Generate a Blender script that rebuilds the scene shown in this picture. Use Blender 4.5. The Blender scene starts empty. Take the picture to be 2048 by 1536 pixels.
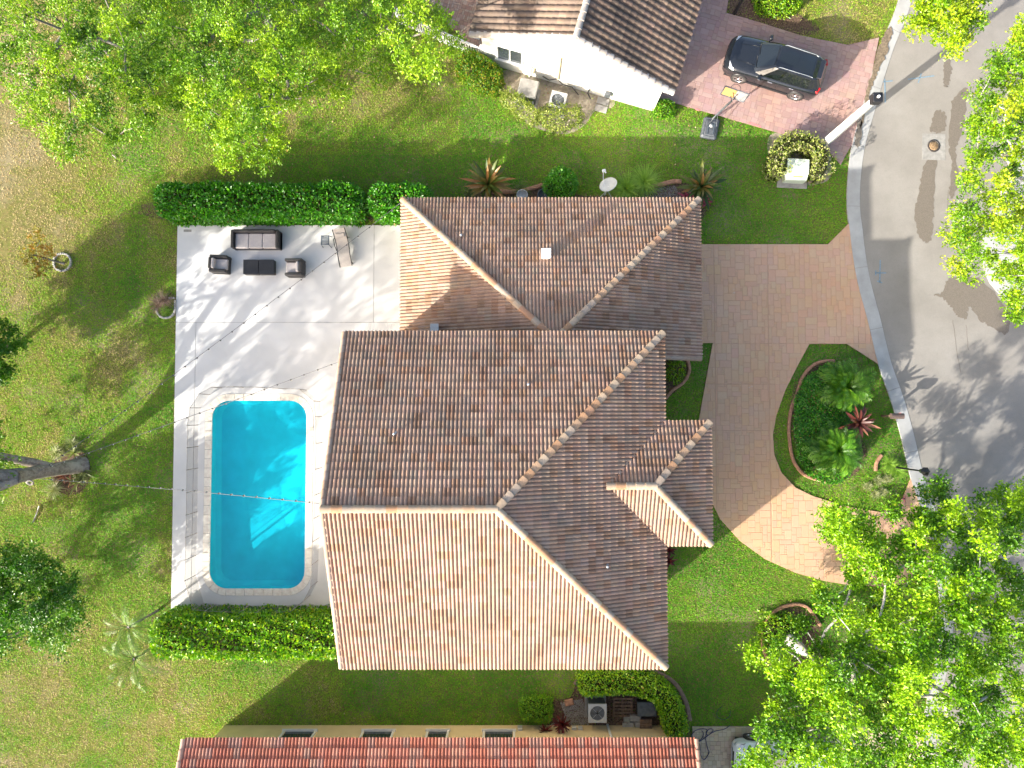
import bpy, bmesh, math, random
import numpy as np
from mathutils import Vector, Matrix, Euler

random.seed(7)
RNG = np.random.default_rng(11)
PI = math.pi
S = bpy.context.scene
COL = S.collection

# ------------------------------------------------------------------ camera
H = 34.0            # flying height of the camera, metres
F = 1422.0          # focal length in pixels of a 2048 px wide picture
TILT = math.atan((826 - 768) / F)
cam_d = bpy.data.cameras.new('camera')
cam_d.sensor_fit = 'HORIZONTAL'
cam_d.sensor_width = 36.0
cam_d.lens = F / 2048 * 36.0
cam_d.clip_end = 2000
cam = bpy.data.objects.new('camera', cam_d)
cam.location = (0, 0, H)
cam.rotation_euler = (TILT, 0, 0)
COL.objects.link(cam)
S.camera = cam

# ------------------------------------------------------------------ light
SUN_EL, SUN_AZ = math.radians(23.0), math.radians(37.4)   # shadows run towards +x +y at SUN_AZ
to_sun = Vector((-math.cos(SUN_EL) * math.cos(SUN_AZ), -math.cos(SUN_EL) * math.sin(SUN_AZ), math.sin(SUN_EL)))
world = bpy.data.worlds.new('World')
S.world = world
world.use_nodes = True
wn = world.node_tree.nodes
sky = wn.new('ShaderNodeTexSky')
sky.sky_type = 'NISHITA'
sky.sun_disc = False
sky.sun_elevation = SUN_EL
sky.sun_rotation = math.atan2(to_sun.x, to_sun.y)
sky.air_density = 0.85
sky.dust_density = 4.0
sky.ozone_density = 0.4
world.node_tree.links.new(sky.outputs[0], wn['Background'].inputs[0])
wn['Background'].inputs[1].default_value = 0.15
sun_d = bpy.data.lights.new('sun', 'SUN')
sun_d.energy = 3.9
sun_d.angle = math.radians(0.6)
sun_d.color = (1.0, 0.945, 0.85)
sun = bpy.data.objects.new('sun', sun_d)
sun.rotation_euler = to_sun.to_track_quat('Z', 'Y').to_euler()
sun.location = (-60, -45, 40)
COL.objects.link(sun)
S.view_settings.view_transform = 'Standard'
S.view_settings.look = 'None'
S.view_settings.gamma = 1.0
S.view_settings.exposure = 1.62
S.view_settings.use_curve_mapping = False
S.render.engine = 'CYCLES'
S.cycles.use_denoising = True
S.cycles.max_bounces = 7
S.cycles.diffuse_bounces = 3
S.cycles.glossy_bounces = 3
S.cycles.transmission_bounces = 4
S.cycles.transparent_max_bounces = 12
S.cycles.caustics_reflective = False
S.cycles.caustics_refractive = False
S.cycles.sample_clamp_indirect = 4.0

# ------------------------------------------------------------------ helpers
_c, _s = math.cos(TILT), math.sin(TILT)
def P(px, py, z=0.0):
    """world point at height z seen at pixel (px, py) of the 2048x1536 picture"""
    x = (px - 1024) / F; y = (768 - py) / F
    y2 = y * _c + _s; z2 = y * _s - _c
    t = (H - z) / (-z2)
    return Vector((x * t, y2 * t, z))
def P2(px, py, z=0.0):
    p = P(px, py, z); return (p.x, p.y)
def M(px, z=0.0):
    return px * (H - z) / F

def inpoly(x, y, poly):
    x = np.asarray(x); y = np.asarray(y)
    r = np.zeros(x.shape, bool); n = len(poly)
    for i in range(n):
        x1, y1 = poly[i]; x2, y2 = poly[(i + 1) % n]
        if y1 == y2: continue
        c = ((y1 > y) != (y2 > y)) & (x < (x2 - x1) * (y - y1) / (y2 - y1) + x1)
        r ^= c
    return r

def spline(pts, n=8, closed=False):
    out = []; N = len(pts)
    rng = range(N if closed else N - 1)
    for i in rng:
        if closed: p0, p1, p2, p3 = pts[(i-1) % N], pts[i], pts[(i+1) % N], pts[(i+2) % N]
        else: p0, p1, p2, p3 = pts[max(i-1, 0)], pts[i], pts[i+1], pts[min(i+2, N-1)]
        for k in range(n):
            t = k / n
            out.append(tuple(0.5*((2*b)+(-a+c)*t+(2*a-5*b+4*c-d)*t*t+(-a+3*b-3*c+d)*t**3) for a, b, c, d in zip(p0, p1, p2, p3)))
    if not closed: out.append(tuple(pts[-1]))
    return out

class MB:
    """collects shapes, builds ONE mesh object"""
    def __init__(s): s.v = []; s.f = []; s.c = []; s.cur = None; s.smooth = []
    def add(s, vs, fs, sm=False):
        o = len(s.v); s.v.extend([tuple(p) for p in vs])
        s.f.extend([tuple(i + o for i in f) for f in fs])
        s.smooth.extend([sm] * len(fs))
        s.c.extend([s.cur if s.cur else (1, 1, 1)] * len(vs))
        return s
    def box(s, c, d, rz=0.0, rx=0.0, ry=0.0, taper=1.0):
        m = Euler((rx, ry, rz)).to_matrix(); c = Vector(c); v = []
        for sz in (-1, 1):
            k = taper if sz > 0 else 1.0
            for sx, sy in ((-1, -1), (1, -1), (1, 1), (-1, 1)):
                v.append(c + m @ Vector((sx * d[0] / 2 * k, sy * d[1] / 2 * k, sz * d[2] / 2)))
        return s.add(v, [(3, 2, 1, 0), (4, 5, 6, 7), (0, 1, 5, 4), (1, 2, 6, 5), (2, 3, 7, 6), (3, 0, 4, 7)])
    def bbox(s, c, d, rz=0.0, b=0.02, rx=0.0, ry=0.0):
        """box with chamfered top and vertical edges"""
        m = Euler((rx, ry, rz)).to_matrix(); c = Vector(c)
        hx, hy, hz = d[0]/2, d[1]/2, d[2]/2
        def ring(x, y, k, z): return [(-x+k, -y, z), (x-k, -y, z), (x, -y+k, z), (x, y-k, z), (x-k, y, z), (-x+k, y, z), (-x, y-k, z), (-x, -y+k, z)]
        L = ring(hx, hy, b, -hz) + ring(hx, hy, b, hz-b) + ring(hx-b, hy-b, b*0.6, hz)
        v = [c + m @ Vector(p) for p in L]; f = [tuple(reversed(range(8))), tuple(range(16, 24))]
        for r in (0, 8):
            for i in range(8): f.append((r+i, r+(i+1) % 8, r+8+(i+1) % 8, r+8+i))
        return s.add(v, f)
    def tube(s, path, rad, n=6, cap=True, sm=True):
        path = [Vector(p) for p in path]
        if not hasattr(rad, '__len__'): rad = [rad] * len(path)
        v = []; f = []; up = Vector((0, 0, 1)); N = len(path)
        for i, p in enumerate(path):
            d = (path[min(i+1, N-1)] - path[max(i-1, 0)])
            if d.length < 1e-9: d = Vector((0, 0, 1))
            d.normalize()
            a = d.cross(up) if abs(d.z) < 0.95 else d.cross(Vector((1, 0, 0)))
            a.normalize(); b = d.cross(a)
            for k in range(n):
                t = 2 * PI * k / n
                v.append(p + (a * math.cos(t) + b * math.sin(t)) * rad[i])
        for i in range(N - 1):
            for k in range(n):
                f.append((i*n+k, i*n+(k+1) % n, (i+1)*n+(k+1) % n, (i+1)*n+k))
        if cap: f.append(tuple(range(n))); f.append(tuple(reversed(range((N-1)*n, N*n))))
        return s.add(v, f, sm)
    def cyl(s, c, r, h, n=16, r2=None, sm=True):
        c = Vector(c); r2 = r if r2 is None else r2
        return s.lathe(c, [(0, 0), (r, 0), (r2, h), (0, h)], n, sm)
    def lathe(s, c, prof, n=16, sm=True, axis=None):
        c = Vector(c); v = []; f = []
        q = Vector((0, 0, 1)).rotation_difference(Vector(axis)).to_matrix() if axis is not None else None
        for r, z in prof:
            for k in range(n):
                t = 2*PI*k/n; p = Vector((r*math.cos(t), r*math.sin(t), z))
                v.append(c + (q @ p if q else p))
        for i in range(len(prof)-1):
            for k in range(n): f.append((i*n+k, i*n+(k+1) % n, (i+1)*n+(k+1) % n, (i+1)*n+k))
        return s.add(v, f, sm)
    def prism(s, poly, z0, z1):
        n = len(poly)
        if sum(poly[i][0]*poly[(i+1) % n][1]-poly[(i+1) % n][0]*poly[i][1] for i in range(n)) < 0: poly = poly[::-1]
        v = [(x, y, z0) for x, y in poly] + [(x, y, z1) for x, y in poly]
        f = [tuple(range(n, 2*n)), tuple(reversed(range(n)))]
        for i in range(n): f.append((i, (i+1) % n, n+(i+1) % n, n+i))
        return s.add(v, f)
    def strip(s, left, right):
        """quad strip between two polylines of 3-D points"""
        n = len(left); v = list(left) + list(right)
        return s.add(v, [(i, i+1, n+i+1, n+i) for i in range(n-1)])
    def quad(s, a, b, c, d): return s.add([a, b, c, d], [(0, 1, 2, 3)])
    def mesh(s, name):
        me = bpy.data.meshes.new(name); me.from_pydata(s.v, [], s.f); me.update()
        if any(s.smooth): me.polygons.foreach_set('use_smooth', s.smooth)
        if any(c != (1, 1, 1) for c in s.c):
            at = me.attributes.new('col', 'FLOAT_COLOR', 'POINT')
            at.data.foreach_set('color', np.array([c + (1.0,) for c in s.c], np.float32).ravel())
        return me
    def build(s, name, mat, parent=None, **kw):
        return obj(name, s.mesh(name), mat, parent, **kw)

def tag(o, label=None, cat=None, group=None, kind=None):
    if label: o['label'] = label
    if cat: o['category'] = cat
    if group: o['group'] = group
    if kind: o['kind'] = kind
    return o
def obj(name, me, mat, parent=None, label=None, cat=None, group=None, kind=None, world_space=False):
    o = bpy.data.objects.new(name, me)
    if mat is not None and not me.materials: me.materials.append(mat)
    COL.objects.link(o)
    if parent is not None: setpar(o, parent, world_space)
    return tag(o, label, cat, group, kind)
def setpar(o, parent, world_space=False):
    o.parent = parent
    if world_space and parent.type == 'EMPTY':
        o.matrix_parent_inverse = (Matrix.Translation(parent.location) @ parent.rotation_euler.to_matrix().to_4x4()).inverted()
def empty(name, loc, label=None, cat=None, group=None, rz=0.0):
    o = bpy.data.objects.new(name, None); COL.objects.link(o)
    o.location = loc; o.rotation_euler = (0, 0, rz); o.empty_display_size = 0.2
    return tag(o, label, cat, group)
def copy_tree(o, parent=None):
    c = o.copy(); COL.objects.link(c); c.parent = parent
    for ch in list(o.children): copy_tree(ch, c)
    return c
def npmesh(name, v, f, attrs=None, smooth=False):
    """fast mesh from numpy arrays; f is (n,3) or (n,4)"""
    v = np.ascontiguousarray(v, np.float32); f = np.ascontiguousarray(f, np.int32)
    me = bpy.data.meshes.new(name); k = f.shape[1]
    me.vertices.add(len(v)); me.vertices.foreach_set('co', v.ravel())
    me.loops.add(f.size); me.loops.foreach_set('vertex_index', f.ravel())
    me.polygons.add(len(f)); me.polygons.foreach_set('loop_start', np.arange(0, f.size, k, dtype=np.int32))
    if attrs:
        for an, a in attrs.items():
            a = np.asarray(a, np.float32)
            if a.ndim == 1:
                at = me.attributes.new(an, 'FLOAT', 'POINT'); at.data.foreach_set('value', a)
            else:
                at = me.attributes.new(an, 'FLOAT_COLOR', 'POINT'); at.data.foreach_set('color', np.c_[a, np.ones(len(a))].astype(np.float32).ravel())
    me.update(calc_edges=True)
    return me
def vnoise(x, y, sc, seed=0):
    """smooth value noise 0..1 in numpy"""
    r = np.random.default_rng(seed).random((64, 64))
    x = np.asarray(x) * sc + 1000; y = np.asarray(y) * sc + 1000
    xi = np.floor(x).astype(int); yi = np.floor(y).astype(int); fx = x - xi; fy = y - yi
    fx = fx*fx*(3-2*fx); fy = fy*fy*(3-2*fy)
    g = lambda a, b: r[a % 64, b % 64]
    return (g(xi, yi)*(1-fx)+g(xi+1, yi)*fx)*(1-fy)+(g(xi, yi+1)*(1-fx)+g(xi+1, yi+1)*fx)*fy

# ------------------------------------------------------------------ materials
class NT:
    def __init__(s, name):
        s.m = bpy.data.materials.new(name); s.m.use_nodes = True
        s.t = s.m.node_tree; s.b = s.t.nodes['Principled BSDF']; s.out = s.t.nodes['Material Output']
    def n(s, ty, **kw):
        nd = s.t.nodes.new(ty)
        for k, v in kw.items(): setattr(nd, k, v)
        return nd
    def l(s, a, b): s.t.links.new(a, b)
    def pos(s): return s.n('ShaderNodeNewGeometry').outputs['Position']
    def noise(s, scale, vec=None, detail=3.0, rough=0.55, dist=0.0):
        nd = s.n('ShaderNodeTexNoise'); nd.inputs['Scale'].default_value = scale
        nd.inputs['Detail'].default_value = detail; nd.inputs['Roughness'].default_value = rough
        nd.inputs['Distortion'].default_value = dist
        s.l(vec if vec is not None else s.pos(), nd.inputs['Vector']); return nd.outputs['Fac']
    def ramp(s, fac, stops):
        nd = s.n('ShaderNodeValToRGB'); e = nd.color_ramp.elements
        while len(e) < len(stops): e.new(0.5)
        for i, (p, c) in enumerate(stops):
            e[i].position = p; e[i].color = tuple(c) + (1,) if hasattr(c, '__len__') else (c, c, c, 1)
        s.l(fac, nd.inputs['Fac']); return nd.outputs['Color']
    def mix(s, fac, a, b, mode='MIX'):
        nd = s.n('ShaderNodeMix'); nd.data_type = 'RGBA'; nd.blend_type = mode
        for sock, v in ((nd.inputs[0], fac), (nd.inputs[6], a), (nd.inputs[7], b)):
            if isinstance(v, bpy.types.NodeSocket): s.l(v, sock)
            elif hasattr(v, '__len__'): sock.default_value = tuple(v) + (1,)
            else: sock.default_value = v
        return nd.outputs[2]
    def math(s, op, a, b=0.0):
        nd = s.n('ShaderNodeMath', operation=op)
        for sock, v in ((nd.inputs[0], a), (nd.inputs[1], b)):
            if isinstance(v, bpy.types.NodeSocket): s.l(v, sock)
            else: sock.default_value = v
        return nd.outputs[0]
    def attr(s, name, ty='GEOMETRY'):
        nd = s.n('ShaderNodeAttribute'); nd.attribute_name = name; nd.attribute_type = ty; return nd
    def col(s, c):
        if isinstance(c, bpy.types.NodeSocket): s.l(c, s.b.inputs['Base Color'])
        else: s.b.inputs['Base Color'].default_value = tuple(c) + (1,)
    def set(s, rough=None, metal=None, spec=None):
        if rough is not None:
            if isinstance(rough, bpy.types.NodeSocket): s.l(rough, s.b.inputs['Roughness'])
            else: s.b.inputs['Roughness'].default_value = rough
        if metal is not None: s.b.inputs['Metallic'].default_value = metal
        if spec is not None: s.b.inputs['Specular IOR Level'].default_value = spec
        return s
    def bump(s, h, strength=0.3, dist=0.02):
        nd = s.n('ShaderNodeBump'); nd.inputs['Strength'].default_value = strength; nd.inputs['Distance'].default_value = dist
        s.l(h, nd.inputs['Height']); s.l(nd.outputs[0], s.b.inputs['Normal'])

def simple(name, c, rough=0.6, metal=0.0, var=0.12, scale=6.0, spec=0.5, bump=0.0):
    t = NT(name); d = tuple(max(0, q * (1 - var * 1.6)) for q in c); e = tuple(min(1, q * (1 + var)) for q in c)
    f = t.noise(scale, detail=4)
    t.col(t.ramp(f, [(0.28, d), (0.72, e)])); t.set(rough, metal, spec)
    if bump: t.bump(t.noise(scale * 8, detail=2), bump, 0.01)
    return t.m

def tile_mat(name, per_object, grime=0.5, dark=(0.05, 0.034, 0.026)):
    t = NT(name)
    if per_object: base = t.n('ShaderNodeObjectInfo').outputs['Color']
    else: base = t.attr('col').outputs['Color']
    g = t.noise(0.55, detail=5, rough=0.65); g2 = t.noise(9, detail=4)
    f = t.math('MULTIPLY', t.ramp(g, [(0.42, 0.0), (0.74, 1.0)]), grime)
    c = t.mix(f, base, dark)
    c = t.mix(t.ramp(g2, [(0.3, 0.0), (0.75, 0.55)]), c, t.mix(0.55, c, (0.085, 0.06, 0.045)))
    t.col(c); t.set(0.7, 0, 0.35); t.bump(t.noise(40, detail=2), 0.25, 0.006)
    return t.m

def leaf_mat(name, stops, trans=0.4, rough=0.42, spec=0.45, tcol=1.5):
    t = NT(name)
    c = t.ramp(t.attr('tint').outputs['Fac'], stops)
    t.col(c); t.set(rough, 0, spec)
    tr = t.n('ShaderNodeBsdfTranslucent')
    c2 = t.mix(1.0, c, (tcol, tcol * 1.05, tcol * 0.5), 'MULTIPLY'); t.l(c2, tr.inputs['Color'])
    mx = t.n('ShaderNodeMixShader'); mx.inputs[0].default_value = trans
    t.l(t.b.outputs[0], mx.inputs[1]); t.l(tr.outputs[0], mx.inputs[2]); t.l(mx.outputs[0], t.out.inputs['Surface'])
    return t.m

MT = {}
def setup_materials():
    # ground below the grass blades: thatch and sand
    t = NT('soil_thatch')
    a = t.noise(0.35, detail=5); b = t.noise(3.0, detail=6, rough=0.7); d = t.noise(26, detail=2)
    c = t.mix(t.ramp(b, [(0.35, 0.0), (0.65, 1.0)]), (0.13, 0.155, 0.03), (0.22, 0.19, 0.07))
    c = t.mix(t.ramp(a, [(0.50, 0.0), (0.66, 0.75)]), c, (0.30, 0.25, 0.16))
    c = t.mix(t.ramp(d, [(0.35, 0.0), (0.7, 0.6)]), c, (0.09, 0.075, 0.035))
    t.col(c); t.set(0.95, 0, 0.1); t.bump(b, 0.6, 0.05); MT['soil'] = t.m
    t = NT('bare_sand')
    b = t.noise(5.0, detail=6, rough=0.7)
    t.col(t.ramp(b, [(0.3, (0.17, 0.135, 0.10)), (0.55, (0.30, 0.26, 0.20)), (0.75, (0.38, 0.34, 0.27))])); t.set(0.95, 0, 0.1); t.bump(b, 0.5, 0.03); MT['sand'] = t.m
    MT['mulch'] = simple('mulch', (0.13, 0.085, 0.06), 0.95, var=0.5, scale=14, spec=0.1, bump=0.5)
    # grass blades
    t = NT('grass_blades')
    c = t.ramp(t.attr('tint').outputs['Fac'], [(0.0, (0.065, 0.25, 0.010)), (0.35, (0.16, 0.38, 0.012)), (0.62, (0.27, 0.41, 0.022)), (0.8, (0.38, 0.35, 0.08)), (1.0, (0.48, 0.38, 0.19))])
    t.col(c); t.set(0.6, 0, 0.25)
    tr = t.n('ShaderNodeBsdfTranslucent'); t.l(c, tr.inputs['Color'])
    mx = t.n('ShaderNodeMixShader'); mx.inputs[0].default_value = 0.3
    t.l(t.b.outputs[0], mx.inputs[1]); t.l(tr.outputs[0], mx.inputs[2]); t.l(mx.outputs[0], t.out.inputs['Surface'])
    MT['grass'] = t.m
    # pool deck
    t = NT('deck_concrete')
    a = t.noise(0.6, detail=6, rough=0.6); b = t.noise(30, detail=3)
    c = t.mix(t.ramp(a, [(0.35, 0.0), (0.7, 1.0)]), (0.575, 0.57, 0.555), (0.50, 0.495, 0.48))
    c = t.mix(t.ramp(b, [(0.3, 0.0), (0.8, 0.12)]), c, (0.5, 0.49, 0.47))
    t.col(c); t.set(0.75, 0, 0.25); t.bump(b, 0.15, 0.005); MT['deck'] = t.m
    t = NT('coping_stone'); t.col(t.mix(t.ramp(t.noise(7, detail=5), [(0.35, 0.0), (0.7, 1.0)]), (0.72, 0.68, 0.58), (0.60, 0.53, 0.44))); t.set(0.8, 0, 0.3); MT['coping'] = t.m
    MT['plaster'] = simple('pool_plaster', (0.55, 0.84, 0.86), 0.8, var=0.06, scale=1.2)
    # water: clear tinted layer with a mirror of the sky
    t = NT('pool_water')
    lw = t.n('ShaderNodeLayerWeight'); lw.inputs['Blend'].default_value = 0.5
    fr = t.n('ShaderNodeMath', operation='MULTIPLY_ADD'); fr.inputs[1].default_value = 0.98; fr.inputs[2].default_value = 0.02
    t.l(t.math('POWER', lw.outputs['Facing'], 5.0), fr.inputs[0])
    tr = t.n('ShaderNodeBsdfTransparent'); tr.inputs['Color'].default_value = (0.095, 0.69, 0.79, 1)
    gl = t.n('ShaderNodeBsdfGlossy'); gl.inputs['Roughness'].default_value = 0.03
    bp = t.n('ShaderNodeBump'); bp.inputs['Strength'].default_value = 0.25; bp.inputs['Distance'].default_value = 0.05
    t.l(t.noise(2.2, detail=3, dist=0.6), bp.inputs['Height'])
    t.l(bp.outputs[0], gl.inputs['Normal']); t.l(bp.outputs[0], lw.inputs['Normal'])
    mx = t.n('ShaderNodeMixShader'); t.l(fr.outputs[0], mx.inputs[0]); t.l(tr.outputs[0], mx.inputs[1]); t.l(gl.outputs[0], mx.inputs[2])
    t.l(mx.outputs[0], t.out.inputs['Surface']); MT['water'] = t.m
    # stamped driveways: colour per block from attribute / object colour
    for nm, po in (('stamped', False), ('stamped_piece', True)):
        t = NT(nm)
        base = t.n('ShaderNodeObjectInfo').outputs['Color'] if po else t.attr('col').outputs['Color']
        a = t.noise(0.45, detail=5, rough=0.6); b = t.noise(11, detail=4); w = t.noise(1.1, detail=7, rough=0.75)
        c = t.mix(t.ramp(a, [(0.35, 0.0), (0.65, 0.5)]), base, t.mix(1.0, base, (1.04, 0.93, 0.74), 'MULTIPLY'))
        c = t.mix(t.ramp(b, [(0.3, 0.0), (0.8, 0.22)]), c, t.mix(1.0, c, (0.75, 0.72, 0.7), 'MULTIPLY'))
        c = t.mix(t.ramp(w, [(0.66, 0.0), (0.72, 0.6)]), c, (0.50, 0.44, 0.40))
        t.col(c); t.set(0.72, 0, 0.3); t.bump(b, 0.2, 0.006); MT[nm] = t.m
    # road
    t = NT('road_surface')
    a = t.noise(0.5, detail=6, rough=0.6); b = t.noise(45, detail=3, rough=0.7); w = t.noise(6, detail=4)
    c = t.ramp(a, [(0.3, (0.225, 0.207, 0.182)), (0.7, (0.30, 0.279, 0.25))])
    c = t.mix(t.ramp(b, [(0.35, 0.0), (0.7, 0.35)]), c, (0.14, 0.135, 0.125))
    c = t.mix(t.ramp(w, [(0.55, 0.0), (0.8, 0.25)]), c, (0.17, 0.16, 0.145))
    t.col(c); t.set(0.85, 0, 0.2); t.bump(b, 0.3, 0.006); MT['road'] = t.m
    t = NT('damp_asphalt_stain'); b = t.noise(30, detail=3)
    t.col(t.ramp(b, [(0.3, (0.125, 0.105, 0.083)), (0.7, (0.18, 0.155, 0.125))])); t.set(0.6, 0, 0.4); MT['stain'] = t.m
    t = NT('kerb_concrete'); a = t.noise(1.2, detail=6); b = t.noise(20, detail=3)
    c = t.ramp(a, [(0.35, (0.33, 0.325, 0.31)), (0.7, (0.45, 0.445, 0.43))])
    t.col(t.mix(t.ramp(b, [(0.4, 0.0), (0.75, 0.3)]), c, (0.33, 0.32, 0.30))); t.set(0.85, 0, 0.25); MT['kerb'] = t.m
    MT['dirt'] = simple('gutter_dirt', (0.19, 0.145, 0.095), 0.9, var=0.4, scale=9)
    MT['mark_blue'] = simple('survey_paint_blue', (0.17, 0.27, 0.35), 0.8, var=0.2, scale=20)
    MT['mark_red'] = simple('survey_paint_red', (0.65, 0.22, 0.20), 0.8, var=0.2, scale=20)
    MT['iron'] = simple('cast_iron', (0.10, 0.085, 0.075), 0.6, 0.6, var=0.3, scale=14)
    MT['rust'] = simple('rusty_lid', (0.30, 0.20, 0.11), 0.8, 0.2, var=0.4, scale=18)
    MT['conc'] = simple('plain_concrete', (0.27, 0.26, 0.24), 0.85, var=0.18, scale=4)
    MT['conc_dark'] = simple('grey_concrete', (0.22, 0.215, 0.205), 0.85, var=0.2, scale=4)
    MT['edging'] = simple('terracotta_edging', (0.36, 0.19, 0.115), 0.85, var=0.25, scale=7, bump=0.2)
    MT['edging_dark'] = simple('brown_edging', (0.22, 0.14, 0.11), 0.85, var=0.25, scale=7, bump=0.2)
    MT['white_brick'] = simple('white_painted_brick', (0.36, 0.35, 0.32), 0.8, var=0.2, scale=12)
    # houses
    MT['tile'] = tile_mat('roof_tile_field', False, 0.42)
    MT['tile_piece'] = tile_mat('roof_tile_single', True, 0.42)
    MT['cap'] = tile_mat('ridge_tile_single', True, 0.2)
    MT['tile_n'] = tile_mat('weathered_tile_field', False, 0.95, (0.03, 0.027, 0.024))
    MT['tile_n_piece'] = tile_mat('weathered_tile_single', True, 0.95, (0.03, 0.027, 0.024))
    MT['tile_s'] = tile_mat('red_tile_field', False, 0.15)
    MT['tile_s_piece'] = tile_mat('red_tile_single', True, 0.15)
    MT['underlay'] = simple('roof_underlay', (0.12, 0.08, 0.06), 0.9, var=0.2)
    MT['stucco'] = simple('cream_stucco', (0.66, 0.58, 0.45), 0.9, var=0.06, scale=2, bump=0.25)
    MT['stucco_white'] = simple('white_stucco', (0.78, 0.755, 0.69), 0.9, var=0.05, scale=2, bump=0.25)
    MT['stucco_tan'] = simple('tan_stucco', (0.60, 0.47, 0.26), 0.9, var=0.06, scale=1.5, bump=0.25)
    MT['fascia'] = simple('fascia_paint', (0.62, 0.58, 0.50), 0.7, var=0.08)
    MT['white'] = simple('white_paint', (0.78, 0.78, 0.76), 0.5, var=0.04)
    MT['offwhite'] = simple('off_white_trim', (0.62, 0.61, 0.56), 0.6, var=0.06)
    t = NT('window_glass'); t.col((0.035, 0.045, 0.05)); t.set(0.05, 0, 0.9); MT['glass'] = t.m
    MT['galv'] = simple('galvanised_metal', (0.50, 0.52, 0.53), 0.4, 0.7, var=0.12)
    MT['grey_metal'] = simple('painted_grey_metal', (0.42, 0.43, 0.42), 0.5, 0.2, var=0.1)
    MT['black'] = simple('black_plastic', (0.02, 0.02, 0.022), 0.45, var=0.2)
    MT['black_metal'] = simple('black_metal', (0.022, 0.022, 0.025), 0.4, 0.3, var=0.2)
    MT['dark_grey'] = simple('dark_grey_plastic', (0.085, 0.095, 0.105), 0.55, var=0.25)
    MT['wood'] = simple('brown_wood', (0.16, 0.10, 0.065), 0.8, var=0.3, scale=9)
    MT['box_green'] = simple('pale_green_enamel', (0.52, 0.58, 0.47), 0.5, var=0.06)
    # furniture
    t = NT('wicker_weave')
    w1 = t.n('ShaderNodeTexWave'); w1.inputs['Scale'].default_value = 28; w1.bands_direction = 'Y'
    t.l(t.n('ShaderNodeTexCoord').outputs['Object'], w1.inputs['Vector'])
    t.col(t.ramp(w1.outputs['Fac'], [(0.2, (0.012, 0.012, 0.014)), (0.8, (0.045, 0.042, 0.042))])); t.set(0.55, 0, 0.5); t.bump(w1.outputs['Fac'], 0.5, 0.008); MT['wicker'] = t.m
    MT['cushion'] = simple('grey_cushion_fabric', (0.40, 0.37, 0.36), 0.95, var=0.06, scale=12, spec=0.1)
    MT['sling'] = simple('taupe_sling_fabric', (0.42, 0.38, 0.34), 0.85, var=0.06, scale=12, spec=0.2)
    MT['slate_plastic'] = simple('slate_blue_plastic', (0.07, 0.09, 0.11), 0.5, var=0.2)
    # mesh fence: fine net that lets most light through
    t = NT('pool_fence_net')
    tr = t.n('ShaderNodeBsdfTransparent'); mx = t.n('ShaderNodeMixShader'); mx.inputs[0].default_value = 0.30
    t.col((0.10, 0.095, 0.09)); t.set(0.9, 0, 0.1)
    t.l(tr.outputs[0], mx.inputs[1]); t.l(t.b.outputs[0], mx.inputs[2]); t.l(mx.outputs[0], t.out.inputs['Surface']); MT['net'] = t.m
    MT['pole'] = simple('tan_fence_pole', (0.30, 0.27, 0.24), 0.5, 0.2, var=0.1)
    MT['wire'] = simple('dark_cable', (0.10, 0.10, 0.105), 0.6, var=0.1)
    MT['bulb'] = simple('clear_bulb', (0.72, 0.72, 0.70), 0.2, var=0.03)
    # bark
    t = NT('grey_bark'); b = t.noise(7, detail=6, rough=0.7); a = t.noise(1.8, detail=4)
    c = t.ramp(b, [(0.3, (0.10, 0.085, 0.07)), (0.7, (0.30, 0.27, 0.235))])
    t.col(t.mix(t.ramp(a, [(0.5, 0.0), (0.7, 0.7)]), c, (0.36, 0.345, 0.31))); t.set(0.9, 0, 0.2); t.bump(b, 0.7, 0.03); MT['bark'] = t.m
    t = NT('pale_bark'); b = t.noise(6, detail=6, rough=0.7)
    t.col(t.ramp(b, [(0.3, (0.22, 0.20, 0.175)), (0.65, (0.50, 0.48, 0.44))])); t.set(0.85, 0, 0.2); t.bump(b, 0.4, 0.02); MT['pale_bark'] = t.m
    MT['core'] = simple('light_blocker_dark', (0.035, 0.038, 0.014), 0.95, var=0.3, spec=0.05)  # dark filler for solid cores added inside hedges and bushes to block light
    # leaves
    MT['leaf_lime'] = leaf_mat('lime_leaves', [(0.0, (0.03, 0.10, 0.005)), (0.4, (0.12, 0.27, 0.005)), (0.85, (0.33, 0.46, 0.010)), (1.0, (0.38, 0.31, 0.03))], 0.28, 0.36, 0.45)
    MT['leaf_se'] = leaf_mat('fresh_leaves', [(0.0, (0.02, 0.075, 0.004)), (0.45, (0.105, 0.27, 0.003)), (0.95, (0.31, 0.50, 0.008)), (1.0, (0.34, 0.36, 0.03))], 0.24, 0.38, 0.4)
    MT['leaf_olive'] = leaf_mat('light_leaves', [(0.0, (0.035, 0.10, 0.006)), (0.45, (0.14, 0.29, 0.008)), (0.9, (0.32, 0.47, 0.014)), (1.0, (0.42, 0.30, 0.05))], 0.28, 0.36, 0.45)
    MT['leaf_dark'] = leaf_mat('dark_leaves', [(0.0, (0.015, 0.06, 0.004)), (0.6, (0.05, 0.17, 0.008)), (1.0, (0.13, 0.27, 0.016))], 0.33, 0.36)
    MT['leaf_hedge'] = leaf_mat('glossy_hedge_leaves', [(0.0, (0.015, 0.09, 0.004)), (0.55, (0.055, 0.25, 0.008)), (0.92, (0.14, 0.40, 0.014)), (1.0, (0.26, 0.17, 0.05))], 0.28, 0.32, 0.55)
    MT['leaf_hedge_y'] = leaf_mat('yellowgreen_hedge_leaves', [(0.0, (0.03, 0.13, 0.003)), (0.5, (0.13, 0.33, 0.006)), (0.92, (0.36, 0.50, 0.014)), (1.0, (0.38, 0.24, 0.05))], 0.32, 0.34, 0.55)
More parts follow.
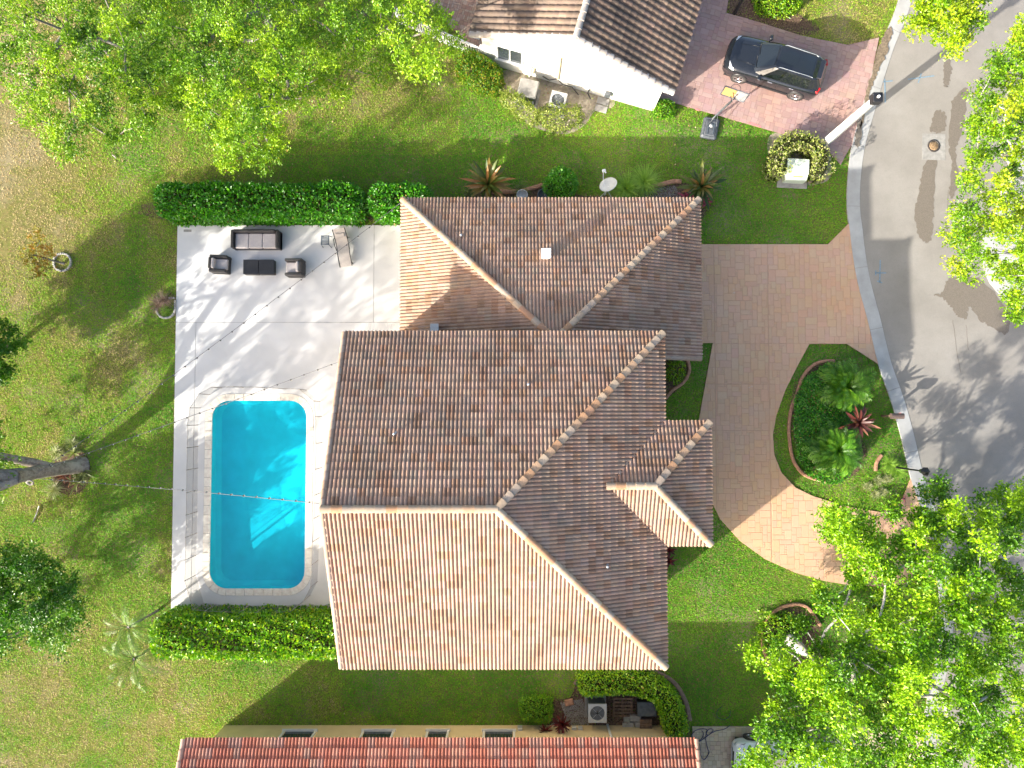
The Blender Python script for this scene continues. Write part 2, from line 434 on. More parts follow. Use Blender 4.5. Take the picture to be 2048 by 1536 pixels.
    MT['leaf_orange'] = leaf_mat('orange_green_leaves', [(0.0, (0.037, 0.128, 0.0050)), (0.5, (0.105, 0.255, 0.0080)), (0.8, (0.231, 0.300, 0.0150)), (1.0, (0.399, 0.225, 0.0200))], 0.35)
    MT['leaf_dry'] = leaf_mat('yellow_autumn_leaves', [(0.0, (0.144, 0.143, 0.0140)), (0.5, (0.288, 0.242, 0.0210)), (1.0, (0.408, 0.187, 0.0350))], 0.4)
    MT['leaf_variegated'] = leaf_mat('pale_variegated_leaves', [(0.0, (0.08, 0.15, 0.015)), (0.5, (0.26, 0.32, 0.05)), (0.8, (0.44, 0.45, 0.14)), (1.0, (0.40, 0.34, 0.28))], 0.35)
    MT['palm'] = leaf_mat('palm_leaflets', [(0.0, (0.05, 0.18, 0.012)), (0.6, (0.14, 0.34, 0.02)), (1.0, (0.30, 0.46, 0.04))], 0.35, 0.3, 0.6)
    MT['palm_pale'] = leaf_mat('pale_palm_leaflets', [(0.0, (0.06, 0.16, 0.025)), (0.6, (0.15, 0.27, 0.05)), (1.0, (0.30, 0.38, 0.13))], 0.3, 0.3, 0.5)
    MT['palm_gold'] = leaf_mat('golden_palm_leaflets', [(0.0, (0.220, 0.308, 0.0160)), (1.0, (0.462, 0.532, 0.0320))], 0.4, 0.3, 0.6)
    MT['strap_green'] = leaf_mat('green_strap_leaves', [(0.0, (0.04, 0.075, 0.012)), (0.5, (0.10, 0.13, 0.02)), (0.8, (0.24, 0.16, 0.035)), (1.0, (0.36, 0.15, 0.05))], 0.25)
    MT['strap_red'] = leaf_mat('dark_red_strap_leaves', [(0.0, (0.035, 0.012, 0.012)), (0.6, (0.10, 0.025, 0.02)), (0.85, (0.22, 0.06, 0.035)), (1.0, (0.45, 0.22, 0.13))], 0.2)
    MT['strap_maroon'] = leaf_mat('maroon_leaves', [(0.0, (0.05, 0.008, 0.010)), (1.0, (0.16, 0.02, 0.02))], 0.2)
    MT['strap_pink'] = leaf_mat('pink_leaves', [(0.0, (0.18, 0.02, 0.04)), (1.0, (0.45, 0.07, 0.13))], 0.25)
    MT['strap_var'] = leaf_mat('striped_leaves', [(0.0, (0.08, 0.12, 0.03)), (0.6, (0.24, 0.28, 0.09)), (1.0, (0.55, 0.53, 0.34))], 0.3)
    MT['blade_green'] = leaf_mat('fine_grass_leaves', [(0.0, (0.13, 0.28, 0.03)), (1.0, (0.34, 0.50, 0.07))], 0.35)
    MT['blade_purple'] = leaf_mat('purple_grass_leaves', [(0.0, (0.10, 0.06, 0.05)), (1.0, (0.34, 0.24, 0.19))], 0.3)
setup_materials()
# ================================================================== GROUND, ROAD, PAVING, POOL
POOL = dict(x0=-14.34, x1=-9.77, y0=-8.32, y1=0.62, r=0.85)
def rounded(x0, x1, y0, y1, r, n=8, e=0.0):
    x0 -= e; x1 += e; y0 -= e; y1 += e; r += e; o = []
    for cx, cy, a in ((x1-r, y1-r, 0), (x0+r, y1-r, 90), (x0+r, y0+r, 180), (x1-r, y0+r, 270)):
        for k in range(n + 1):
            t = math.radians(a + 90 * k / n); o.append((cx + r*math.cos(t), cy + r*math.sin(t)))
    return o
def fill_poly(outer, holes, z0, z1):
    """slab with holes: top face plus outer and inner side walls"""
    bm = bmesh.new(); es = []
    for loop in [outer] + holes:
        vs = [bm.verts.new((x, y, z1)) for x, y in loop]
        for i in range(len(vs)): es.append(bm.edges.new((vs[i], vs[(i+1) % len(vs)])))
    bmesh.ops.triangle_fill(bm, use_beauty=True, use_dissolve=False, edges=es)
    for f in bm.faces:
        if f.normal.z < 0: f.normal_flip()
    border = [e for e in bm.edges if len(e.link_faces) == 1]
    for e in border:
        a, b = e.verts
        c = bm.verts.new((b.co.x, b.co.y, z0)); d = bm.verts.new((a.co.x, a.co.y, z0)); bm.faces.new((a, d, c, b))
    me = bpy.data.meshes.new('slab'); bm.to_mesh(me); bm.free(); return me

def build_ground():
    B = 220.0; x0, x1, y0, y1 = POOL['x0']-0.15, POOL['x1']+0.15, POOL['y0']-0.15, POOL['y1']+0.15
    m = MB()
    for a, b, c, d in ((-B, x0, -B, B), (x1, B, -B, B), (x0, x1, -B, y0), (x0, x1, y1, B)):
        m.quad((a, c, 0), (b, c, 0), (b, d, 0), (a, d, 0))
    m.build('ground', MT['soil'], kind='structure')
build_ground()

# ---- road and kerb
KERB_PX = [(1812, -60), (1790, 20), (1765, 80), (1742, 150), (1722, 220), (1703, 290), (1694, 360), (1693, 420), (1697, 450), (1704, 510), (1715, 570), (1735, 645),
           (1755, 728), (1780, 800), (1800, 870), (1820, 955), (1838, 1010), (1856, 1060), (1872, 1150), (1880, 1230), (1872, 1310), (1855, 1390), (1845, 1460), (1840, 1600)]
KERB = spline([P2(*p) for p in KERB_PX], 6)
FAR_PX = [(2130, -60), (2080, 200), (2020, 400), (1986, 480), (1984, 520), (2000, 562), (2040, 592), (2120, 620), (2500, 640)]
FAR = spline([P2(*p) for p in FAR_PX], 6)
def offset_line(pts, d):
    o = []
    for i, p in enumerate(pts):
        a = pts[max(i-1, 0)]; b = pts[min(i+1, len(pts)-1)]
        t = Vector((b[0]-a[0], b[1]-a[1])).normalized(); o.append((p[0] - t.y*d, p[1] + t.x*d))
    return o
ROAD_POLY = KERB + [P2(2600, 1600), P2(2600, 640)] + FAR[::-1]
def build_road():
    me = fill_poly(ROAD_POLY, [], -0.02, 0.010)
    obj('road', me, MT['road'], kind='structure')
    def kerb_run(name, line, w, side):
        inner = offset_line(line, side*w); mid = offset_line(line, side*w*0.42)
        base = MB(); base.strip([(x, y, 0.006) for x, y in line], [(x, y, 0.006) for x, y in inner])
        kb = base.build(name, MT['conc_dark'], kind='structure')
        # sections with open joints
        L = [0.0]
        for i in range(1, len(line)): L.append(L[-1] + math.dist(line[i], line[i-1]))
        step = 3.05; n = int(L[-1] / step)
        def at(pl, s):
            i = int(np.searchsorted(L, s)) ; i = min(max(i, 1), len(L)-1)
            t = (s - L[i-1]) / (L[i] - L[i-1]); return (pl[i-1][0]*(1-t)+pl[i][0]*t, pl[i-1][1]*(1-t)+pl[i][1]*t)
        for k in range(n):
            a, b = k*step + 0.008, (k+1)*step - 0.008; m = MB(); K = 5
            rows = []
            for pl, z in ((line, 0.0), (line, 0.075), (mid, 0.062), (inner, 0.028), (inner, 0.0)):
                rows.append([at(pl, a + (b-a)*q/K) + (z,) for q in range(K+1)])
            for r in range(4): m.strip(rows[r], rows[r+1]) if side < 0 else m.strip(rows[r+1], rows[r])
            m.build('kerb_section', MT['kerb'], kb)
    kerb_run('kerb', KERB, 0.64, 1)
    kerb_run('far_kerb', FAR, 0.5, -1)
    # far pavement behind the far kerb
    m = MB(); o2 = offset_line(FAR, 0.02); o3 = offset_line(FAR, 3.2)
    m.strip([(x, y, 0.07) for x, y in o2], [(x, y, 0.07) for x, y in o3]); m.build('far_pavement', MT['kerb'], kind='structure')
    # damp stains, laid as thin films on the road
    def blob(px, name, z=0.016, mat='stain'):
        pts = spline([P2(*p) for p in px], 9, True)
        pts = [(x + random.uniform(-0.06, 0.06), y + random.uniform(-0.06, 0.06)) for x, y in pts]
        obj(name, fill_poly(pts, [], z-0.004, z), MT[mat], kind='structure')
    blob([(1860, 312), (1872, 316), (1868, 400), (1866, 440), (1862, 478), (1850, 486), (1834, 462), (1830, 430), (1838, 380), (1846, 338)], 'damp_stain')
    blob([(1872, 222), (1890, 228), (1888, 262), (1862, 264), (1864, 244)], 'damp_stain')
    blob([(1905, 200), (1935, 180), (1925, 260), (1912, 300), (1918, 360), (1906, 395), (1898, 380), (1904, 320), (1898, 300), (1900, 250)], 'damp_stain')
    blob([(1868, 590), (1884, 586), (1894, 560), (1925, 552), (1960, 560), (2000, 600), (2020, 640), (2012, 668), (1985, 655), (1960, 640), (1938, 612), (1932, 636), (1918, 634), (1902, 615), (1885, 596)], 'damp_stain')
    blob([(1888, 130), (1900, 120), (1902, 150), (1892, 175), (1886, 160)], 'damp_stain')
    blob([(1752, 110), (1772, 60), (1782, 62), (1770, 110), (1752, 150), (1738, 190), (1724, 250), (1718, 250), (1730, 190)], 'gutter_dirt', 0.09, 'dirt')
    blob([(1712, 250), (1722, 240), (1718, 290), (1710, 292)], 'damp_stain', 0.09)
    # crack sealed joints
    for px in ([(1932, 650), (1936, 700)], [(1896, 380), (1893, 470)], [(1905, 640), (1912, 690), (1921, 745)]):
        m = MB(); l = spline([P2(*p) for p in px], 6); l = [(x+random.uniform(-.02, .02), y) for x, y in l]
        m.strip([(x-0.012, y, 0.0135) for x, y in l], [(x+0.012, y, 0.0135) for x, y in l]); m.build('road_crack', MT['stain'], kind='structure')
    # survey paint marks
    def mark(name, lines, mat, w, label, z=0.02):
        m = MB()
        for l in lines:
            q = [P2(*p) for p in l]
            a = offset_line(q, w/2); b = offset_line(q, -w/2); m.strip([(x, y, z) for x, y in b], [(x, y, z) for x, y in a])
        m.build(name, mat, label=label, cat='paint mark')
    mark('paint_mark', [[(1815, 159), (1868, 152)], [(1842, 147), (1836, 166)]], MT['mark_blue'], 0.05, 'blue sprayed cross on the road beside the lamp post shadow')
    mark('paint_mark', [[(1765, 164), (1785, 162)], [(1769, 158), (1770, 205)]], MT['mark_blue'], 0.05, 'short blue sprayed angle on the road near the lamp head')
    mark('paint_mark', [[(1750, 546), (1772, 546)], [(1760, 520), (1759, 566)], [(1754, 562), (1764, 566)], [(1751, 541), (1751, 551)]], MT['mark_blue'], 0.05, 'blue sprayed cross on the shaded road beside the kerb')
    mark('paint_mark', [[(1496, 247), (1506, 249), (1511, 252), (1521, 255)]], MT['mark_red'], 0.10, 'red paint dashes on the pink driveway edge near the shrub', 0.075)
    mark('paint_mark', [[(1390, 219), (1398, 222)]], MT['mark_red'], 0.10, 'small red paint dash on the pink driveway edge behind the hoop base', 0.075)
    mark('paint_mark', [[(1800, 1000), (1812, 994)], [(1806, 990), (1808, 1004)]], MT['mark_red'], 0.06, 'faint red dash on the driveway mouth by the kerb', 0.075)
build_road()

# ---- paving made of single blocks
def clip_rect(poly, x0, y0, x1, y1):
    for ax, lim, keep in ((0, x0, 1), (0, x1, -1), (1, y0, 1), (1, y1, -1)):
        out = []; n = len(poly)
        for i in range(n):
            a, b = poly[i], poly[(i+1) % n]; ia = (a[ax]-lim)*keep >= 0; ib = (b[ax]-lim)*keep >= 0
            if ia: out.append(a)
            if ia != ib:
                t = (lim - a[ax]) / (b[ax] - a[ax]); out.append((a[0]+(b[0]-a[0])*t, a[1]+(b[1]-a[1])*t))
        poly = out
        if len(poly) < 3: return []
    return poly
def paving(name, poly, cell, shapes, ang, palette, mortar, piece_name, xs=(), ys=(), ztop=0.06, gap=0.011, seed=3, nmax=300, near=None):
    rnd = random.Random(seed); ca, sa = math.cos(ang), math.sin(ang)
    loc = lambda p: (p[0]*ca + p[1]*sa, -p[0]*sa + p[1]*ca); wor = lambda p: (p[0]*ca - p[1]*sa, p[0]*sa + p[1]*ca)
    lp = [loc(p) for p in poly]
    base = MB(); base.cur = mortar
    slab_me = fill_poly(poly, [], 0.0, ztop - 0.012)
    at = slab_me.attributes.new('col', 'FLOAT_COLOR', 'POINT'); at.data.foreach_set('color', np.tile(np.array(mortar + (1.0,), np.float32), len(slab_me.vertices)))
    root = obj(name, slab_me, MT['stamped'], kind='structure')
    X0, X1 = min(p[0] for p in lp), max(p[0] for p in lp); Y0, Y1 = min(p[1] for p in lp), max(p[1] for p in lp)
    nx, ny = int((X1-X0)/cell)+2, int((Y1-Y0)/cell)+2
    used = np.zeros((nx, ny), bool); blocks = []
    for j in range(ny):
        for i in range(nx):
            if used[i, j]: continue
            sh = list(shapes); rnd.shuffle(sh)
            for w, h in sh + [(1, 1)]:
                if i+w <= nx and j+h <= ny and not used[i:i+w, j:j+h].any(): break
            used[i:i+w, j:j+h] = True
            bx = [X0+i*cell, X0+(i+w)*cell]; by = [Y0+j*cell, Y0+(j+h)*cell]
            for x in xs:
                if bx[0]+0.02 < x < bx[1]-0.02: bx.insert(1, x); break
            for y in ys:
                if by[0]+0.02 < y < by[1]-0.02: by.insert(1, y); break
            for a in range(len(bx)-1):
                for b in range(len(by)-1): blocks.append((bx[a], by[b], bx[a+1], by[b+1]))
    full = []; part = []
    for b in blocks:
        g = gap/2; r = (b[0]+g, b[1]+g, b[2]-g, b[3]-g)
        for x in xs:
            if abs(b[0]-x) < 1e-6: r = (r[0]+0.012,)+r[1:]
            if abs(b[2]-x) < 1e-6: r = r[:2]+(r[2]-0.012, r[3])
        for y in ys:
            if abs(b[1]-y) < 1e-6: r = (r[0], r[1]+0.012)+r[2:]
            if abs(b[3]-y) < 1e-6: r = r[:3]+(r[3]-0.012,)
        if r[2]-r[0] < 0.03 or r[3]-r[1] < 0.03: continue
        ins = inpoly(np.array([r[0], r[2], r[2], r[0]]), np.array([r[1], r[1], r[3], r[3]]), lp)
        c = tuple(q * rnd.uniform(0.965, 1.035) for q in rnd.choice(palette))
        if ins.all(): full.append((r, c))
        else:
            q = clip_rect(lp, *r)
            if len(q) >= 3:
                ar = abs(sum(q[i][0]*q[(i+1) % len(q)][1]-q[(i+1) % len(q)][0]*q[i][1] for i in range(len(q))))/2
                if ar > 0.002: part.append((q, c))
    nr = loc(near) if near else (0, 0)
    full.sort(key=lambda t: -((t[0][2]-t[0][0])*(t[0][3]-t[0][1])) + 0.004*math.dist(((t[0][0]+t[0][2])/2, (t[0][1]+t[0][3])/2), nr))
    cache = {}
    for r, c in full[:nmax]:
        w, h = round(r[2]-r[0], 3), round(r[3]-r[1], 3)
        if (w, h) not in cache:
            m = MB(); e = 0.007; z0 = -0.02
            v = [(-w/2, -h/2, z0), (w/2, -h/2, z0), (w/2, h/2, z0), (-w/2, h/2, z0), (-w/2, -h/2, -0.004), (w/2, -h/2, -0.004), (w/2, h/2, -0.004), (-w/2, h/2, -0.004),
                 (-w/2+e, -h/2+e, 0), (w/2-e, -h/2+e, 0), (w/2-e, h/2-e, 0), (-w/2+e, h/2-e, 0)]
            f = [(8, 9, 10, 11)] + [(a, (a+1) % 4, 4+(a+1) % 4, 4+a) for a in range(4)] + [(4+a, 4+(a+1) % 4, 8+(a+1) % 4, 8+a) for a in range(4)]
            m.add(v, f); cache[(w, h)] = m.mesh(piece_name)
        o = obj(piece_name, cache[(w, h)], MT['stamped_piece'], root)
        p = wor(((r[0]+r[2])/2, (r[1]+r[3])/2)); o.location = (p[0], p[1], ztop + rnd.uniform(-0.001, 0.002)); o.rotation_euler = (0, 0, ang); o.color = c + (1,)
    m = MB()
    for r, c in full[nmax:]:
        m.cur = c; z = ztop + rnd.uniform(-0.001, 0.002)
        q = [wor(p) for p in ((r[0], r[1]), (r[2], r[1]), (r[2], r[3]), (r[0], r[3]))]; e = 0.007
        q2 = [wor(p) for p in ((r[0]+e, r[1]+e), (r[2]-e, r[1]+e), (r[2]-e, r[3]-e), (r[0]+e, r[3]-e))]
        v = [p + (z-0.02,) for p in q] + [p + (z-0.004,) for p in q] + [p + (z,) for p in q2]
        m.add(v, [(8, 9, 10, 11)] + [(a, (a+1) % 4, 4+(a+1) % 4, 4+a) for a in range(4)] + [(4+a, 4+(a+1) % 4, 8+(a+1) % 4, 8+a) for a in range(4)])
    for q, c in part:
        m.cur = c; m.prism([wor(p) for p in q], ztop-0.02, ztop)
    if m.v: m.build(piece_name, MT['stamped'], root, kind='stuff')
    return root

DRIVE_PX = [(1390, 489), (1655, 489), (1697, 447), (1704, 510), (1715, 570), (1735, 645), (1755, 728), (1693, 688), (1618, 688), (1595, 730), (1570, 780), (1552, 830), (1545, 870), (1548, 910),
            (1562, 945), (1590, 975), (1625, 992), (1660, 1003), (1700, 1014), (1760, 1024), (1800, 1008), (1820, 958), (1838, 1010), (1856, 1060), (1872, 1150), (1830, 1166), (1760, 1172), (1700, 1170), (1650, 1162),
            (1590, 1145), (1530, 1118), (1480, 1082), (1440, 1038), (1421, 1000), (1405, 975), (1330, 975), (1330, 850), (1396, 846), (1425, 686), (1390, 686)]
DRIVE = [P2(*p) for p in DRIVE_PX]
jx = [P(1428, 600).x, P(1535, 600).x]; jy = [P(1500, 687).y, P(1500, 768).y, P(1500, 861).y]
paving('driveway', DRIVE, 0.115, [(5, 3), (3, 5), (4, 3), (3, 4), (3, 3), (2, 4), (4, 2), (5, 2), (3, 2), (2, 3)], 0.0,
       [(0.52, 0.345, 0.235), (0.525, 0.34, 0.22), (0.51, 0.335, 0.23), (0.53, 0.35, 0.235)], (0.455, 0.297, 0.20), 'stamped_block', jx, jy, near=P2(1480, 930))
DRIVE_N_PX = [(1290, 200), (1350, 207), (1570, 270), (1655, 302), (1681, 330), (1690, 312), (1703, 290), (1722, 220), (1742, 150), (1757, 76), (1695, 91), (1600, 72), (1500, 40), (1452, 27), (1462, -40), (1300, -40)]
DRIVE_N = [P2(*p) for p in DRIVE_N_PX]
paving('pink_driveway', DRIVE_N, 0.105, [(4, 2), (4, 3), (3, 2), (2, 3), (3, 3), (5, 2), (2, 2)], math.radians(-16.4),
       [(0.37, 0.255, 0.235), (0.355, 0.24, 0.222), (0.385, 0.27, 0.248), (0.34, 0.228, 0.215)], (0.27, 0.17, 0.155), 'stamped_block', near=P2(1450, 150), seed=5)
DRIVE_S_PX = [(1384, 1452), (1852, 1452), (1845, 1520), (1842, 1700), (1280, 1700), (1280, 1480), (1384, 1480)]
DRIVE_S = [P2(*p) for p in DRIVE_S_PX]
paving('beige_driveway', DRIVE_S, 0.1, [(2, 2), (3, 2), (2, 3), (2, 2)], 0.0, [(0.46, 0.385, 0.30), (0.50, 0.425, 0.34), (0.41, 0.335, 0.265), (0.48, 0.385, 0.295)], (0.25, 0.21, 0.17), 'paver', near=P2(1440, 1500), seed=9)

# ---- pool deck, pool
DX0, DX1 = P(350, 800).x, -4.3
DY0, DY1 = P(400, 1217).y, P(400, 451).y
DECK_POLY = [P2(343, 1217), (DX1, DY0), (DX1, DY1), P2(356, 451)]
def build_pool():
    xl, yl = P(390, 800).x, P(600, 645).y; x2 = P(748, 550).x; g = 0.009
    NW, SW = P(356, 451), P(343, 1217); xw = lambda y: SW.x + (NW.x-SW.x)*(y-DY0)/(DY1-DY0)
    hole = rounded(**POOL, e=0.30)
    base = fill_poly(DECK_POLY, [rounded(**POOL, e=0.06)], -0.02, 0.03)
    deck = obj('pool_deck', base, MT['conc_dark'], kind='structure')
    x3 = P(606, 700).x
    for poly, holes in (([(xw(yl), yl+g), (x2-g, yl+g), (x2-g, DY1), (xw(DY1), DY1)], []), ([(x2+g, yl+g), (DX1, yl+g), (DX1, DY1), (x2+g, DY1)], []),
                        ([(xw(DY0), DY0), (xl-g, DY0), (xl-g, yl-g), (xw(yl), yl-g)], []), ([(xl+g, DY0), (DX1, DY0), (DX1, yl-g), (xl+g, yl-g)], [hole])):
        obj('deck_slab', fill_poly(poly, holes, 0.0, 0.05), MT['deck'], deck)
    c = P(430, 462); m = MB(); m.box((c.x-1.3, c.y, 0.0515), (0.38, 0.12, 0.001)); m.build('deck_patch', MT['conc'], deck)
    # pool
    root = empty('swimming_pool', ((POOL['x0']+POOL['x1'])/2, (POOL['y0']+POOL['y1'])/2, -1.9), 'turquoise swimming pool with rounded corners and a pale stone rim', 'pool')
    out = rounded(**POOL, n=8); n = len(out)
    m = MB(); cove = rounded(**POOL, n=8, e=-0.22)
    dep = lambda y: -0.62 - 0.25 * min(1, max(0, (-1.5 - y) / 5.0))
    rows = [[(x, y, 0.03) for x, y in out], [(x, y, dep(y)+0.16) for x, y in out], [(x, y, dep(y)) for x, y in cove]]
    for r in range(2):
        A, B2 = rows[r] + [rows[r][0]], rows[r+1] + [rows[r+1][0]]; m.strip(A, B2)
    # floor as a fan of rows
    for i in range(n // 2):
        a, b = rows[2][i], rows[2][(i+1) % n]; c2, d = rows[2][n-2-i], rows[2][n-1-i]
        m.add([a, b, c2, d], [(0, 1, 2, 3)])
    m.build('basin', MT['plaster'], root, world_space=True)
    w = MB(); w.add([(x, y, -0.09) for x, y in rounded(**POOL, n=8, e=0.02)], [tuple(range(n))]); w.build('water', MT['water'], root, world_space=True)
    # curved entry steps in the upper right corner, floor drain
    cx, cy = POOL['x1']-0.02, POOL['y1']-0.02
    for rr, zz in ((1.75, -0.50), (1.35, -0.37), (0.95, -0.24)):
        st = MB(); pl = [(cx, cy)] + [(cx - rr*math.cos(PI/2*k/10), cy - rr*math.sin(PI/2*k/10)) for k in range(11)]
        q = [(max(POOL['x0'], min(x, cx)), min(y, cy)) for x, y in pl]; keep = [p for p in q if (p[0]-(POOL['x1']-0.85))**2+(p[1]-(POOL['y1']-0.85))**2 <= 0.84**2 or p[0] < POOL['x1']-0.85 or p[1] < POOL['y1']-0.85]
        arc = [(POOL['x1']-0.85+0.84*math.cos(PI/2*k/6), POOL['y1']-0.85+0.84*math.sin(PI/2*k/6)) for k in range(7)]
        st.prism(arc + [p for p in keep if p != (cx, cy)], -0.95, zz); st.build('pool_step', MT['plaster'], root, world_space=True)
    dr = MB(); dr.cyl((-12.0, -5.6, dep(-5.6)), 0.14, 0.012, 16); dr.build('drain', MT['white'], root, world_space=True)
    # coping stones
    A = rounded(**POOL, n=8, e=-0.03); B2 = rounded(**POOL, n=8, e=0.29)
    La = [0.0]
    for i in range(1, n+1): La.append(La[-1] + math.dist(B2[i % n], B2[i-1]))
    def at(pl, s):
        i = min(max(int(np.searchsorted(La, s)), 1), n); t = (s-La[i-1])/(La[i]-La[i-1]); a, b = pl[i-1], pl[i % n]
        return (a[0]*(1-t)+b[0]*t, a[1]*(1-t)+b[1]*t)
    N = 62; st = La[-1]/N
    for k in range(N):
        a, b = k*st+0.008, (k+1)*st-0.008; mb = MB()
        pi = [at(A, a+(b-a)*q/2) for q in range(3)]; po = [at(B2, a+(b-a)*q/2) for q in range(3)]
        mb.prism(pi + po[::-1], 0.0, 0.064 + random.uniform(-0.002, 0.002)); mb.build('coping_stone', MT['coping'], root, world_space=True)
build_pool()

FENCE_PX = [(444, 776), (420, 789), (402, 816), (397, 850), (396.5, 893), (396, 936), (395.5, 980), (395, 1023), (394, 1066), (393, 1110), (392, 1150), (408, 1206), (432, 1208), (463, 1210), (498, 1211), (531, 1211), (566, 1211), (597, 1209),
            (621, 1190), (635, 1163), (637, 1120), (639, 1075), (641, 1030), (643, 985), (644, 935), (645, 885), (644, 833), (641, 803), (613, 780), (572, 778), (530, 776), (487, 775)]
def build_fence():
    pts = [P(*p, 0.05) for p in FENCE_PX]; hgt = 1.2
    root = empty('pool_fence', pts[0], 'low see-through net fence on thin poles around the swimming pool', 'fence')
    pm = MB(); pm.tube([(0, 0, -0.02), (0, 0, hgt)], 0.016, 6); pm.tube([(0, 0, hgt), (0, 0, hgt+0.015)], 0.02, 6); pme = pm.mesh('fence_pole')
    N = len(pts)
    for i, p in enumerate(pts):
        o = obj('fence_pole', pme, MT['pole'], root, world_space=True); o.location = p
    for i in range(N):
        a, b = pts[i], pts[(i+1) % N]; m = MB(); d = (b-a).normalized()*0.014; nn = Vector((-d.y, d.x, 0)).normalized()*0.002
        a2, b2 = a+d, b-d; z0, z1 = Vector((0, 0, 0.02)), Vector((0, 0, hgt-0.03))
        m.quad(a2+z0, b2+z0, b2+z1, a2+z1)
        o = m.build('net_panel', MT['net'], root, world_space=True)
        h = MB(); h.tube([a2+z1, (a2+b2)/2+z1-Vector((0, 0, 0.015)), b2+z1], 0.010, 4); h.build('hem', MT['pole'], o)
build_fence()
# ================================================================== HOUSES
def tile_template(barrels, width, length, amp, lift):
    per = width / barrels; prof = []
    for b in range(barrels):
        c = per * (b + 0.5); k = per * 0.40
        for q, h in ((-1.0, 0.0), (-0.80, 0.60), (-0.36, 0.97), (0.36, 0.97), (0.80, 0.60), (1.0, 0.0)): prof.append((c + q * k, h * amp))
    prof = [(0.0, 0.0)] + prof + [(width, 0.0)]
    prof = [(x, z) for x, z in prof]; n = len(prof); v = []; f = []
    for y, dz in ((0.0, lift), (length, 0.0)): v += [(x, y, z + dz) for x, z in prof]
    f += [(i, i+1, n+i+1, n+i) for i in range(n-1)]
    o = len(v); v += [(x, 0.0, z + lift) for x, z in prof] + [(x, 0.012, z * 0.85) for x, z in prof]
    f += [(o+n+i, o+n+i+1, o+i+1, o+i) for i in range(n-1)]
    return np.array(v), f
T2 = tile_template(2, 0.30, 0.375, 0.066, 0.034)
T2L = tile_template(2, 0.30, 0.46, 0.062, 0.038)
T1 = tile_template(1, 0.30, 0.375, 0.095, 0.036)
def tile_mesh(tpl, name):
    v, f = tpl; me = bpy.data.meshes.new(name); me.from_pydata([tuple(p) for p in v], [], f); me.update()
    sm = [True]*((len(f))//2) + [False]*(len(f)-len(f)//2); me.polygons.foreach_set('use_smooth', sm); return me

class Roof:
    def __init__(s, tpl, w, expo, palette, seed):
        s.tpl, s.w, s.e, s.pal, s.rnd = tpl, w, expo, palette, random.Random(seed); s.whole = []; s.cutm = []
    def slope(s, o, v, L, run, ze, pitch, clips, over=0.06):
        v = Vector((v[0], v[1])).normalized(); u = Vector((v.y, -v.x)); o = Vector(o[:2])
        ct = 1/math.sqrt(1+pitch*pitch); st = pitch*ct
        u3 = Vector((u.x, u.y, 0)); w3 = Vector((v.x*ct, v.y*ct, st)); n3 = u3.cross(w3)
        A = np.array([u3, w3, n3]).T
        nx = int(L/s.w + 0.999); ny = int(run/ct/s.e + 0.999); part = []
        for j in range(ny):
            for i in range(nx):
                base = Vector((o.x, o.y, ze)) + u3*(i*s.w) + w3*(j*s.e - over)
                cs = [base + u3*a + w3*b for a in (0, s.w) for b in (0, s.e)]
                ds = [min((Vector((c.x, c.y)) - Vector(p)).dot(Vector(n)) for p, n in clips) if clips else 1.0 for c in cs]
                if max(ds) < 0: continue
                if all(max((Vector((c.x, c.y)) - Vector(p)).dot(Vector(n)) for c in cs) < 0 for p, n in clips[:1]): continue
                q = s.rnd.random(); acc = 0
                for wt, c in s.pal:
                    acc += wt
                    if q <= acc: break
                k = s.rnd.uniform(0.90, 1.08); col = tuple(min(0.9, x*k*s.rnd.uniform(0.97, 1.03)) for x in c)
                R = A.copy()
                wob = s.rnd.uniform(-0.006, 0.006)
                base = base + n3*(0.012 + s.rnd.uniform(-0.003, 0.003)) + w3*wob
                if min(ds) > 0.02: s.whole.append((base, R, col))
                else: part.append((base, R, col))
        if part:
            me = s.merge(part); bm = bmesh.new(); bm.from_mesh(me)
            for p, n in clips:
                bmesh.ops.bisect_plane(bm, geom=bm.verts[:]+bm.edges[:]+bm.faces[:], plane_co=(p[0], p[1], 0), plane_no=(-n[0], -n[1], 0), clear_outer=True)
            bm.to_mesh(me); bm.free(); s.cutm.append(me)
    def merge(s, lst):
        tv, tf = s.tpl; nv = len(tv); V = np.zeros((len(lst)*nv, 3)); C = np.zeros((len(lst)*nv, 3)); F4 = np.array(tf)
        FF = np.zeros((len(lst)*len(tf), 4), int)
        for k, (b, R, c) in enumerate(lst):
            V[k*nv:(k+1)*nv] = tv @ R.T + np.array(b); C[k*nv:(k+1)*nv] = c; FF[k*len(tf):(k+1)*len(tf)] = F4 + k*nv
        return npmesh('roof_tile', V, FF, {'col': C})
    def finish(s, root, mat_field, mat_piece, nmax=300, pname='roof_tile'):
        cp = Vector((0, 0, H)); s.whole.sort(key=lambda t: (t[0]-cp).length)
        me = tile_mesh(s.tpl, pname); me.materials.append(mat_piece)
        for b, R, c in s.whole[:nmax]:
            o = bpy.data.objects.new(pname, me); COL.objects.link(o); o.parent = root
            o.matrix_basis = Matrix.Translation(b) @ Matrix([list(r) for r in R]).to_4x4(); o.color = c + (1,)
        rest = s.whole[nmax:]
        bm = bmesh.new()
        if rest: bm.from_mesh(s.merge(rest))
        for m2 in s.cutm: bm.from_mesh(m2)
        if len(bm.faces):
            me2 = bpy.data.meshes.new(pname); bm.to_mesh(me2)
            o = obj(pname, me2, mat_field, root, kind='stuff')
        bm.free()

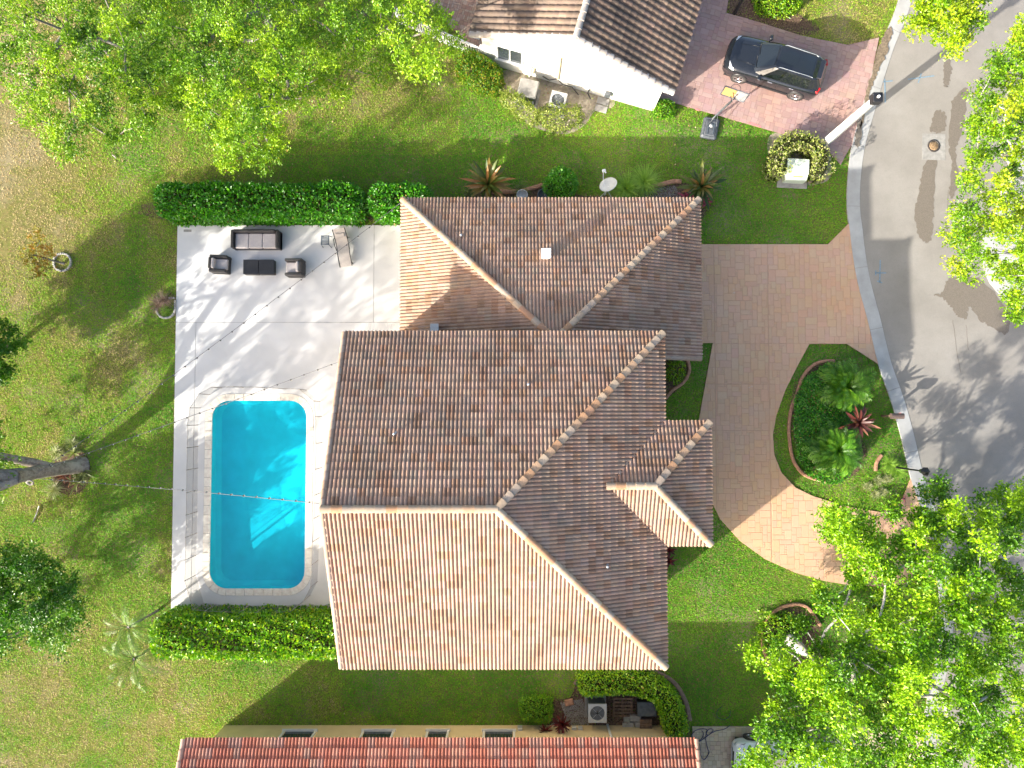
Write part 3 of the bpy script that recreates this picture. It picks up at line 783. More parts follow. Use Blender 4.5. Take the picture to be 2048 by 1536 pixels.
def cap_mesh(name, ln=0.44, r0=0.150, r1=0.125, hgt=0.115):
    m = MB(); n = 7; v = []; f = []
    for y, r, h, dz in ((0, r0, hgt, 0.030), (ln, r1, hgt*0.82, 0.0)):
        for k in range(n):
            t = PI * k / (n-1); v.append((-r*math.cos(t), y, h*math.sin(t)**0.8 + dz - 0.035))
    f += [(i, i+1, n+i+1, n+i) for i in range(n-1)]
    m.add(v, [q for q in f], True)
    o2 = [(x*0.86, 0.001, (z+0.035-0.03)*0.8-0.03) for x, y, z in v[:n]]
    m.add(v[:n] + o2, [(n+i, n+i+1, i+1, i) for i in range(n-1)])
    return m.mesh(name)
CAP = cap_mesh('ridge_tile')
CAP_PAL = [(0.48, 0.37, 0.26), (0.46, 0.34, 0.23), (0.46, 0.26, 0.14), (0.42, 0.33, 0.25), (0.48, 0.31, 0.19), (0.44, 0.24, 0.14)]
def caps(a, b, root, rnd, name='ridge_tile', step=0.37, lift=0.075, pal=CAP_PAL, me=None, mat=None, side=0.0):
    a, b = Vector(a), Vector(b); d = b - a; L = d.length; d.normalize()
    x = d.cross(Vector((0, 0, 1))).normalized(); z = x.cross(d); n = max(1, int(L/step))
    st = L / n; me = me or CAP
    if not me.materials: me.materials.append(mat or MT['cap'])
    for i in range(n):
        o = bpy.data.objects.new(name, me); COL.objects.link(o); o.parent = root
        p = a + d*(i*st) + z*lift + x*side
        R = Matrix((x, d, z)).transposed().to_4x4(); o.matrix_basis = Matrix.Translation(p) @ R
        k = rnd.uniform(0.9, 1.08); o.color = tuple(q*k for q in rnd.choice(pal)) + (1,)

def window(root, c, nrm, w, h, frame='white', split=1, name='window'):
    """framed window standing a little proud of a wall; c centre of the opening on the wall face"""
    nx, ny = nrm; rz = math.atan2(ny, nx) + PI/2; f = Vector((nx, ny, 0)); t = Vector((-ny, nx, 0)); c = Vector(c)
    m = MB(); q = 0.09
    for s2 in (-1, 1): m.box(c + t*(s2*(w/2+q/2)) + f*0.03, (q, 0.08, h+2*q), rz)
    m.box(c + Vector((0, 0, h/2+q/2)) + f*0.03, (w, 0.08, q), rz)
    m.box(c - Vector((0, 0, h/2+q/2)) + f*0.05, (w+2*q+0.1, 0.14, q*0.7), rz)
    for k in range(1, split+1):
        if split > 0 and k <= split: m.box(c + t*(w*(k/(split+1)-0.5)) + f*0.025, (0.05, 0.05, h), rz)
    wd = m.build(name, MT[frame], root, world_space=True)
    for k in range(split+1):
        pw = w/(split+1); g = MB(); g.box(c + t*(-w/2 + pw*(k+0.5)) + f*0.012, (pw-0.05, 0.012, h), rz); g.build('pane', MT['glass'], wd)
    return wd
def panel_door(root, c, nrm, w, h, rows, cols, mat, name):
    nx, ny = nrm; rz = math.atan2(ny, nx) + PI/2; f = Vector((nx, ny, 0)); t = Vector((-ny, nx, 0)); c = Vector(c)
    m = MB(); m.box(c + f*0.02, (w, 0.04, h), rz); d = m.build(name, mat, root, world_space=True)
    for i in range(cols):
        for j in range(rows):
            p = MB(); p.bbox(c + f*0.05 + t*(w*((i+0.5)/cols-0.5)) + Vector((0, 0, h*((j+0.5)/rows-0.5))), (w/cols-0.08, 0.03, h/rows-0.08), rz, 0.01); p.build('door_panel', mat, d)
    return d

PAL_MAIN = [(0.42, (0.42, 0.278, 0.198)), (0.32, (0.39, 0.245, 0.168)), (0.10, (0.37, 0.21, 0.128)), (0.05, (0.30, 0.175, 0.11)), (0.11, (0.36, 0.255, 0.188))]
def build_main_house():
    PT = 0.475
    x0, x1, yN, yS, ze = -6.62, 5.95, 3.15, -9.83, 6.0
    half = (yN-yS)/2; yr = (yN+yS)/2; zr = ze + half*PT; xr = x1 - half
    wx0, wx1, wy, wz = -4.88, 8.33, 9.52, 2.6; wh = (wx1-wx0)/2; xa = (wx0+wx1)/2; ya = wy - wh; za = wz + wh*PT; wys = 2.38
    qx, qn, qs, qz = 7.75, -0.37, -5.11, 6.0; qh = (qn-qs)/2; qy = (qn+qs)/2; qzr = qz + qh*PT; qxr = qx - qh; qxw = x1 - (qzr-ze)/PT
    house = empty('house', (0, -3, 0), 'two-storey house with a mottled brown and cream barrel tile roof in the middle', 'house')
    W = dict(world_space=True)
    # walls
    m = MB(); m.box((-0.3, -3.34, 2.92), (11.6, 12.0, 5.84))
    m.add([(-6.1, 2.66, 5.84), (-6.1, -9.34, 5.84), (-6.1, yr, zr-0.25), (-5.9, 2.66, 5.84), (-5.9, -9.34, 5.84), (-5.9, yr, zr-0.25)], [(0, 2, 1), (3, 4, 5), (0, 1, 4, 3), (1, 2, 5, 4), (2, 0, 3, 5)])
    wall = m.build('wall', MT['stucco'], house, **W)
    m = MB(); m.box((1.72, 5.87, 1.22), (12.2, 6.4, 2.44))
    m.add([(5.51, 2.72, 2.44), (7.8, 2.72, 2.44), (7.8, 2.72, 2.72), (5.51, 2.72, 3.8), (5.51, 2.9, 2.44), (7.8, 2.9, 2.44), (7.8, 2.9, 2.72), (5.51, 2.9, 3.8)], [(0, 1, 2, 3), (7, 6, 5, 4), (1, 5, 6, 2), (2, 6, 7, 3)])
    m.build('wall', MT['stucco'], house, **W)
    for y in (-0.85, -4.63):
        c = MB(); c.bbox((7.3, y, 2.9), (0.5, 0.5, 5.8), 0, 0.03); c.box((7.3, y, 0.2), (0.66, 0.66, 0.4)); c.box((7.3, y, 5.6), (0.64, 0.64, 0.2)); c.build('column', MT['stucco'], house, **W)
    m = MB(); m.box((7.3, -2.74, 5.65), (0.42, 3.2, 0.35)); m.box((6.4, -0.85, 5.65), (1.35, 0.42, 0.35)); m.box((6.4, -4.63, 5.65), (1.35, 0.42, 0.35)); m.build('beam', MT['stucco'], house, **W)
    # roof boards, fascia
    m = MB(); d = 0.02
    def poly(*pts): m.add([(p[0], p[1], p[2]-d) for p in pts], [tuple(range(len(pts)))])
    A, B, C, D = (x0, yN, ze), (x1, yN, ze), (x1, yS, ze), (x0, yS, ze); R0, R1 = (x0, yr, zr), (xr, yr, zr)
    poly(A, R0, R1, B); poly(D, C, R1, R0); poly(B, R1, C)
    n1, n2, ap = (wx0, wy, wz), (wx1, wy, wz), (xa, ya, za)
    poly(n1, ap, n2); poly(n1, (wx0, 2.4, wz), (xa, 2.4, za), ap); poly(n2, ap, (xa, wys, za), (wx1, wys, wz))
    poly((qxw, qy, qzr), (qxr, qy, qzr), (qx, qn, qz), (x1-0.2, qn, qz)); poly((qxw, qy, qzr), (x1-0.2, qs, qz), (qx, qs, qz), (qxr, qy, qzr)); poly((qxr, qy, qzr), (qx, qs, qz), (qx, qn, qz))
    roof = m.build('roof', MT['underlay'], house, **W)
    m = MB(); e = 0.05
    m.box(((x0+x1)/2, (yN+yS)/2, ze-0.11), (x1-x0-2*e, yN-yS-2*e, 0.14))
    m.box(((wx0+wx1)/2, (wy+2.66)/2, wz-0.09), (wx1-wx0-2*e, wy-2.66-2*e, 0.13))
    m.box(((x1+qx)/2, qy, qz-0.10), (qx-x1-2*e-0.02, qn-qs-2*e, 0.13))
    m.box((wx1-1.22, 2.52, wz-0.088), (2.3, 0.24, 0.125))
    for ya2 in (yN, yS):
        m.add([(x0+0.02, ya2, ze-0.16), (x0+0.02, ya2, ze-0.02), (x0+0.02, yr, zr-0.03), (x0+0.02, yr, zr-0.2)], [(0, 1, 2, 3)])
    m.build('fascia', MT['fascia'], house, **W)
    # tiles
    R = Roof(T2, 0.30, 0.325, PAL_MAIN, 21); s2 = math.sqrt(0.5)
    hipNE = ((x1, yN), (-s2, s2)); hipSE = ((x1, yS), (-s2, -s2))
    R.slope((x1, yN), (0, -1), x1-x0+0.02, half, ze, PT, [hipNE, ((0, yr), (0, 1)), ((x0+0.05, 0), (1, 0))])
    R.slope((x0+0.02, yS), (0, 1), x1-x0, half, ze, PT, [hipSE, ((0, yr), (0, -1)), ((x0+0.05, 0), (1, 0))])
    R.slope((x1, yS), (-1, 0), yN-yS, half, ze, PT, [((x1, yN), (s2, -s2)), ((x1, yS), (s2, s2))])
    hNW = ((wx0, wy), (s2, s2)); hNE = ((wx1, wy), (-s2, s2))
    R.slope((wx1, wy), (0, -1), wx1-wx0, wh, wz, PT, [hNW, hNE])
    R.slope((wx0, wy), (1, 0), wy-2.45, wh, wz, PT, [((wx0, wy), (-s2, -s2)), ((xa, 0), (-1, 0)), ((0, 2.6), (0, 1))])
    R.slope((wx1, wys), (-1, 0), wy-wys, wh, wz, PT, [((wx1, wy), (s2, -s2)), ((xa, 0), (1, 0)), ((0, wys+0.08), (0, 1))])
    qN = ((qx, qn), (-s2, s2)); qS = ((qx, qs), (-s2, -s2))
    R.slope((qx, qn), (0, -1), qx-qxw+0.1, qh, qz, PT, [qN, ((0, qy), (0, 1)), ((qxw-0.15, qy), (s2, s2))])
    R.slope((qxw-0.1, qs), (0, 1), qx-qxw+0.1, qh, qz, PT, [qS, ((0, qy), (0, -1)), ((qxw-0.15, qy), (s2, -s2))])
    R.slope((qx, qs), (-1, 0), qn-qs, qh, qz, PT, [((qx, qn), (s2, -s2)), ((qx, qs), (s2, s2))])
    R.finish(roof, MT['tile'], MT['tile_piece'])
    rnd = random.Random(4)
    caps((x1, yN, ze), R1, roof, rnd); caps((x1, yS, ze), R1, roof, rnd)
    caps((x0-0.02, yr, zr), R1, roof, rnd, lift=0.085)
    caps((wx0, wy, wz), (xa-0.1, ya+0.1, za-0.05), roof, rnd); caps((wx1, wy, wz), (xa+0.1, ya+0.1, za-0.05), roof, rnd)
    caps((qx, qn, qz), (qxr, qy, qzr), roof, rnd); caps((qx, qs, qz), (qxr, qy, qzr), roof, rnd); caps((qxw-0.05, qy, qzr), (qxr, qy, qzr), roof, rnd, lift=0.085)
    rake = cap_mesh('rake_tile', 0.40, 0.10, 0.09, 0.10); rake.materials.append(MT['cap'])
    pal2 = [(0.42, 0.32, 0.24), (0.38, 0.26, 0.18), (0.40, 0.30, 0.23)]
    caps((x0, yN, ze), (x0, yr, zr), roof, rnd, 'rake_tile', 0.325, 0.05, pal2, rake); caps((x0, yS, ze), (x0, yr, zr), roof, rnd, 'rake_tile', 0.325, 0.05, pal2, rake)
    caps((wx1, wys, wz), (x1-0.1, wys, wz+(wx1-x1+0.1)*PT), roof, rnd, 'rake_tile', 0.325, 0.05, pal2, rake)
    # roof penetrations
    for px, py, z in ((787, 868, 8.2), (1057, 768, 7.5), (922, 470, 3.7), (1219, 1140, 7.9)):
        p = P(px, py, z); p.z = surf(p.x, p.y)
        v = MB(); v.cyl((p.x, p.y, p.z-0.1), 0.045, 0.38, 10); v.lathe((p.x, p.y, p.z-0.02), [(0.13, 0), (0.06, 0.08), (0.045, 0.09)], 10); v.build('vent_pipe', MT['galv'], roof)
    for px, py, z, mt, sz in ((1092, 507, 4.4, 'white', 0.34), (868, 655, 4.0, 'grey_metal', 0.30)):
        p = P(px, py, z); p.z = surf(p.x, p.y)
        v = MB(); v.bbox((p.x, p.y, p.z+0.22), (sz, sz, 0.56), 0, 0.02); v.box((p.x, p.y, p.z+0.53), (sz+0.06, sz+0.06, 0.05)); v.build('roof_vent', MT[mt], roof)
    # doors, windows
    panel_door(house, (7.82, 6.6, 1.12), (1, 0), 4.9, 2.2, 4, 6, MT['white'], 'garage_door')
    panel_door(house, (5.5, -2.74, 1.25), (1, 0), 1.8, 2.4, 3, 2, MT['wood'], 'front_door')
    window(house, (5.5, -7.3, 1.5), (1, 0), 1.6, 1.4, split=1); window(house, (5.5, -7.3, 4.3), (1, 0), 1.6, 1.2, split=1); window(house, (5.5, 1.2, 4.3), (1, 0), 1.2, 1.2, split=1)
    window(house, (-6.1, -2.5, 1.25), (-1, 0), 3.6, 2.2, split=2, name='sliding_door'); window(house, (-6.1, -6.8, 1.5), (-1, 0), 1.4, 1.4, split=1); window(house, (-6.1, -1.5, 4.3), (-1, 0), 1.6, 1.2, split=1); window(house, (-6.1, -6.8, 4.3), (-1, 0), 1.6, 1.2, split=1)
    window(house, (-4.38, 6.5, 1.25), (-1, 0), 1.7, 2.1, split=1, name='sliding_door')
    window(house, (0.5, 9.07, 1.4), (0, 1), 1.4, 1.0, split=1); window(house, (4.5, 9.07, 1.4), (0, 1), 1.0, 0.8, split=1)
    window(house, (-2.5, -9.34, 1.5), (0, -1), 1.4, 1.2, split=1); window(house, (2.6, -9.34, 1.5), (0, -1), 1.4, 1.2, split=1); window(house, (0, -9.34, 4.3), (0, -1), 1.4, 1.2, split=1)
def surf(x, y):
    """height of the main house roof at a plan position"""
    PT = 0.475
    if -6.62 <= x <= 5.95 and -9.83 <= y <= 3.15: return 6.0 + PT*min(3.15-y, y+9.83, 5.95-x)
    return 2.6 + PT*min(9.52-y, x+4.88, 8.33-x)
build_main_house()

def build_north_house():
    g = math.radians(16.3); d = Vector((math.sin(g), math.cos(g))); e = Vector((math.cos(g), -math.sin(g)))   # d runs back along the ridge, e to the east
    a, b = Vector((-1.88, 16.88)), Vector((7.17, 14.24)); ze, L = 2.8, 9.0; half = (b-a).length/2; mid = (a+b)/2; PT = 0.467; zr = ze + half*PT
    pt = lambda s, t, z: Vector((mid.x + e.x*s + d.x*t, mid.y + e.y*s + d.y*t, z))
    house = empty('neighbour_house', pt(0, 3, 0), 'white gabled house with dark weathered tiles beside the pink driveway', 'house'); W = dict(world_space=True)
    m = MB(); hw = half-0.42; t0 = 0.32
    zt = ze - 0.1 + 0.42*PT; zp = zr - 0.12
    V = [pt(-hw, t0, 0), pt(hw, t0, 0), pt(hw, t0, zt), pt(0, t0, zp), pt(-hw, t0, zt)] + [pt(-hw, L-0.3, 0), pt(hw, L-0.3, 0), pt(hw, L-0.3, zt), pt(0, L-0.3, zp), pt(-hw, L-0.3, zt)]
    m.add(V, [(0, 1, 2, 3, 4), (9, 8, 7, 6, 5), (1, 6, 7, 2), (5, 0, 4, 9), (2, 7, 8, 3), (4, 3, 8, 9)]); m.build('wall', MT['stucco_white'], house, **W)
    m = MB(); q = 0.02
    m.add([pt(-half, 0, ze-q), pt(0, 0, zr-q), pt(0, L, zr-q), pt(-half, L, ze-q)], [(0, 1, 2, 3)]); m.add([pt(half, 0, ze-q), pt(half, L, ze-q), pt(0, L, zr-q), pt(0, 0, zr-q)], [(0, 1, 2, 3)])
    roof = m.build('roof', MT['underlay'], house, **W)
    m = MB()
    for s in (-1, 1):
        m.add([pt(s*half, 0.02, ze-0.2), pt(s*half, 0.02, ze-0.03), pt(0, 0.02, zr-0.03), pt(0, 0.02, zr-0.2)], [(0, 1, 2, 3)])
        m.add([pt(s*half, 0.02, ze-0.2), pt(s*half, 0.02, ze-0.03), pt(s*half, L, ze-0.03), pt(s*half, L, ze-0.2)], [(0, 1, 2, 3)])
    m.add([pt(-half+0.02, 0.03, ze-0.16), pt(-hw, 0.03, ze-0.16), pt(-hw, L, ze-0.16), pt(-half+0.02, L, ze-0.16)], [(0, 1, 2, 3)]); m.add([pt(half-0.02, 0.03, ze-0.16), pt(hw, 0.03, ze-0.16), pt(hw, L, ze-0.16), pt(half-0.02, L, ze-0.16)], [(0, 1, 2, 3)])
    m.build('fascia', MT['white'], house, **W)
    R = Roof(T1, 0.30, 0.325, [(0.4, (0.205, 0.14, 0.10)), (0.3, (0.235, 0.165, 0.12)), (0.3, (0.17, 0.12, 0.088))], 8)
    B2 = pt(half, 0, 0); A2 = pt(-half, L, 0); f0 = pt(0, 0.12, 0); c0 = pt(0, 0, 0)
    R.slope((B2.x, B2.y), (-e.x, -e.y), L, half, ze, PT, [((c0.x, c0.y), (e.x, e.y)), ((f0.x, f0.y), (d.x, d.y))])
    R.slope((A2.x, A2.y), (e.x, e.y), L, half, ze, PT, [((c0.x, c0.y), (-e.x, -e.y)), ((f0.x, f0.y), (d.x, d.y))])
    R.finish(roof, MT['tile_n'], MT['tile_n_piece'])
    rnd = random.Random(2); pal = [(0.46, 0.42, 0.37), (0.40, 0.37, 0.33), (0.50, 0.44, 0.37)]; pal2 = [(0.56, 0.50, 0.42), (0.52, 0.44, 0.36), (0.50, 0.45, 0.40)]
    caps(pt(0, 0, zr), pt(0, L, zr), roof, rnd, pal=pal, lift=0.10)
    rake = cap_mesh('rake_tile', 0.42, 0.17, 0.15, 0.10); rake.materials.append(MT['cap'])
    for s in (-1, 1): caps(pt(s*half, 0.06, ze), pt(0, 0.06, zr), roof, rnd, 'rake_tile', 0.36, 0.055, pal2, rake)
    nn = (-d.x, -d.y)
    window(house, pt(-2.95, t0, 1.5), nn, 1.15, 1.15, split=1)
    # fittings on the gable wall
    for s, z0, z1 in ((-0.55, 0.55, 2.6), (-1.75, 0.5, 0.95)):
        m = MB(); m.box(pt(s, t0-0.05, (z0+z1)/2), (0.07, 0.09, z1-z0), -g); m.build('conduit_cover', MT['stucco_tan'], house, **W)
    m = MB(); p = pt(1.95, t0-0.12, 0.6); m.bbox(p, (0.28, 0.16, 0.34), -g, 0.02); m.build('meter_box', MT['dark_grey'], house, **W)
    m = MB(); m.tube([pt(-1.3, t0-0.06, 0.45), pt(-0.95, t0-0.12, 0.38), pt(-0.6, t0-0.08, 0.62), pt(-0.3, t0-0.14, 0.4), pt(0.2, t0-0.1, 0.3), pt(0.6, t0-0.3, 0.12)], 0.025, 5)
    m.tube([pt(1.05, t0-0.08, 0.55), pt(1.0, t0-0.16, 0.3), pt(1.2, t0-0.3, 0.1)], 0.03, 5); m.build('cable', MT['black'], house, **W)
    m = MB(); m.lathe(pt(-1.95, t0-0.1, 0.9), [(0.10, 0), (0.11, 0.05), (0.04, 0.10), (0, 0.1)], 10); m.tube([pt(-1.95, t0-0.1, 0.9), pt(-1.95, t0-0.1, 0.1)], 0.02, 6); m.build('hose_tap', MT['white'], house, **W)
    # low white fence joining the west corner
    f = empty('picket_fence', pt(-hw-1.8, 0.4, 0), 'white picket fence running into the big tree beside the white house', 'fence')
    Lf = 4.6; dirv = Vector((-math.cos(math.radians(24)), math.sin(math.radians(24)))); s0 = pt(-hw, 0.42, 0); up = Vector((0, 0, 1))
    rz = math.atan2(dirv.y, dirv.x); pm = MB(); pm.box((0, 0, 0.5), (0.07, 0.03, 1.0)); pm.box((0, 0, 1.02), (0.05, 0.03, 0.05)); pme = pm.mesh('picket')
    for k in range(34):
        o = obj('picket', pme, MT['white'], f, world_space=True); o.location = (s0.x+dirv.x*(0.12+k*0.135), s0.y+dirv.y*(0.12+k*0.135), 0.03); o.rotation_euler = (0, 0, rz)
    for z in (0.22, 1.0):
        m = MB(); c = s0 + Vector((dirv.x, dirv.y, 0))*(Lf/2) + up*z; m.box(c, (Lf, 0.08, 0.10), rz); m.build('rail', MT['white'], f, world_space=True)
    for k in range(3):
        m = MB(); c = s0 + Vector((dirv.x, dirv.y, 0))*(0.1+k*2.2); m.box(c+up*0.6, (0.13, 0.13, 1.2), rz); m.box(c+up*1.22, (0.17, 0.17, 0.06), rz); m.build('post', MT['white'], f, world_space=True)
    # brick patio behind the fence
    pats = [pt(-hw-0.1, 0.6, 0), pt(-hw-5, 3.0, 0), pt(-hw-5, 9, 0), pt(-hw-0.1, 9, 0)]
    paving('patio', [(p.x, p.y) for p in pats], 0.1, [(2, 1), (1, 2), (2, 2)], -g, [(0.30, 0.19, 0.15), (0.34, 0.23, 0.18), (0.36, 0.28, 0.23)], (0.16, 0.11, 0.09), 'paver', near=P2(930, 60), seed=13)
    return pt, d, e
NH = build_north_house()

def build_south_house():
    ze = 2.8; a, b = P(368, 1476, ze), P(1392, 1480, ze); y = (a.y+b.y)/2; x0, x1 = a.x, b.x; PT = 0.45; run = 5.5; zr = ze+run*PT
    house = empty('neighbour_house', ((x0+x1)/2, y-5, 0), 'cream house with a red barrel tile roof along the bottom edge', 'house'); W = dict(world_space=True)
    yw = y - 0.62
    m = MB(); m.box(((x0+x1)/2+0.1, yw-5, 1.36), (x1-x0-1.1, 10.0, 2.72)); m.build('wall', MT['stucco_tan'], house, **W)
    m = MB(); m.add([(x0, y, ze-0.02), (x0, y-run, zr-0.02), (x1, y-run, zr-0.02), (x1, y, ze-0.02)], [(0, 1, 2, 3)]); m.add([(x0, y-2*run, ze-0.02), (x1, y-2*run, ze-0.02), (x1, y-run, zr-0.02), (x0, y-run, zr-0.02)], [(0, 1, 2, 3)])
    roof = m.build('roof', MT['underlay'], house, **W)
    m = MB(); m.box(((x0+x1)/2, y-run, ze-0.11), (x1-x0-0.06, 2*run-0.08, 0.14)); m.build('fascia', MT['fascia'], house, **W)
    R = Roof(T2L, 0.30, 0.41, [(0.45, (0.43, 0.135, 0.085)), (0.3, (0.47, 0.17, 0.115)), (0.15, (0.40, 0.20, 0.15)), (0.1, (0.50, 0.22, 0.15))], 31)
    R.slope((x1, y), (0, -1), x1-x0, run, ze, PT, [((0, y-run), (0, 1)), ((x0+0.08, 0), (1, 0)), ((x1-0.08, 0), (-1, 0))]); R.finish(roof, MT['tile_s'], MT['tile_s_piece'])
    rnd = random.Random(6); rake = cap_mesh('rake_tile', 0.50, 0.11, 0.10, 0.10); rake.materials.append(MT['cap']); pal = [(0.58, 0.36, 0.28), (0.55, 0.33, 0.25)]
    for x in (x0, x1): caps((x, y, ze), (x, y-run, zr), roof, rnd, 'rake_tile', 0.41, 0.05, pal, rake)
    caps((x0, y-run, zr), (x1, y-run, zr), roof, rnd, pal=pal)
    for px, w in ((600, 1.35), (757, 1.30), (876, 0.85), (998, 1.30)):
        xw = (px-1024)/F*(H-1.3); window(house, (xw, yw, 1.35), (0, 1), w, 1.25, 'offwhite', split=0)
    for px, h in ((1040, 0.32), (1148, 0.22), (1160, 0.2)):
        m = MB(); m.bbox(((px-1024)/F*33, yw+0.06, 0.45), (0.22, 0.14, h), 0, 0.015); m.build('outlet_box', MT['grey_metal'], house, **W)
    m = MB(); m.box(((1219-1024)/F*32.6, yw+0.03, 1.2), (0.10, 0.08, 2.4)); m.build('downpipe', MT['offwhite'], house, **W)
    return yw, x0, x1
SH_YW, SH_X0, SH_X1 = build_south_house()
# ================================================================== VEGETATION
def unit(a): return a / np.maximum(np.linalg.norm(a, axis=-1, keepdims=True), 1e-9)
def leaf_mesh(name, C, AX, NR, L, W, T, fold=0.18):
    AX = unit(AX); SD = unit(np.cross(AX, NR)); UP = np.cross(SD, AX); L = L[:, None]; W = W[:, None]; n = len(C)
    V = np.empty((n, 4, 3)); V[:, 0] = C; V[:, 2] = C + AX*L - UP*L*0.12
    mid = C + AX*L*0.45 + UP*W*fold; V[:, 1] = mid + SD*W*0.5; V[:, 3] = mid - SD*W*0.5
    b = np.arange(n)[:, None]*4; Fc = np.concatenate([b + np.array([[0, 1, 2]]), b + np.array([[0, 2, 3]])])
    return npmesh(name, V.reshape(-1, 3), Fc, {'tint': np.repeat(np.clip(T, 0, 1), 4)})
def spray_leaves(cen, rad, nleaf, size, rng, axis=None, flat=0.6, out=0.45, up=0.9, tint0=0.5, tvar=0.3, stringy=1.0, jag=0.35):
    """leaves set along shoots that radiate from every cluster centre"""
    n = len(cen); T = max(3, nleaf // 9); K = max(3, int(round(nleaf / T)))
    d = rng.normal(size=(n, T, 3)); d[..., 2] = np.abs(d[..., 2])*0.7 - 0.15; d = unit(d)
    if axis is not None:
        o = unit(cen - np.asarray(axis))[:, None, :]; d = unit(d + o*out)
    d[..., 2] *= flat; ln = rad[:, None]*rng.uniform(0.55, 1.2, (n, T))*stringy
    t = (np.arange(K)+0.5)/K*0.85 + 0.15; t = t[None, None, :, None] + rng.uniform(-0.06, 0.06, (n, T, K, 1))
    org = unit(rng.normal(size=(n, T, 3)))*np.cbrt(rng.random((n, T, 1)))*rad[:, None, None]*np.array([0.85, 0.85, 0.85*flat]); ln = ln*0.62
    bend = rng.normal(size=(n, T, 1, 3))*0.18; p = (cen[:, None, :] + org)[:, :, None, :] + (d[:, :, None, :] + bend*t)*ln[:, :, None, None]*t
    p = p + rng.normal(size=p.shape)*size*jag
    ax = d[:, :, None, :]*0.55 + rng.normal(size=p.shape)*0.6; nr = np.array([0, 0, up]) + rng.normal(size=p.shape)*0.55
    ct = rng.uniform(-1, 1, (n, 1, 1)); tt = tint0 + tvar*(0.85*ct + 0.35*rng.uniform(-1, 1, (n, T, 1)) + 0.40*rng.uniform(-1, 1, (n, T, K)) + 0.35*(t[..., 0]-0.5))
    tt = np.where(rng.random(tt.shape) < 0.012, 1.0, np.minimum(tt, 0.9))
    m = p.reshape(-1, 3); L = size*rng.uniform(0.7, 1.25, len(m)); return m, ax.reshape(-1, 3), nr.reshape(-1, 3), L, L*rng.uniform(0.5, 0.7, len(m)), tt.ravel()
def poly_dist(x, y, poly):
    best = np.full(np.shape(x), 1e9)
    for i in range(len(poly)):
        ax, ay = poly[i]; bx, by = poly[(i+1) % len(poly)]; dx, dy = bx-ax, by-ay
        t = np.clip(((x-ax)*dx+(y-ay)*dy)/(dx*dx+dy*dy+1e-9), 0, 1); best = np.minimum(best, np.hypot(x-ax-t*dx, y-ay-t*dy))
    return best
def crown_centers(poly, zlo, zhi, spacing, layers, rng, dome=120.0, zrand=0.6, gap=0.0, gs=0.012, seed=1):
    xs = [p[0] for p in poly]; ys = [p[1] for p in poly]; out = []
    for ly in range(layers):
        pts = []; tries = 0; area = (max(xs)-min(xs))*(max(ys)-min(ys)); want = int(area/(spacing*spacing)*3.2)
        X = rng.uniform(min(xs), max(xs), want); Y = rng.uniform(min(ys), max(ys), want); ok = inpoly(X, Y, poly)
        if gap > 0: ok &= vnoise(X, Y, gs, seed) > gap
        X, Y = X[ok], Y[ok]; D = poly_dist(X, Y, poly)
        for x, y, dd in zip(X, Y, D):
            if dd < min(spacing*0.35, 13): continue
            if any((x-a)**2+(y-b)**2 < (spacing*0.8)**2 for a, b, _ in pts): continue
            pts.append((x, y, dd))
        k = 1 - 0.28*ly
        for x, y, dd in pts:
            z = zlo + (zhi-zlo)*k*min(1, math.sqrt(dd/dome)) + rng.uniform(-zrand, zrand); out.append(P(x, y, max(z, 0.8)))
    return np.array([tuple(p) for p in out])
def skeleton(trunk_pts, trunk_r, cen, thin=0.010, expo=0.5, sides=6):
    """branches joining every leaf cluster to the trunk"""
    nodes = [Vector(p) for p in trunk_pts]; par = [i-1 for i in range(len(nodes))]; nt = len(nodes)
    f = np.array(nodes[-1]); order = np.argsort(np.linalg.norm(cen - f, axis=1))
    A = np.array([tuple(p) for p in nodes]); plen = np.zeros(len(nodes))
    for i in order:
        c = cen[i] - np.array([0, 0, 0.15]); d = np.linalg.norm(A - c, axis=1); pen = d + 0.35*plen + 0.5*np.maximum(0, A[:, 2]-c[2]); pen[:max(1, nt-2)] += 3
        k = int(np.argmin(pen)); nodes.append(Vector(c)); par.append(k); plen = np.append(plen, plen[k] + d[k]); A = np.vstack([A, c])
    cnt = [1]*len(nodes)
    for i in range(len(nodes)-1, 0, -1):
        if par[i] >= 0: cnt[par[i]] += cnt[i]
    m = MB(); tot = cnt[nt-1]
    rf = trunk_r[-1]
    rad = lambda i: max(thin, min(rf, rf*(cnt[i]/max(tot, 1))**expo))
    m.tube(trunk_pts, trunk_r, 10)
    rnd = random.Random(5)
    for i in range(nt, len(nodes)):
        p = par[i]; a, b = nodes[p], nodes[i]; r1 = rad(i); r0 = min(r1*1.35, rad(p) if p >= nt else rf)
        L = (b-a).length; mid = (a+b)/2 + Vector((rnd.uniform(-1, 1), rnd.uniform(-1, 1), rnd.uniform(-0.3, 1)))*L*0.10
        m.tube([a, mid, b], [r0, (r0+r1)/2, r1*0.8], sides if r1 > 0.04 else 4, cap=False)
    return m
def tree(name, label, trunk_pts, trunk_r, cen, rad, nleaf, size, leafmat, bark, seed, group=None, **kw):
    rng = np.random.default_rng(seed); base = Vector(trunk_pts[0])
    root = empty(name, base, label, 'tree', group)
    skeleton(trunk_pts, trunk_r, cen).build('trunk', MT[bark], root, world_space=True)
    R = rad*rng.uniform(0.75, 1.25, len(cen))
    obj('crown', leaf_mesh('crown', *spray_leaves(cen, R, nleaf, size, rng, axis=np.array(trunk_pts[-1]), **kw)), MT[leafmat], root, world_space=True)
    return root

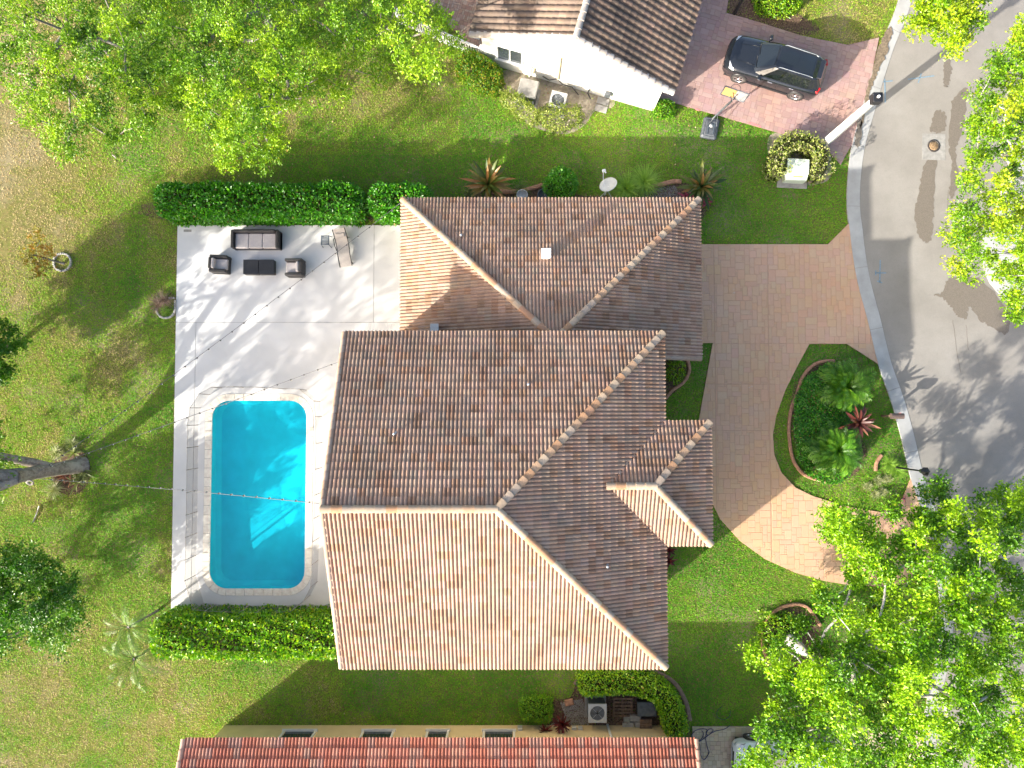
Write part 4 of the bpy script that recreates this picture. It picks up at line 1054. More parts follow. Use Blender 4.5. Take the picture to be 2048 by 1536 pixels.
def build_trees():
    rng = np.random.default_rng(5)
    # big tree top left
    A = [(330, -60), (880, -60), (905, 20), (925, 70), (918, 110), (880, 150), (838, 200), (818, 160), (770, 180), (735, 150), (700, 190), (668, 215), (650, 175), (620, 200), (596, 215), (575, 270), (585, 340), (545, 330), (500, 350), (440, 340), (420, 285), (390, 265), (350, 250), (320, 200), (300, 120)]
    c = np.vstack([crown_centers(A, 3.4, 8.0, 40, 1, rng, 190, 0.8, 0.30, 0.021, 3), crown_centers(A, 2.2, 5.0, 44, 1, rng, 190, 0.7, 0.16, 0.02, 13)])
    b = P(560, 90, 0); tree('tree', 'broad bright green tree reaching over the lawn above the long hedge', [b, b+Vector((0.1, 0, 1.2)), b+Vector((0, 0.2, 2.4))], [0.34, 0.27, 0.24], c, 0.60, 560, 0.106, 'leaf_olive', 'bark', 21, flat=0.6, out=0.5, stringy=1.1, tint0=0.55, tvar=0.36)
    B = [(-60, -60), (345, -60), (330, 60), (320, 190), (345, 230), (300, 262), (262, 300), (226, 305), (190, 325), (150, 330), (110, 318), (95, 280), (60, 270), (50, 230), (30, 195), (-60, 150)]
    c = np.vstack([crown_centers(B, 3.0, 7.0, 40, 1, rng, 170, 0.8, 0.32, 0.021, 4), crown_centers(B, 2.0, 4.4, 46, 1, rng, 170, 0.7, 0.22, 0.02, 14)])
    b = P(190, 110, 0); tree('tree', 'light green tree filling the top left corner', [b, b+Vector((-0.1, 0, 1.2)), b+Vector((0.1, -0.1, 2.3))], [0.30, 0.24, 0.2], c, 0.58, 520, 0.104, 'leaf_olive', 'bark', 22, flat=0.6, out=0.4, stringy=1.1, tint0=0.50, tvar=0.40)
    # tree over the road at the right edge
    C = [(2110, 20), (2040, 30), (1990, 85), (1975, 130), (1925, 190), (1915, 255), (1945, 300), (1900, 395), (1885, 440), (1895, 480), (1885, 530), (1905, 565), (1950, 562), (1975, 545), (2000, 560), (2025, 640), (2050, 665), (2110, 650)]
    c = np.vstack([crown_centers(C, 4.2, 7.0, 37, 1, rng, 130, 0.8, 0.30, 0.024, 5), crown_centers(C, 2.8, 4.6, 40, 1, rng, 130, 0.6, 0.15, 0.022, 15)])
    b = P(2060, 380, 0); tree('tree', 'lime green tree overhanging the road at the right edge', [b, b+Vector((-0.1, 0, 1.4)), b+Vector((-0.2, 0, 2.8))], [0.26, 0.21, 0.18], c, 0.53, 470, 0.112, 'leaf_lime', 'pale_bark', 23, flat=0.6, out=0.5, tint0=0.58, tvar=0.36)
    Cc = [(1985, -70), (1990, 20), (1965, 60), (1925, 110), (1895, 112), (1885, 80), (1850, 72), (1815, 78), (1800, 52), (1822, 20), (1830, -70)]
    c = crown_centers(Cc, 3.6, 5.2, 30, 2, rng, 60, 0.4, 0.12, 0.03, 6)
    b = P(1905, -90, 0); tree('tree', 'lime green branches over the road at the top edge', [b, b+Vector((0, 0, 1.3)), b+Vector((-0.1, -0.2, 2.6))], [0.18, 0.15, 0.12], c, 0.54, 360, 0.125, 'leaf_lime', 'pale_bark', 24, flat=0.6, out=0.5, tint0=0.62)
    # big pale-barked tree bottom right
    D = [(1860, 955), (1900, 930), (1960, 955), (2110, 965), (2110, 1600), (1540, 1600), (1460, 1520), (1445, 1480), (1478, 1440), (1462, 1400), (1515, 1392), (1555, 1372), (1540, 1342), (1500, 1325), (1476, 1282), (1530, 1276), (1595, 1265),
         (1580, 1225), (1625, 1180), (1640, 1150), (1700, 1185), (1690, 1110), (1640, 1080), (1645, 1020), (1700, 1005), (1740, 1030), (1790, 1000), (1840, 1010)]
    c = np.vstack([crown_centers(D, 5.0, 8.6, 41, 1, rng, 230, 0.7, 0.40, 0.017, 7), crown_centers(D, 2.8, 4.8, 48, 1, rng, 230, 0.7, 0.32, 0.018, 17)])
    E2 = [(1650, 1060), (1690, 1010), (1760, 1050), (1690, 1100)]
    b = P(1572, 1275, 0); c2 = crown_centers([(1640, 1030), (1700, 1008), (1720, 1060), (1690, 1100), (1650, 1090)], 4.6, 5.6, 26, 1, rng, 60, 0.3)
    c = np.vstack([c, c2])
    tree('tree', 'tall tree with thick pale limbs and fresh green leaves at the bottom right', [b, b+Vector((0.15, -0.1, 1.3)), b+Vector((0.55, -0.35, 2.8)), b+Vector((1.1, -0.55, 4.0))], [0.32, 0.26, 0.23, 0.21], c, 0.60, 560, 0.122, 'leaf_se', 'pale_bark', 25, flat=0.5, out=0.35, tint0=0.53, tvar=0.44, jag=0.5)
    # trees on the left edge
    b = P(22, 698, 0); r3 = np.random.default_rng(61); cl = []
    for z, rr, n in ((1.9, 1.7, 34), (2.6, 2.0, 46), (3.4, 1.9, 46), (4.2, 1.7, 40), (5.0, 1.4, 30), (5.8, 1.0, 18), (6.4, 0.6, 8)):
        q = r3.normal(size=(n, 2)); q = q/np.linalg.norm(q, axis=1, keepdims=True)*np.sqrt(r3.random((n, 1)))*rr
        cl.append(np.c_[q[:, 0]+b.x, q[:, 1]+b.y, z + r3.uniform(-0.4, 0.4, n)])
    c = np.vstack(cl); tree('tree', 'dense dark green tree cut by the left edge', [b, b+Vector((0, 0, 0.7)), b+Vector((0, 0, 1.4))], [0.16, 0.13, 0.11], c, 0.46, 210, 0.12, 'leaf_dark', 'bark', 26, flat=0.8, tint0=0.62)
    G = [(-110, 1085), (0, 1098), (60, 1090), (100, 1120), (145, 1150), (170, 1195), (160, 1255), (130, 1290), (90, 1310), (40, 1300), (0, 1320), (-110, 1345)]
    c = crown_centers(G, 1.9, 5.1, 33, 3, rng, 110, 0.8, 0.22, 0.024, 8)
    b = P(25, 1195, 0); tree('tree', 'dark green bushy tree at the lower left edge', [b, b+Vector((0, 0, 0.7)), b+Vector((0, 0, 1.4))], [0.16, 0.13, 0.11], c, 0.55, 260, 0.125, 'leaf_dark', 'bark', 27, flat=0.6, tint0=0.62, tvar=0.4, stringy=1.3)
    # small autumn tree in a ring of bricks
    K = [(72, 440), (90, 470), (110, 500), (100, 540), (75, 565), (52, 545), (45, 500), (60, 465)]
    c = crown_centers(K, 1.9, 3.0, 17, 2, rng, 40, 0.3)
    b = P(128, 527, 0); tree('tree', 'small thin tree with yellowing leaves in a ring of white bricks', [b, b+Vector((-0.1, 0, 0.6)), b+Vector((-0.3, 0.05, 1.3))], [0.055, 0.045, 0.04], c, 0.30, 45, 0.10, 'leaf_dry', 'bark', 28, flat=0.7, tint0=0.5, tvar=0.4)
    # big trunk on the left: its crown hangs outside the frame and shades the deck
    b = P(158, 932, 0)
    lob = []
    r2 = np.random.default_rng(77)
    for cx, cy, cz, rr, n in ((-25.0, -3.4, 8.2, 2.4, 34), (-24.2, -6.8, 7.2, 2.2, 26), (-25.6, 0.4, 7.4, 2.2, 28), (-27.6, -4.0, 9.6, 2.6, 30), (-24.4, -1.2, 10.4, 1.7, 16), (-22.6, -6.2, 8.4, 2.0, 26), (-23.2, -9.2, 8.0, 2.2, 26), (-27.2, -7.6, 8.2, 2.4, 26), (-23.0, -4.0, 9.2, 2.0, 18)):
        d = unit(r2.normal(size=(n, 3)))*np.cbrt(r2.random((n, 1))); lob.append(np.array([cx, cy, cz]) + d*np.array([rr, rr, rr*0.7]))
    g2 = P(40, 884, 0); n2 = 30; q2 = r2.normal(size=(n2, 3))*np.array([0.55, 0.6, 0.7]); lob.append(np.array([g2.x, g2.y, 3.3]) + q2)
    c = np.vstack(lob); ex = np.array([tuple(P(2, 922, 3.4)), tuple(P(4, 936, 3.6)), tuple(P(-20, 985, 4.2)), tuple(P(-10, 940, 4))]); c = np.vstack([c, ex])
    root = empty('tree', b, 'forked grey tree trunk with string lights leaving the frame at the left', 'tree')
    m = MB(); v = lambda x, y, z: b + Vector((x, y, z))
    m.tube([v(0.1, 0, -0.1), v(0, 0, 0.15), v(-0.1, -0.02, 0.8), v(-0.2, -0.05, 1.8), v(-0.3, -0.1, 2.8), v(-0.5, -0.2, 3.6)], [0.50, 0.38, 0.32, 0.30, 0.30, 0.29], 12)
    m.tube([v(-0.15, 0.0, 1.7), v(-0.5, 0.3, 2.4), v(-1.1, 0.55, 3.1), v(-1.9, 0.9, 3.9), v(-2.6, 1.3, 5.0)], [0.24, 0.21, 0.19, 0.17, 0.15], 10)
    m.tube([v(-0.4, -0.15, 3.2), v(-0.8, -0.5, 3.9), v(-1.5, -1.0, 4.8), v(-2.4, -1.6, 6.0)], [0.25, 0.21, 0.19, 0.16], 10)
    m.tube([v(-0.45, -0.1, 3.3), v(-1.3, -0.1, 4.5), v(-2.3, 0.1, 5.8), v(-3.2, -0.3, 7.0)], [0.27, 0.24, 0.21, 0.17], 10)
    m.lathe(v(-0.18, -0.46, 3.15), [(0.16, 0), (0.17, 0.04), (0.10, 0.05), (0.06, 0.0)], 10, axis=(0.1, -0.6, 0.8))
    sk = skeleton([v(-1.3, -0.1, 4.5), v(-2.3, 0.1, 5.8), v(-3.2, -0.3, 7.0)], [0.24, 0.22, 0.18], c); m.add(sk.v, sk.f, True)
    m.build('trunk', MT['bark'], root, world_space=True)
    obj('crown', leaf_mesh('crown', *spray_leaves(c, np.full(len(c), 0.75), 120, 0.14, np.random.default_rng(78), axis=np.array(v(-3, 0, 6)), tint0=0.5)), MT['leaf_lime'], root, world_space=True)
build_trees()

# ---- clipped hedges and bushes
def shell_leaves(pts, nrm, size, rng, tint0, tvar, depth=0.10, up=0.5):
    n = len(pts); p = pts - nrm*rng.random((n, 1))**1.5*depth + rng.normal(size=(n, 3))*size*0.25
    ax = unit(nrm*0.55 + rng.normal(size=(n, 3))*0.55 + np.array([0, 0, 0.25])); nr = nrm*0.7 + np.array([0, 0, up]) + rng.normal(size=(n, 3))*0.5
    L = size*rng.uniform(0.65, 1.3, n); tt = np.clip(tint0 + tvar*rng.normal(size=n), 0, 0.92); tt = np.where(rng.random(n) < 0.012, 1.0, tt); return p, ax, nr, L, L*rng.uniform(0.5, 0.75, n), tt
def hedge(name, label, path, width, height, size, dens, mat, seed, tint0=0.5, tvar=0.25, cat='hedge', z0=0.05, ends=True, lump=0.10):
    """clipped hedge along a plan path: superellipse section, leaves over an added dark core that blocks light"""
    rng = np.random.default_rng(seed); path = [Vector(p) for p in path]
    cum = [0.0]
    for i in range(1, len(path)): cum.append(cum[-1] + (path[i]-path[i-1]).length)
    Lt = cum[-1]; X = np.array([p.x for p in path]); Y = np.array([p.y for p in path]); cum = np.array(cum)
    hw = width/2; per = width + 2*height; n = int(dens*per*(Lt+width)); s = rng.uniform(-hw, Lt+hw, n)
    sc = np.clip(s, 0, Lt); over = np.maximum(0, np.abs(s-sc)/hw); k = np.sqrt(np.maximum(0, 1-over**2.6))
    cx = np.interp(sc, cum, X); cy = np.interp(sc, cum, Y); ds = 0.15
    tx = np.interp(np.clip(sc+ds, 0, Lt), cum, X)-np.interp(np.clip(sc-ds, 0, Lt), cum, X); ty = np.interp(np.clip(sc+ds, 0, Lt), cum, Y)-np.interp(np.clip(sc-ds, 0, Lt), cum, Y)
    tn = np.hypot(tx, ty); tx /= tn; ty /= tn
    e = 0.32; pe = 2/e; qq = rng.uniform(-1, 1, n); side = rng.random(n) > width/per*1.15
    uu = np.where(side, np.sign(qq)*(1-np.abs(qq)**pe)**(1/pe), qq); ww = np.where(side, np.abs(qq), (1-np.abs(qq)**pe)**(1/pe))
    ca, sa = np.sign(uu)*np.abs(uu)**(1/e), np.maximum(ww, 1e-4)**(1/e); a = np.arctan2(sa, ca)
    lp = 1 + lump*(vnoise(s+3*uu, 5*ww, 1.6, seed)-0.5)*2
    u = uu*hw*np.maximum(k, 0.02)*lp; w = ww*(height-z0)*lp
    # spread evenly: resample towards the flat top and sides
    ex = (s-sc); px = cx + tx*ex - ty*u; py = cy + ty*ex + tx*u; pz = z0 + w*np.where(over > 0, np.maximum(k, 0.3)**0.35, 1)
    nu = np.sign(ca)*np.abs(ca)**1.2/hw*0.6; nw = sa**1.2/height; N = np.stack([-ty*nu + tx*ex*2, tx*nu + ty*ex*2, nw], 1)
    Pn = np.stack([px, py, pz], 1)
    root = empty(name, tuple(path[len(path)//2][:2]) + (0.0,), label, cat)
    m = MB(); rows = []; K = 9; st = max(2, int(Lt/0.3)+1)
    for i in range(-2, st+3):
        q = min(max(i, 0), st)/st*Lt; x, y = np.interp(q, cum, X), np.interp(q, cum, Y)
        t2 = Vector((np.interp(min(q+ds, Lt), cum, X)-np.interp(max(q-ds, 0), cum, X), np.interp(min(q+ds, Lt), cum, Y)-np.interp(max(q-ds, 0), cum, Y))).normalized()
        o = (i if i < 0 else i-st if i > st else 0)/2*hw*0.85; kk = {0: 1, 1: 0.8, 2: 0.25}.get(abs(i) if i < 0 else (i-st if i > st else 0), 0.25)
        rows.append([(x+t2.x*o-t2.y*(math.copysign(abs(math.cos(b))**e, math.cos(b)))*hw*0.82*kk, y+t2.y*o+t2.x*(math.copysign(abs(math.cos(b))**e, math.cos(b)))*hw*0.82*kk, z0*0+ (max(0, math.sin(b))**e)*height*0.84*(1 if kk > 0.5 else 0.8)) for b in [PI*j/(K-1) for j in range(K)]])
    for r in range(len(rows)-1): m.strip(rows[r], rows[r+1])
    m.build('light_blocker', MT['core'], root, world_space=True)  # added solid core, stops light passing through the leaf shell
    obj('foliage', leaf_mesh('foliage', *shell_leaves(Pn, unit(N), size, rng, tint0, tvar)), MT[mat], root, world_space=True)
    return root
def bush(name, label, c, rx, ry, h, size, dens, mat, seed, tint0=0.5, tvar=0.25, rz=0.0, box=0.75, cat='bush', lump=0.10, core=True, holes=0.0):
    rng = np.random.default_rng(seed); area = 2*PI*((rx+ry)/2)**2 + 2*(rx+ry)*h; n = int(dens*area)
    d = unit(rng.normal(size=(n, 3))); d[:, 2] = np.abs(d[:, 2])
    th = np.arctan2(d[:, 1], d[:, 0]); lp = 1 + lump*(vnoise(th*3, d[:, 2]*4, 1.0, seed)-0.5)*2
    pb = 2/box; q = d/np.sum(np.abs(d)**pb, axis=1, keepdims=True)**(1/pb)*lp[:, None]
    p = q*np.array([rx, ry, h]); ca, sa = math.cos(rz), math.sin(rz)
    p2 = np.stack([p[:, 0]*ca-p[:, 1]*sa, p[:, 0]*sa+p[:, 1]*ca, p[:, 2]], 1); N = unit(p2/np.array([rx, ry, h])**1.5)
    if holes > 0:
        ok = vnoise(p2[:, 0]*3, p2[:, 1]*3+p2[:, 2], 1.0, seed+1) > holes; p2, N = p2[ok], N[ok]
    root = empty(name, (c[0], c[1], 0), label, cat)
    if core:
        m = MB(); m.lathe((0, 0, 0), [(0.80*math.cos(a)**box, max(0, math.sin(a))**box*0.9*h) for a in [0, 0.3, 0.6, 0.9, 1.2, 1.5]], 14)
        m.v = [(x*rx*ca-y*ry*sa, x*rx*sa+y*ry*ca, z) for x, y, z in m.v]; m.build('light_blocker', MT['core'], root)  # solid core added inside the bush to block light
    obj('foliage', leaf_mesh('foliage', *shell_leaves(p2 + np.array([0, 0, 0.03]), N, size, rng, tint0, tvar, depth=0.12)), MT[mat], root)
    return root

# ---- palms, rosettes, grasses
def frond(rng, length, leaflet, n, droop, width=0.035, tint=0.5, vee=0.5, density=1.0, keel=0.0):
    """one feather leaf lying along +x, starting at the origin and rising at 0 deg; returns a leaf mesh and rachis points"""
    t = np.linspace(0.12, 1, n); ang = -droop*t**1.5
    xs = np.cumsum(np.cos(-droop*np.linspace(0, 1, 24)**1.5))*length/24; zs = np.cumsum(np.sin(-droop*np.linspace(0, 1, 24)**1.5))*length/24
    X = np.interp(t, np.linspace(0, 1, 24), xs); Z = np.interp(t, np.linspace(0, 1, 24), zs)
    C = []; AX = []; NR = []; L = []
    for s in (-1, 1):
        dirx = np.cos(ang)*0.55; dirz = np.sin(ang)*0.55 - 0.25*vee + rng.normal(size=n)*0.08
        C.append(np.stack([X, np.zeros(n), Z], 1)); AX.append(np.stack([dirx + rng.normal(size=n)*0.06, s*np.full(n, 0.8), dirz], 1)); NR.append(np.stack([-np.sin(ang), s*0.3*np.ones(n), np.cos(ang)], 1))
        L.append(leaflet*(0.55+0.6*np.sin(PI*np.clip(t*0.9+0.08, 0, 1)))*rng.uniform(0.85, 1.1, n))
    C, AX, NR, L = map(np.concatenate, (C, AX, NR, L))
    me = leaf_mesh('frond', C, AX, NR, L, np.full(len(L), width), np.clip(tint + rng.normal(size=len(L))*0.18, 0, 1), fold=0.05)
    return me, [(0, 0, 0)] + [(x, 0, z) for x, z in zip(xs[::4], zs[::4])]
def palm(name, label, base, height, n, length, leaflet, mat, seed, lean=(0, 0), r=0.08, e0=(10, 75), droop=(0.7, 1.3), width=0.035, nl=46, cat='palm', az=None, dead=0):
    rng = np.random.default_rng(seed); base = Vector((base[0], base[1], 0)); top = base + Vector((lean[0], lean[1], height))
    root = empty(name, base, label, cat); m = MB()
    if height > 0.25:
        m.tube([base, base+(top-base)*0.5+Vector((0.02, 0, 0)), top, top+Vector((0, 0, 0.1))], [r*1.25, r, r, r*1.2], 8)
        for k in range(int(height/0.12)): m.tube([base+(top-base)*(k*0.12/height), base+(top-base)*((k*0.12+0.03)/height)], r*1.22, 8, cap=False)
        m.build('trunk', MT['bark'], root, world_space=True)
    vs = [frond(rng, length*rng.uniform(0.85, 1.1), leaflet, nl, rng.uniform(*droop), width, rng.uniform(0.35, 0.7)) for _ in range(5)]
    mes = []
    for me, rp in vs:
        mm = MB(); mm.tube(rp, [0.018*max(0.25, 1-i/len(rp)) for i in range(len(rp))], 4); b2 = bmesh.new(); b2.from_mesh(me)
        me2 = mm.mesh('x'); b2.from_mesh(me2); me3 = bpy.data.meshes.new('frond'); b2.to_mesh(me3); b2.free(); me3.materials.append(MT[mat]); mes.append(me3)
    for k in range(n):
        o = bpy.data.objects.new('frond', mes[k % 5]); COL.objects.link(o); setpar(o, root, True)
        a = (2*PI*k*0.381966 + rng.uniform(-0.2, 0.2)) if az is None else math.radians(rng.uniform(*az)); el = math.radians(e0[0] + (e0[1]-e0[0])*(k/max(1, n-1)))
        o.location = top; o.rotation_euler = Euler((rng.uniform(-0.25, 0.25), -el, a), 'XYZ'); s = rng.uniform(0.85, 1.1); o.scale = (s, s, s)
    return root
def strap_mesh(rng, length, width, arch, tint, segs=5):
    """one arching strap leaf along +x"""
    V = []; Fc = []; x = z = 0.0; T = []
    for i in range(segs+1):
        t = i/segs; w = width*(0.35+0.65*math.sin(PI*min(1, t*0.92+0.1))**0.8)*(1 if t < 0.98 else 0.1)
        V += [(x, -w/2, z+w*0.18), (x, 0, z), (x, w/2, z+w*0.18)]; T += [tint]*3
        a = -arch*t; x += math.cos(a)*length/segs; z += math.sin(a)*length/segs
        if i < segs: b = i*3; Fc += [(b, b+1, b+4, b+3), (b+1, b+2, b+5, b+4)]
    me = npmesh('leaf', np.array(V), np.array(Fc), {'tint': np.array(T)}); return me
def rosette(name, label, base, n, length, width, mat, seed, e0=(8, 80), arch=(0.5, 1.3), cat='plant', tints=(0.1, 0.95), z=0.05, stem=0.0, group=None, heads=None):
    rng = np.random.default_rng(seed); base = Vector((base[0], base[1], 0)); root = empty(name, base, label, cat, group)
    mes = []
    for k in range(6):
        me = strap_mesh(rng, length*rng.uniform(0.8, 1.1), width*rng.uniform(0.85, 1.15), rng.uniform(*arch), tints[0]+(tints[1]-tints[0])*(k/5)); me.materials.append(MT[mat]); mes.append(me)
    for hx, hy, hz in (heads or [(0, 0, stem)]):
        if hz > 0.1:
            m = MB(); m.tube([(0, 0, 0), (hx*0.6, hy*0.6, hz*0.6), (hx, hy, hz)], [0.03, 0.025, 0.025], 6); m.build('stem', MT['wood'], root)
        for k in range(n):
            o = bpy.data.objects.new('leaf', mes[int(rng.integers(0, 6))]); COL.objects.link(o); o.parent = root
            el = math.radians(e0[0] + (e0[1]-e0[0])*(k/max(1, n-1))); s = rng.uniform(0.8, 1.15)*(0.8 if k > n*0.75 else 1)
            o.location = (hx, hy, hz+z); o.rotation_euler = Euler((rng.uniform(-0.4, 0.4), -el, 2*PI*k*0.381966+rng.uniform(-0.25, 0.25)), 'XYZ'); o.scale = (s, s, s)
    return root
def tussock(name, label, base, n, length, width, mat, seed, cat='plant', e0=(15, 80), arch=(0.6, 1.6), tint=(0.2, 0.9), heads=((0, 0),), group=None):
    """a clump of fine blades: too many to pick apart, one foliage part"""
    rng = np.random.default_rng(seed); base = Vector((base[0], base[1], 0)); root = empty(name, base, label, cat, group); Vs = []; Fs = []; Ts = []; off = 0
    for hx, hy in heads:
        for k in range(n):
            a = rng.uniform(0, 2*PI); el = math.radians(rng.uniform(*e0)); L = length*rng.uniform(0.6, 1.15); ar = rng.uniform(*arch); x = rng.normal()*0.05+hx; y = rng.normal()*0.05+hy; z = 0.03; t = rng.uniform(*tint); ca, sa = math.cos(a), math.sin(a)
            seg = 4
            for i in range(seg+1):
                w = width*(1-i/seg*0.92)/2; Vs += [(x-sa*w, y+ca*w, z), (x+sa*w, y-ca*w, z)]; Ts += [t, t]
                e = el - ar*i/seg*1.3; x += math.cos(e)*ca*L/seg; y += math.cos(e)*sa*L/seg; z = max(0.02, z+math.sin(e)*L/seg)
                if i < seg: Fs.append((off, off+1, off+3, off+2)); off += 2
                else: off += 2
    obj('foliage', npmesh('foliage', np.array(Vs), np.array(Fs), {'tint': np.array(Ts)}), MT[mat], root); return root

def build_plants():
    # hedges
    hedge('hedge', 'long clipped dark green hedge along the top of the pool deck', [P(335, 396, 1.8), P(692, 396, 1.8)], 1.50, 1.85, 0.14, 300, 'leaf_hedge', 31, 0.50, 0.26)
    hedge('hedge', 'short clipped hedge beside the roof corner, right of the long hedge', [P(764, 397, 1.8), P(830, 397, 1.8)], 1.48, 1.85, 0.14, 300, 'leaf_hedge', 32, 0.50, 0.26)
    hedge('hedge', 'sunlit yellow-green hedge below the swimming pool', [P(332, 1279, 2.0), P(650, 1279, 2.0)], 1.84, 2.05, 0.13, 300, 'leaf_hedge_y', 33, 0.5, 0.26)
    hp = spline([tuple(P(x, y, 1.1)) for x, y in ((1178, 1370), (1240, 1366), (1300, 1376), (1338, 1408), (1352, 1455))], 6)
    hedge('hedge', 'curved clipped hedge around the air conditioner by the red roof', [Vector((p[0], p[1], 0)) for p in hp], 1.05, 1.25, 0.10, 380, 'leaf_hedge_y', 34, 0.62, 0.28)
    bush('bush', 'small square clipped bush beside the maroon plants', P(1073, 1424, 0.7), 0.75, 0.55, 0.8, 0.07, 700, 'leaf_hedge_y', 35, 0.45, 0.2, box=0.5)
    bush('bush', 'orange tinged clipped bush at the corner of the white house', P(958, 140, 0.8), 1.15, 0.72, 1.25, 0.085, 560, 'leaf_orange', 36, 0.5, 0.3, rz=math.radians(-32), box=0.55)
    bush('bush', 'loose variegated bush by the generator box', P(1040, 207, 0.8), 1.0, 0.42, 1.05, 0.09, 420, 'leaf_variegated', 37, 0.42, 0.22, rz=math.radians(-38), lump=0.3, core=False, holes=0.12)
    bush('bush', 'loose variegated bush below the round fan unit', P(1120, 228, 0.8), 1.0, 0.55, 1.05, 0.09, 420, 'leaf_variegated', 38, 0.40, 0.22, rz=math.radians(8), lump=0.3, core=False, holes=0.1)
    bush('bush', 'low round bush at the lower corner of the white house', P(1330, 214, 0.5), 0.52, 0.42, 0.7, 0.08, 560, 'leaf_hedge_y', 39, 0.35, 0.2)
    bush('bush', 'glossy bush between the clay edging and the roof', P(1122, 366, 1.0), 0.70, 0.75, 1.5, 0.10, 460, 'leaf_hedge', 40, 0.62, 0.25, rz=-0.5, box=0.6)
    bush('bush', 'clipped bush cut by the top edge beside the pink driveway', P(1560, -6, 0.6), 1.1, 0.75, 0.95, 0.08, 500, 'leaf_hedge_y', 41, 0.55, 0.3)
    # variegated shrub ring round the transformer box, open towards the house
    ring = [tuple(P(x, y, 0.9)) for x, y in ((1556, 338), (1560, 306), (1582, 283), (1606, 279), (1634, 292), (1646, 318), (1638, 342))]
    h = hedge('shrub_ring', 'horseshoe of pale variegated shrub around the green utility box', [Vector((p[0], p[1], 0)) for p in spline(ring, 5)], 0.78, 1.1, 0.10, 260, 'leaf_variegated', 42, 0.55, 0.32, 'bush', lump=0.5)
    # island planting
    gp = [(1650, 726), (1690, 742), (1708, 790), (1708, 850), (1712, 910), (1695, 950), (1672, 964), (1640, 966), (1610, 950), (1590, 915), (1582, 850), (1584, 800), (1600, 758)]
    rng = np.random.default_rng(43); poly = [P2(*p) for p in gp]; X = rng.uniform(min(p[0] for p in poly), max(p[0] for p in poly), 40000); Y = rng.uniform(min(p[1] for p in poly), max(p[1] for p in poly), 40000); ok = inpoly(X, Y, poly)
    X, Y = X[ok][:15000], Y[ok][:15000]; n = len(X); Z = 0.30 + 0.22*vnoise(X, Y, 1.3, 3) + rng.uniform(-0.2, 0.05, n)
    C = np.stack([X, Y, Z], 1); L = 0.085*rng.uniform(0.7, 1.3, n)
    obj('ground_cover', leaf_mesh('ground_cover', C, rng.normal(size=(n, 3))*[1, 1, 0.4], np.array([0, 0, 1])+rng.normal(size=(n, 3))*0.5, L, L*0.7, np.clip(0.5+rng.normal(size=n)*0.25, 0, 1)), MT['leaf_hedge'], label='low dark green leafy ground cover filling the island bed', cat='ground cover', kind='stuff')
    palm('palm', 'bushy palm in the upper part of the island bed', P(1672, 775, 0), 0.8, 44, 1.35, 0.40, 'palm', 44, e0=(5, 88), droop=(0.7, 1.9), width=0.024, nl=38)
    palm('palm', 'bushy palm in the lower part of the island bed', P(1652, 898, 0), 0.9, 44, 1.35, 0.40, 'palm', 45, e0=(5, 88), droop=(0.7, 1.9), width=0.024, nl=38)
    rosette('cordyline', 'dark red broad-leaved plant between the two island palms', P(1690, 845, 0), 26, 0.85, 0.15, 'strap_red', 46, e0=(5, 70), arch=(0.3, 0.9), z=0.9, heads=[(0, 0, 0.35)])
    palm('palm', 'small pale palm beside the end of the sunlit hedge, nearer the pool', P(316, 1221, 0), 2.55, 12, 1.45, 0.24, 'palm_pale', 47, e0=(0, 62), droop=(0.9, 1.5), width=0.020, r=0.05, nl=24)
    palm('palm', 'small pale palm at the lower end of the sunlit hedge', P(302, 1296, 0), 1.45, 15, 1.75, 0.27, 'palm_pale', 48, e0=(0, 62), droop=(0.9, 1.4), width=0.020, r=0.055, nl=27)
    palm('palm', 'golden palm frond hanging over the pink driveway at the top', P(1606, -52, 0), 2.6, 9, 2.2, 0.55, 'palm_gold', 49, e0=(0, 55), droop=(0.6, 1.2), width=0.04, r=0.09, nl=46, az=(225, 300))
    palm('palm', 'golden palm fronds at the top edge beside the kerb', P(1752, -70, 0), 2.4, 8, 2.1, 0.5, 'palm_gold', 50, e0=(5, 55), droop=(0.6, 1.1), width=0.04, r=0.09, nl=46, az=(200, 290))
    # bed along the garage wall
    rosette('cordyline', 'bronze and green broad-leaved plant next to the short hedge', P(978, 382, 0), 46, 1.35, 0.17, 'strap_green', 51, e0=(4, 75), arch=(0.4, 1.0), z=0.7, heads=[(0, 0, 0.2)])
    rosette('cordyline', 'bronze and green broad-leaved plant at the garage roof corner', P(1392, 385, 0), 44, 1.2, 0.16, 'strap_green', 52, e0=(4, 75), arch=(0.4, 1.0), z=0.6, heads=[(0, 0, 0.2)], tints=(0.0, 0.9))
    rosette('bromeliad', 'pink leaved plants hidden under the bronze plant at the roof corner', P(1400, 402, 0), 14, 0.42, 0.06, 'strap_pink', 53, e0=(10, 70), z=0.05, heads=[(0, 0, 0.05), (-0.45, 0.18, 0.05), (0.3, -0.1, 0.05), (-0.75, 0.1, 0.05)])
    tussock('grass_clump', 'light green arching grass clump beside the satellite dish', P(1250, 382, 0), 420, 1.15, 0.03, 'blade_green', 54, heads=((0, 0), (0.9, 0.35)))
    tussock('grass_clump', 'striped grass clump right of the bronze plant', P(1042, 385, 0), 160, 0.62, 0.024, 'strap_var', 55, tint=(0, 0.5))
    tussock('grass_clump', 'striped grass clump left of the bronze plant', P(942, 388, 0), 120, 0.55, 0.024, 'strap_var', 56, tint=(0, 0.5))
    bush('bush', 'small light green plant in the bed by the garage side wall', P(1350, 745, 0), 0.45, 0.5, 0.45, 0.10, 260, 'leaf_lime', 57, 0.5, 0.2, core=False, lump=0.3)
    rosette('bromeliad', 'maroon plant beside the front wall below the portico', P(1336, 1120, 0), 18, 0.42, 0.08, 'strap_maroon', 58, heads=[(0, 0, 0.1), (0, 0.5, 0.1)])
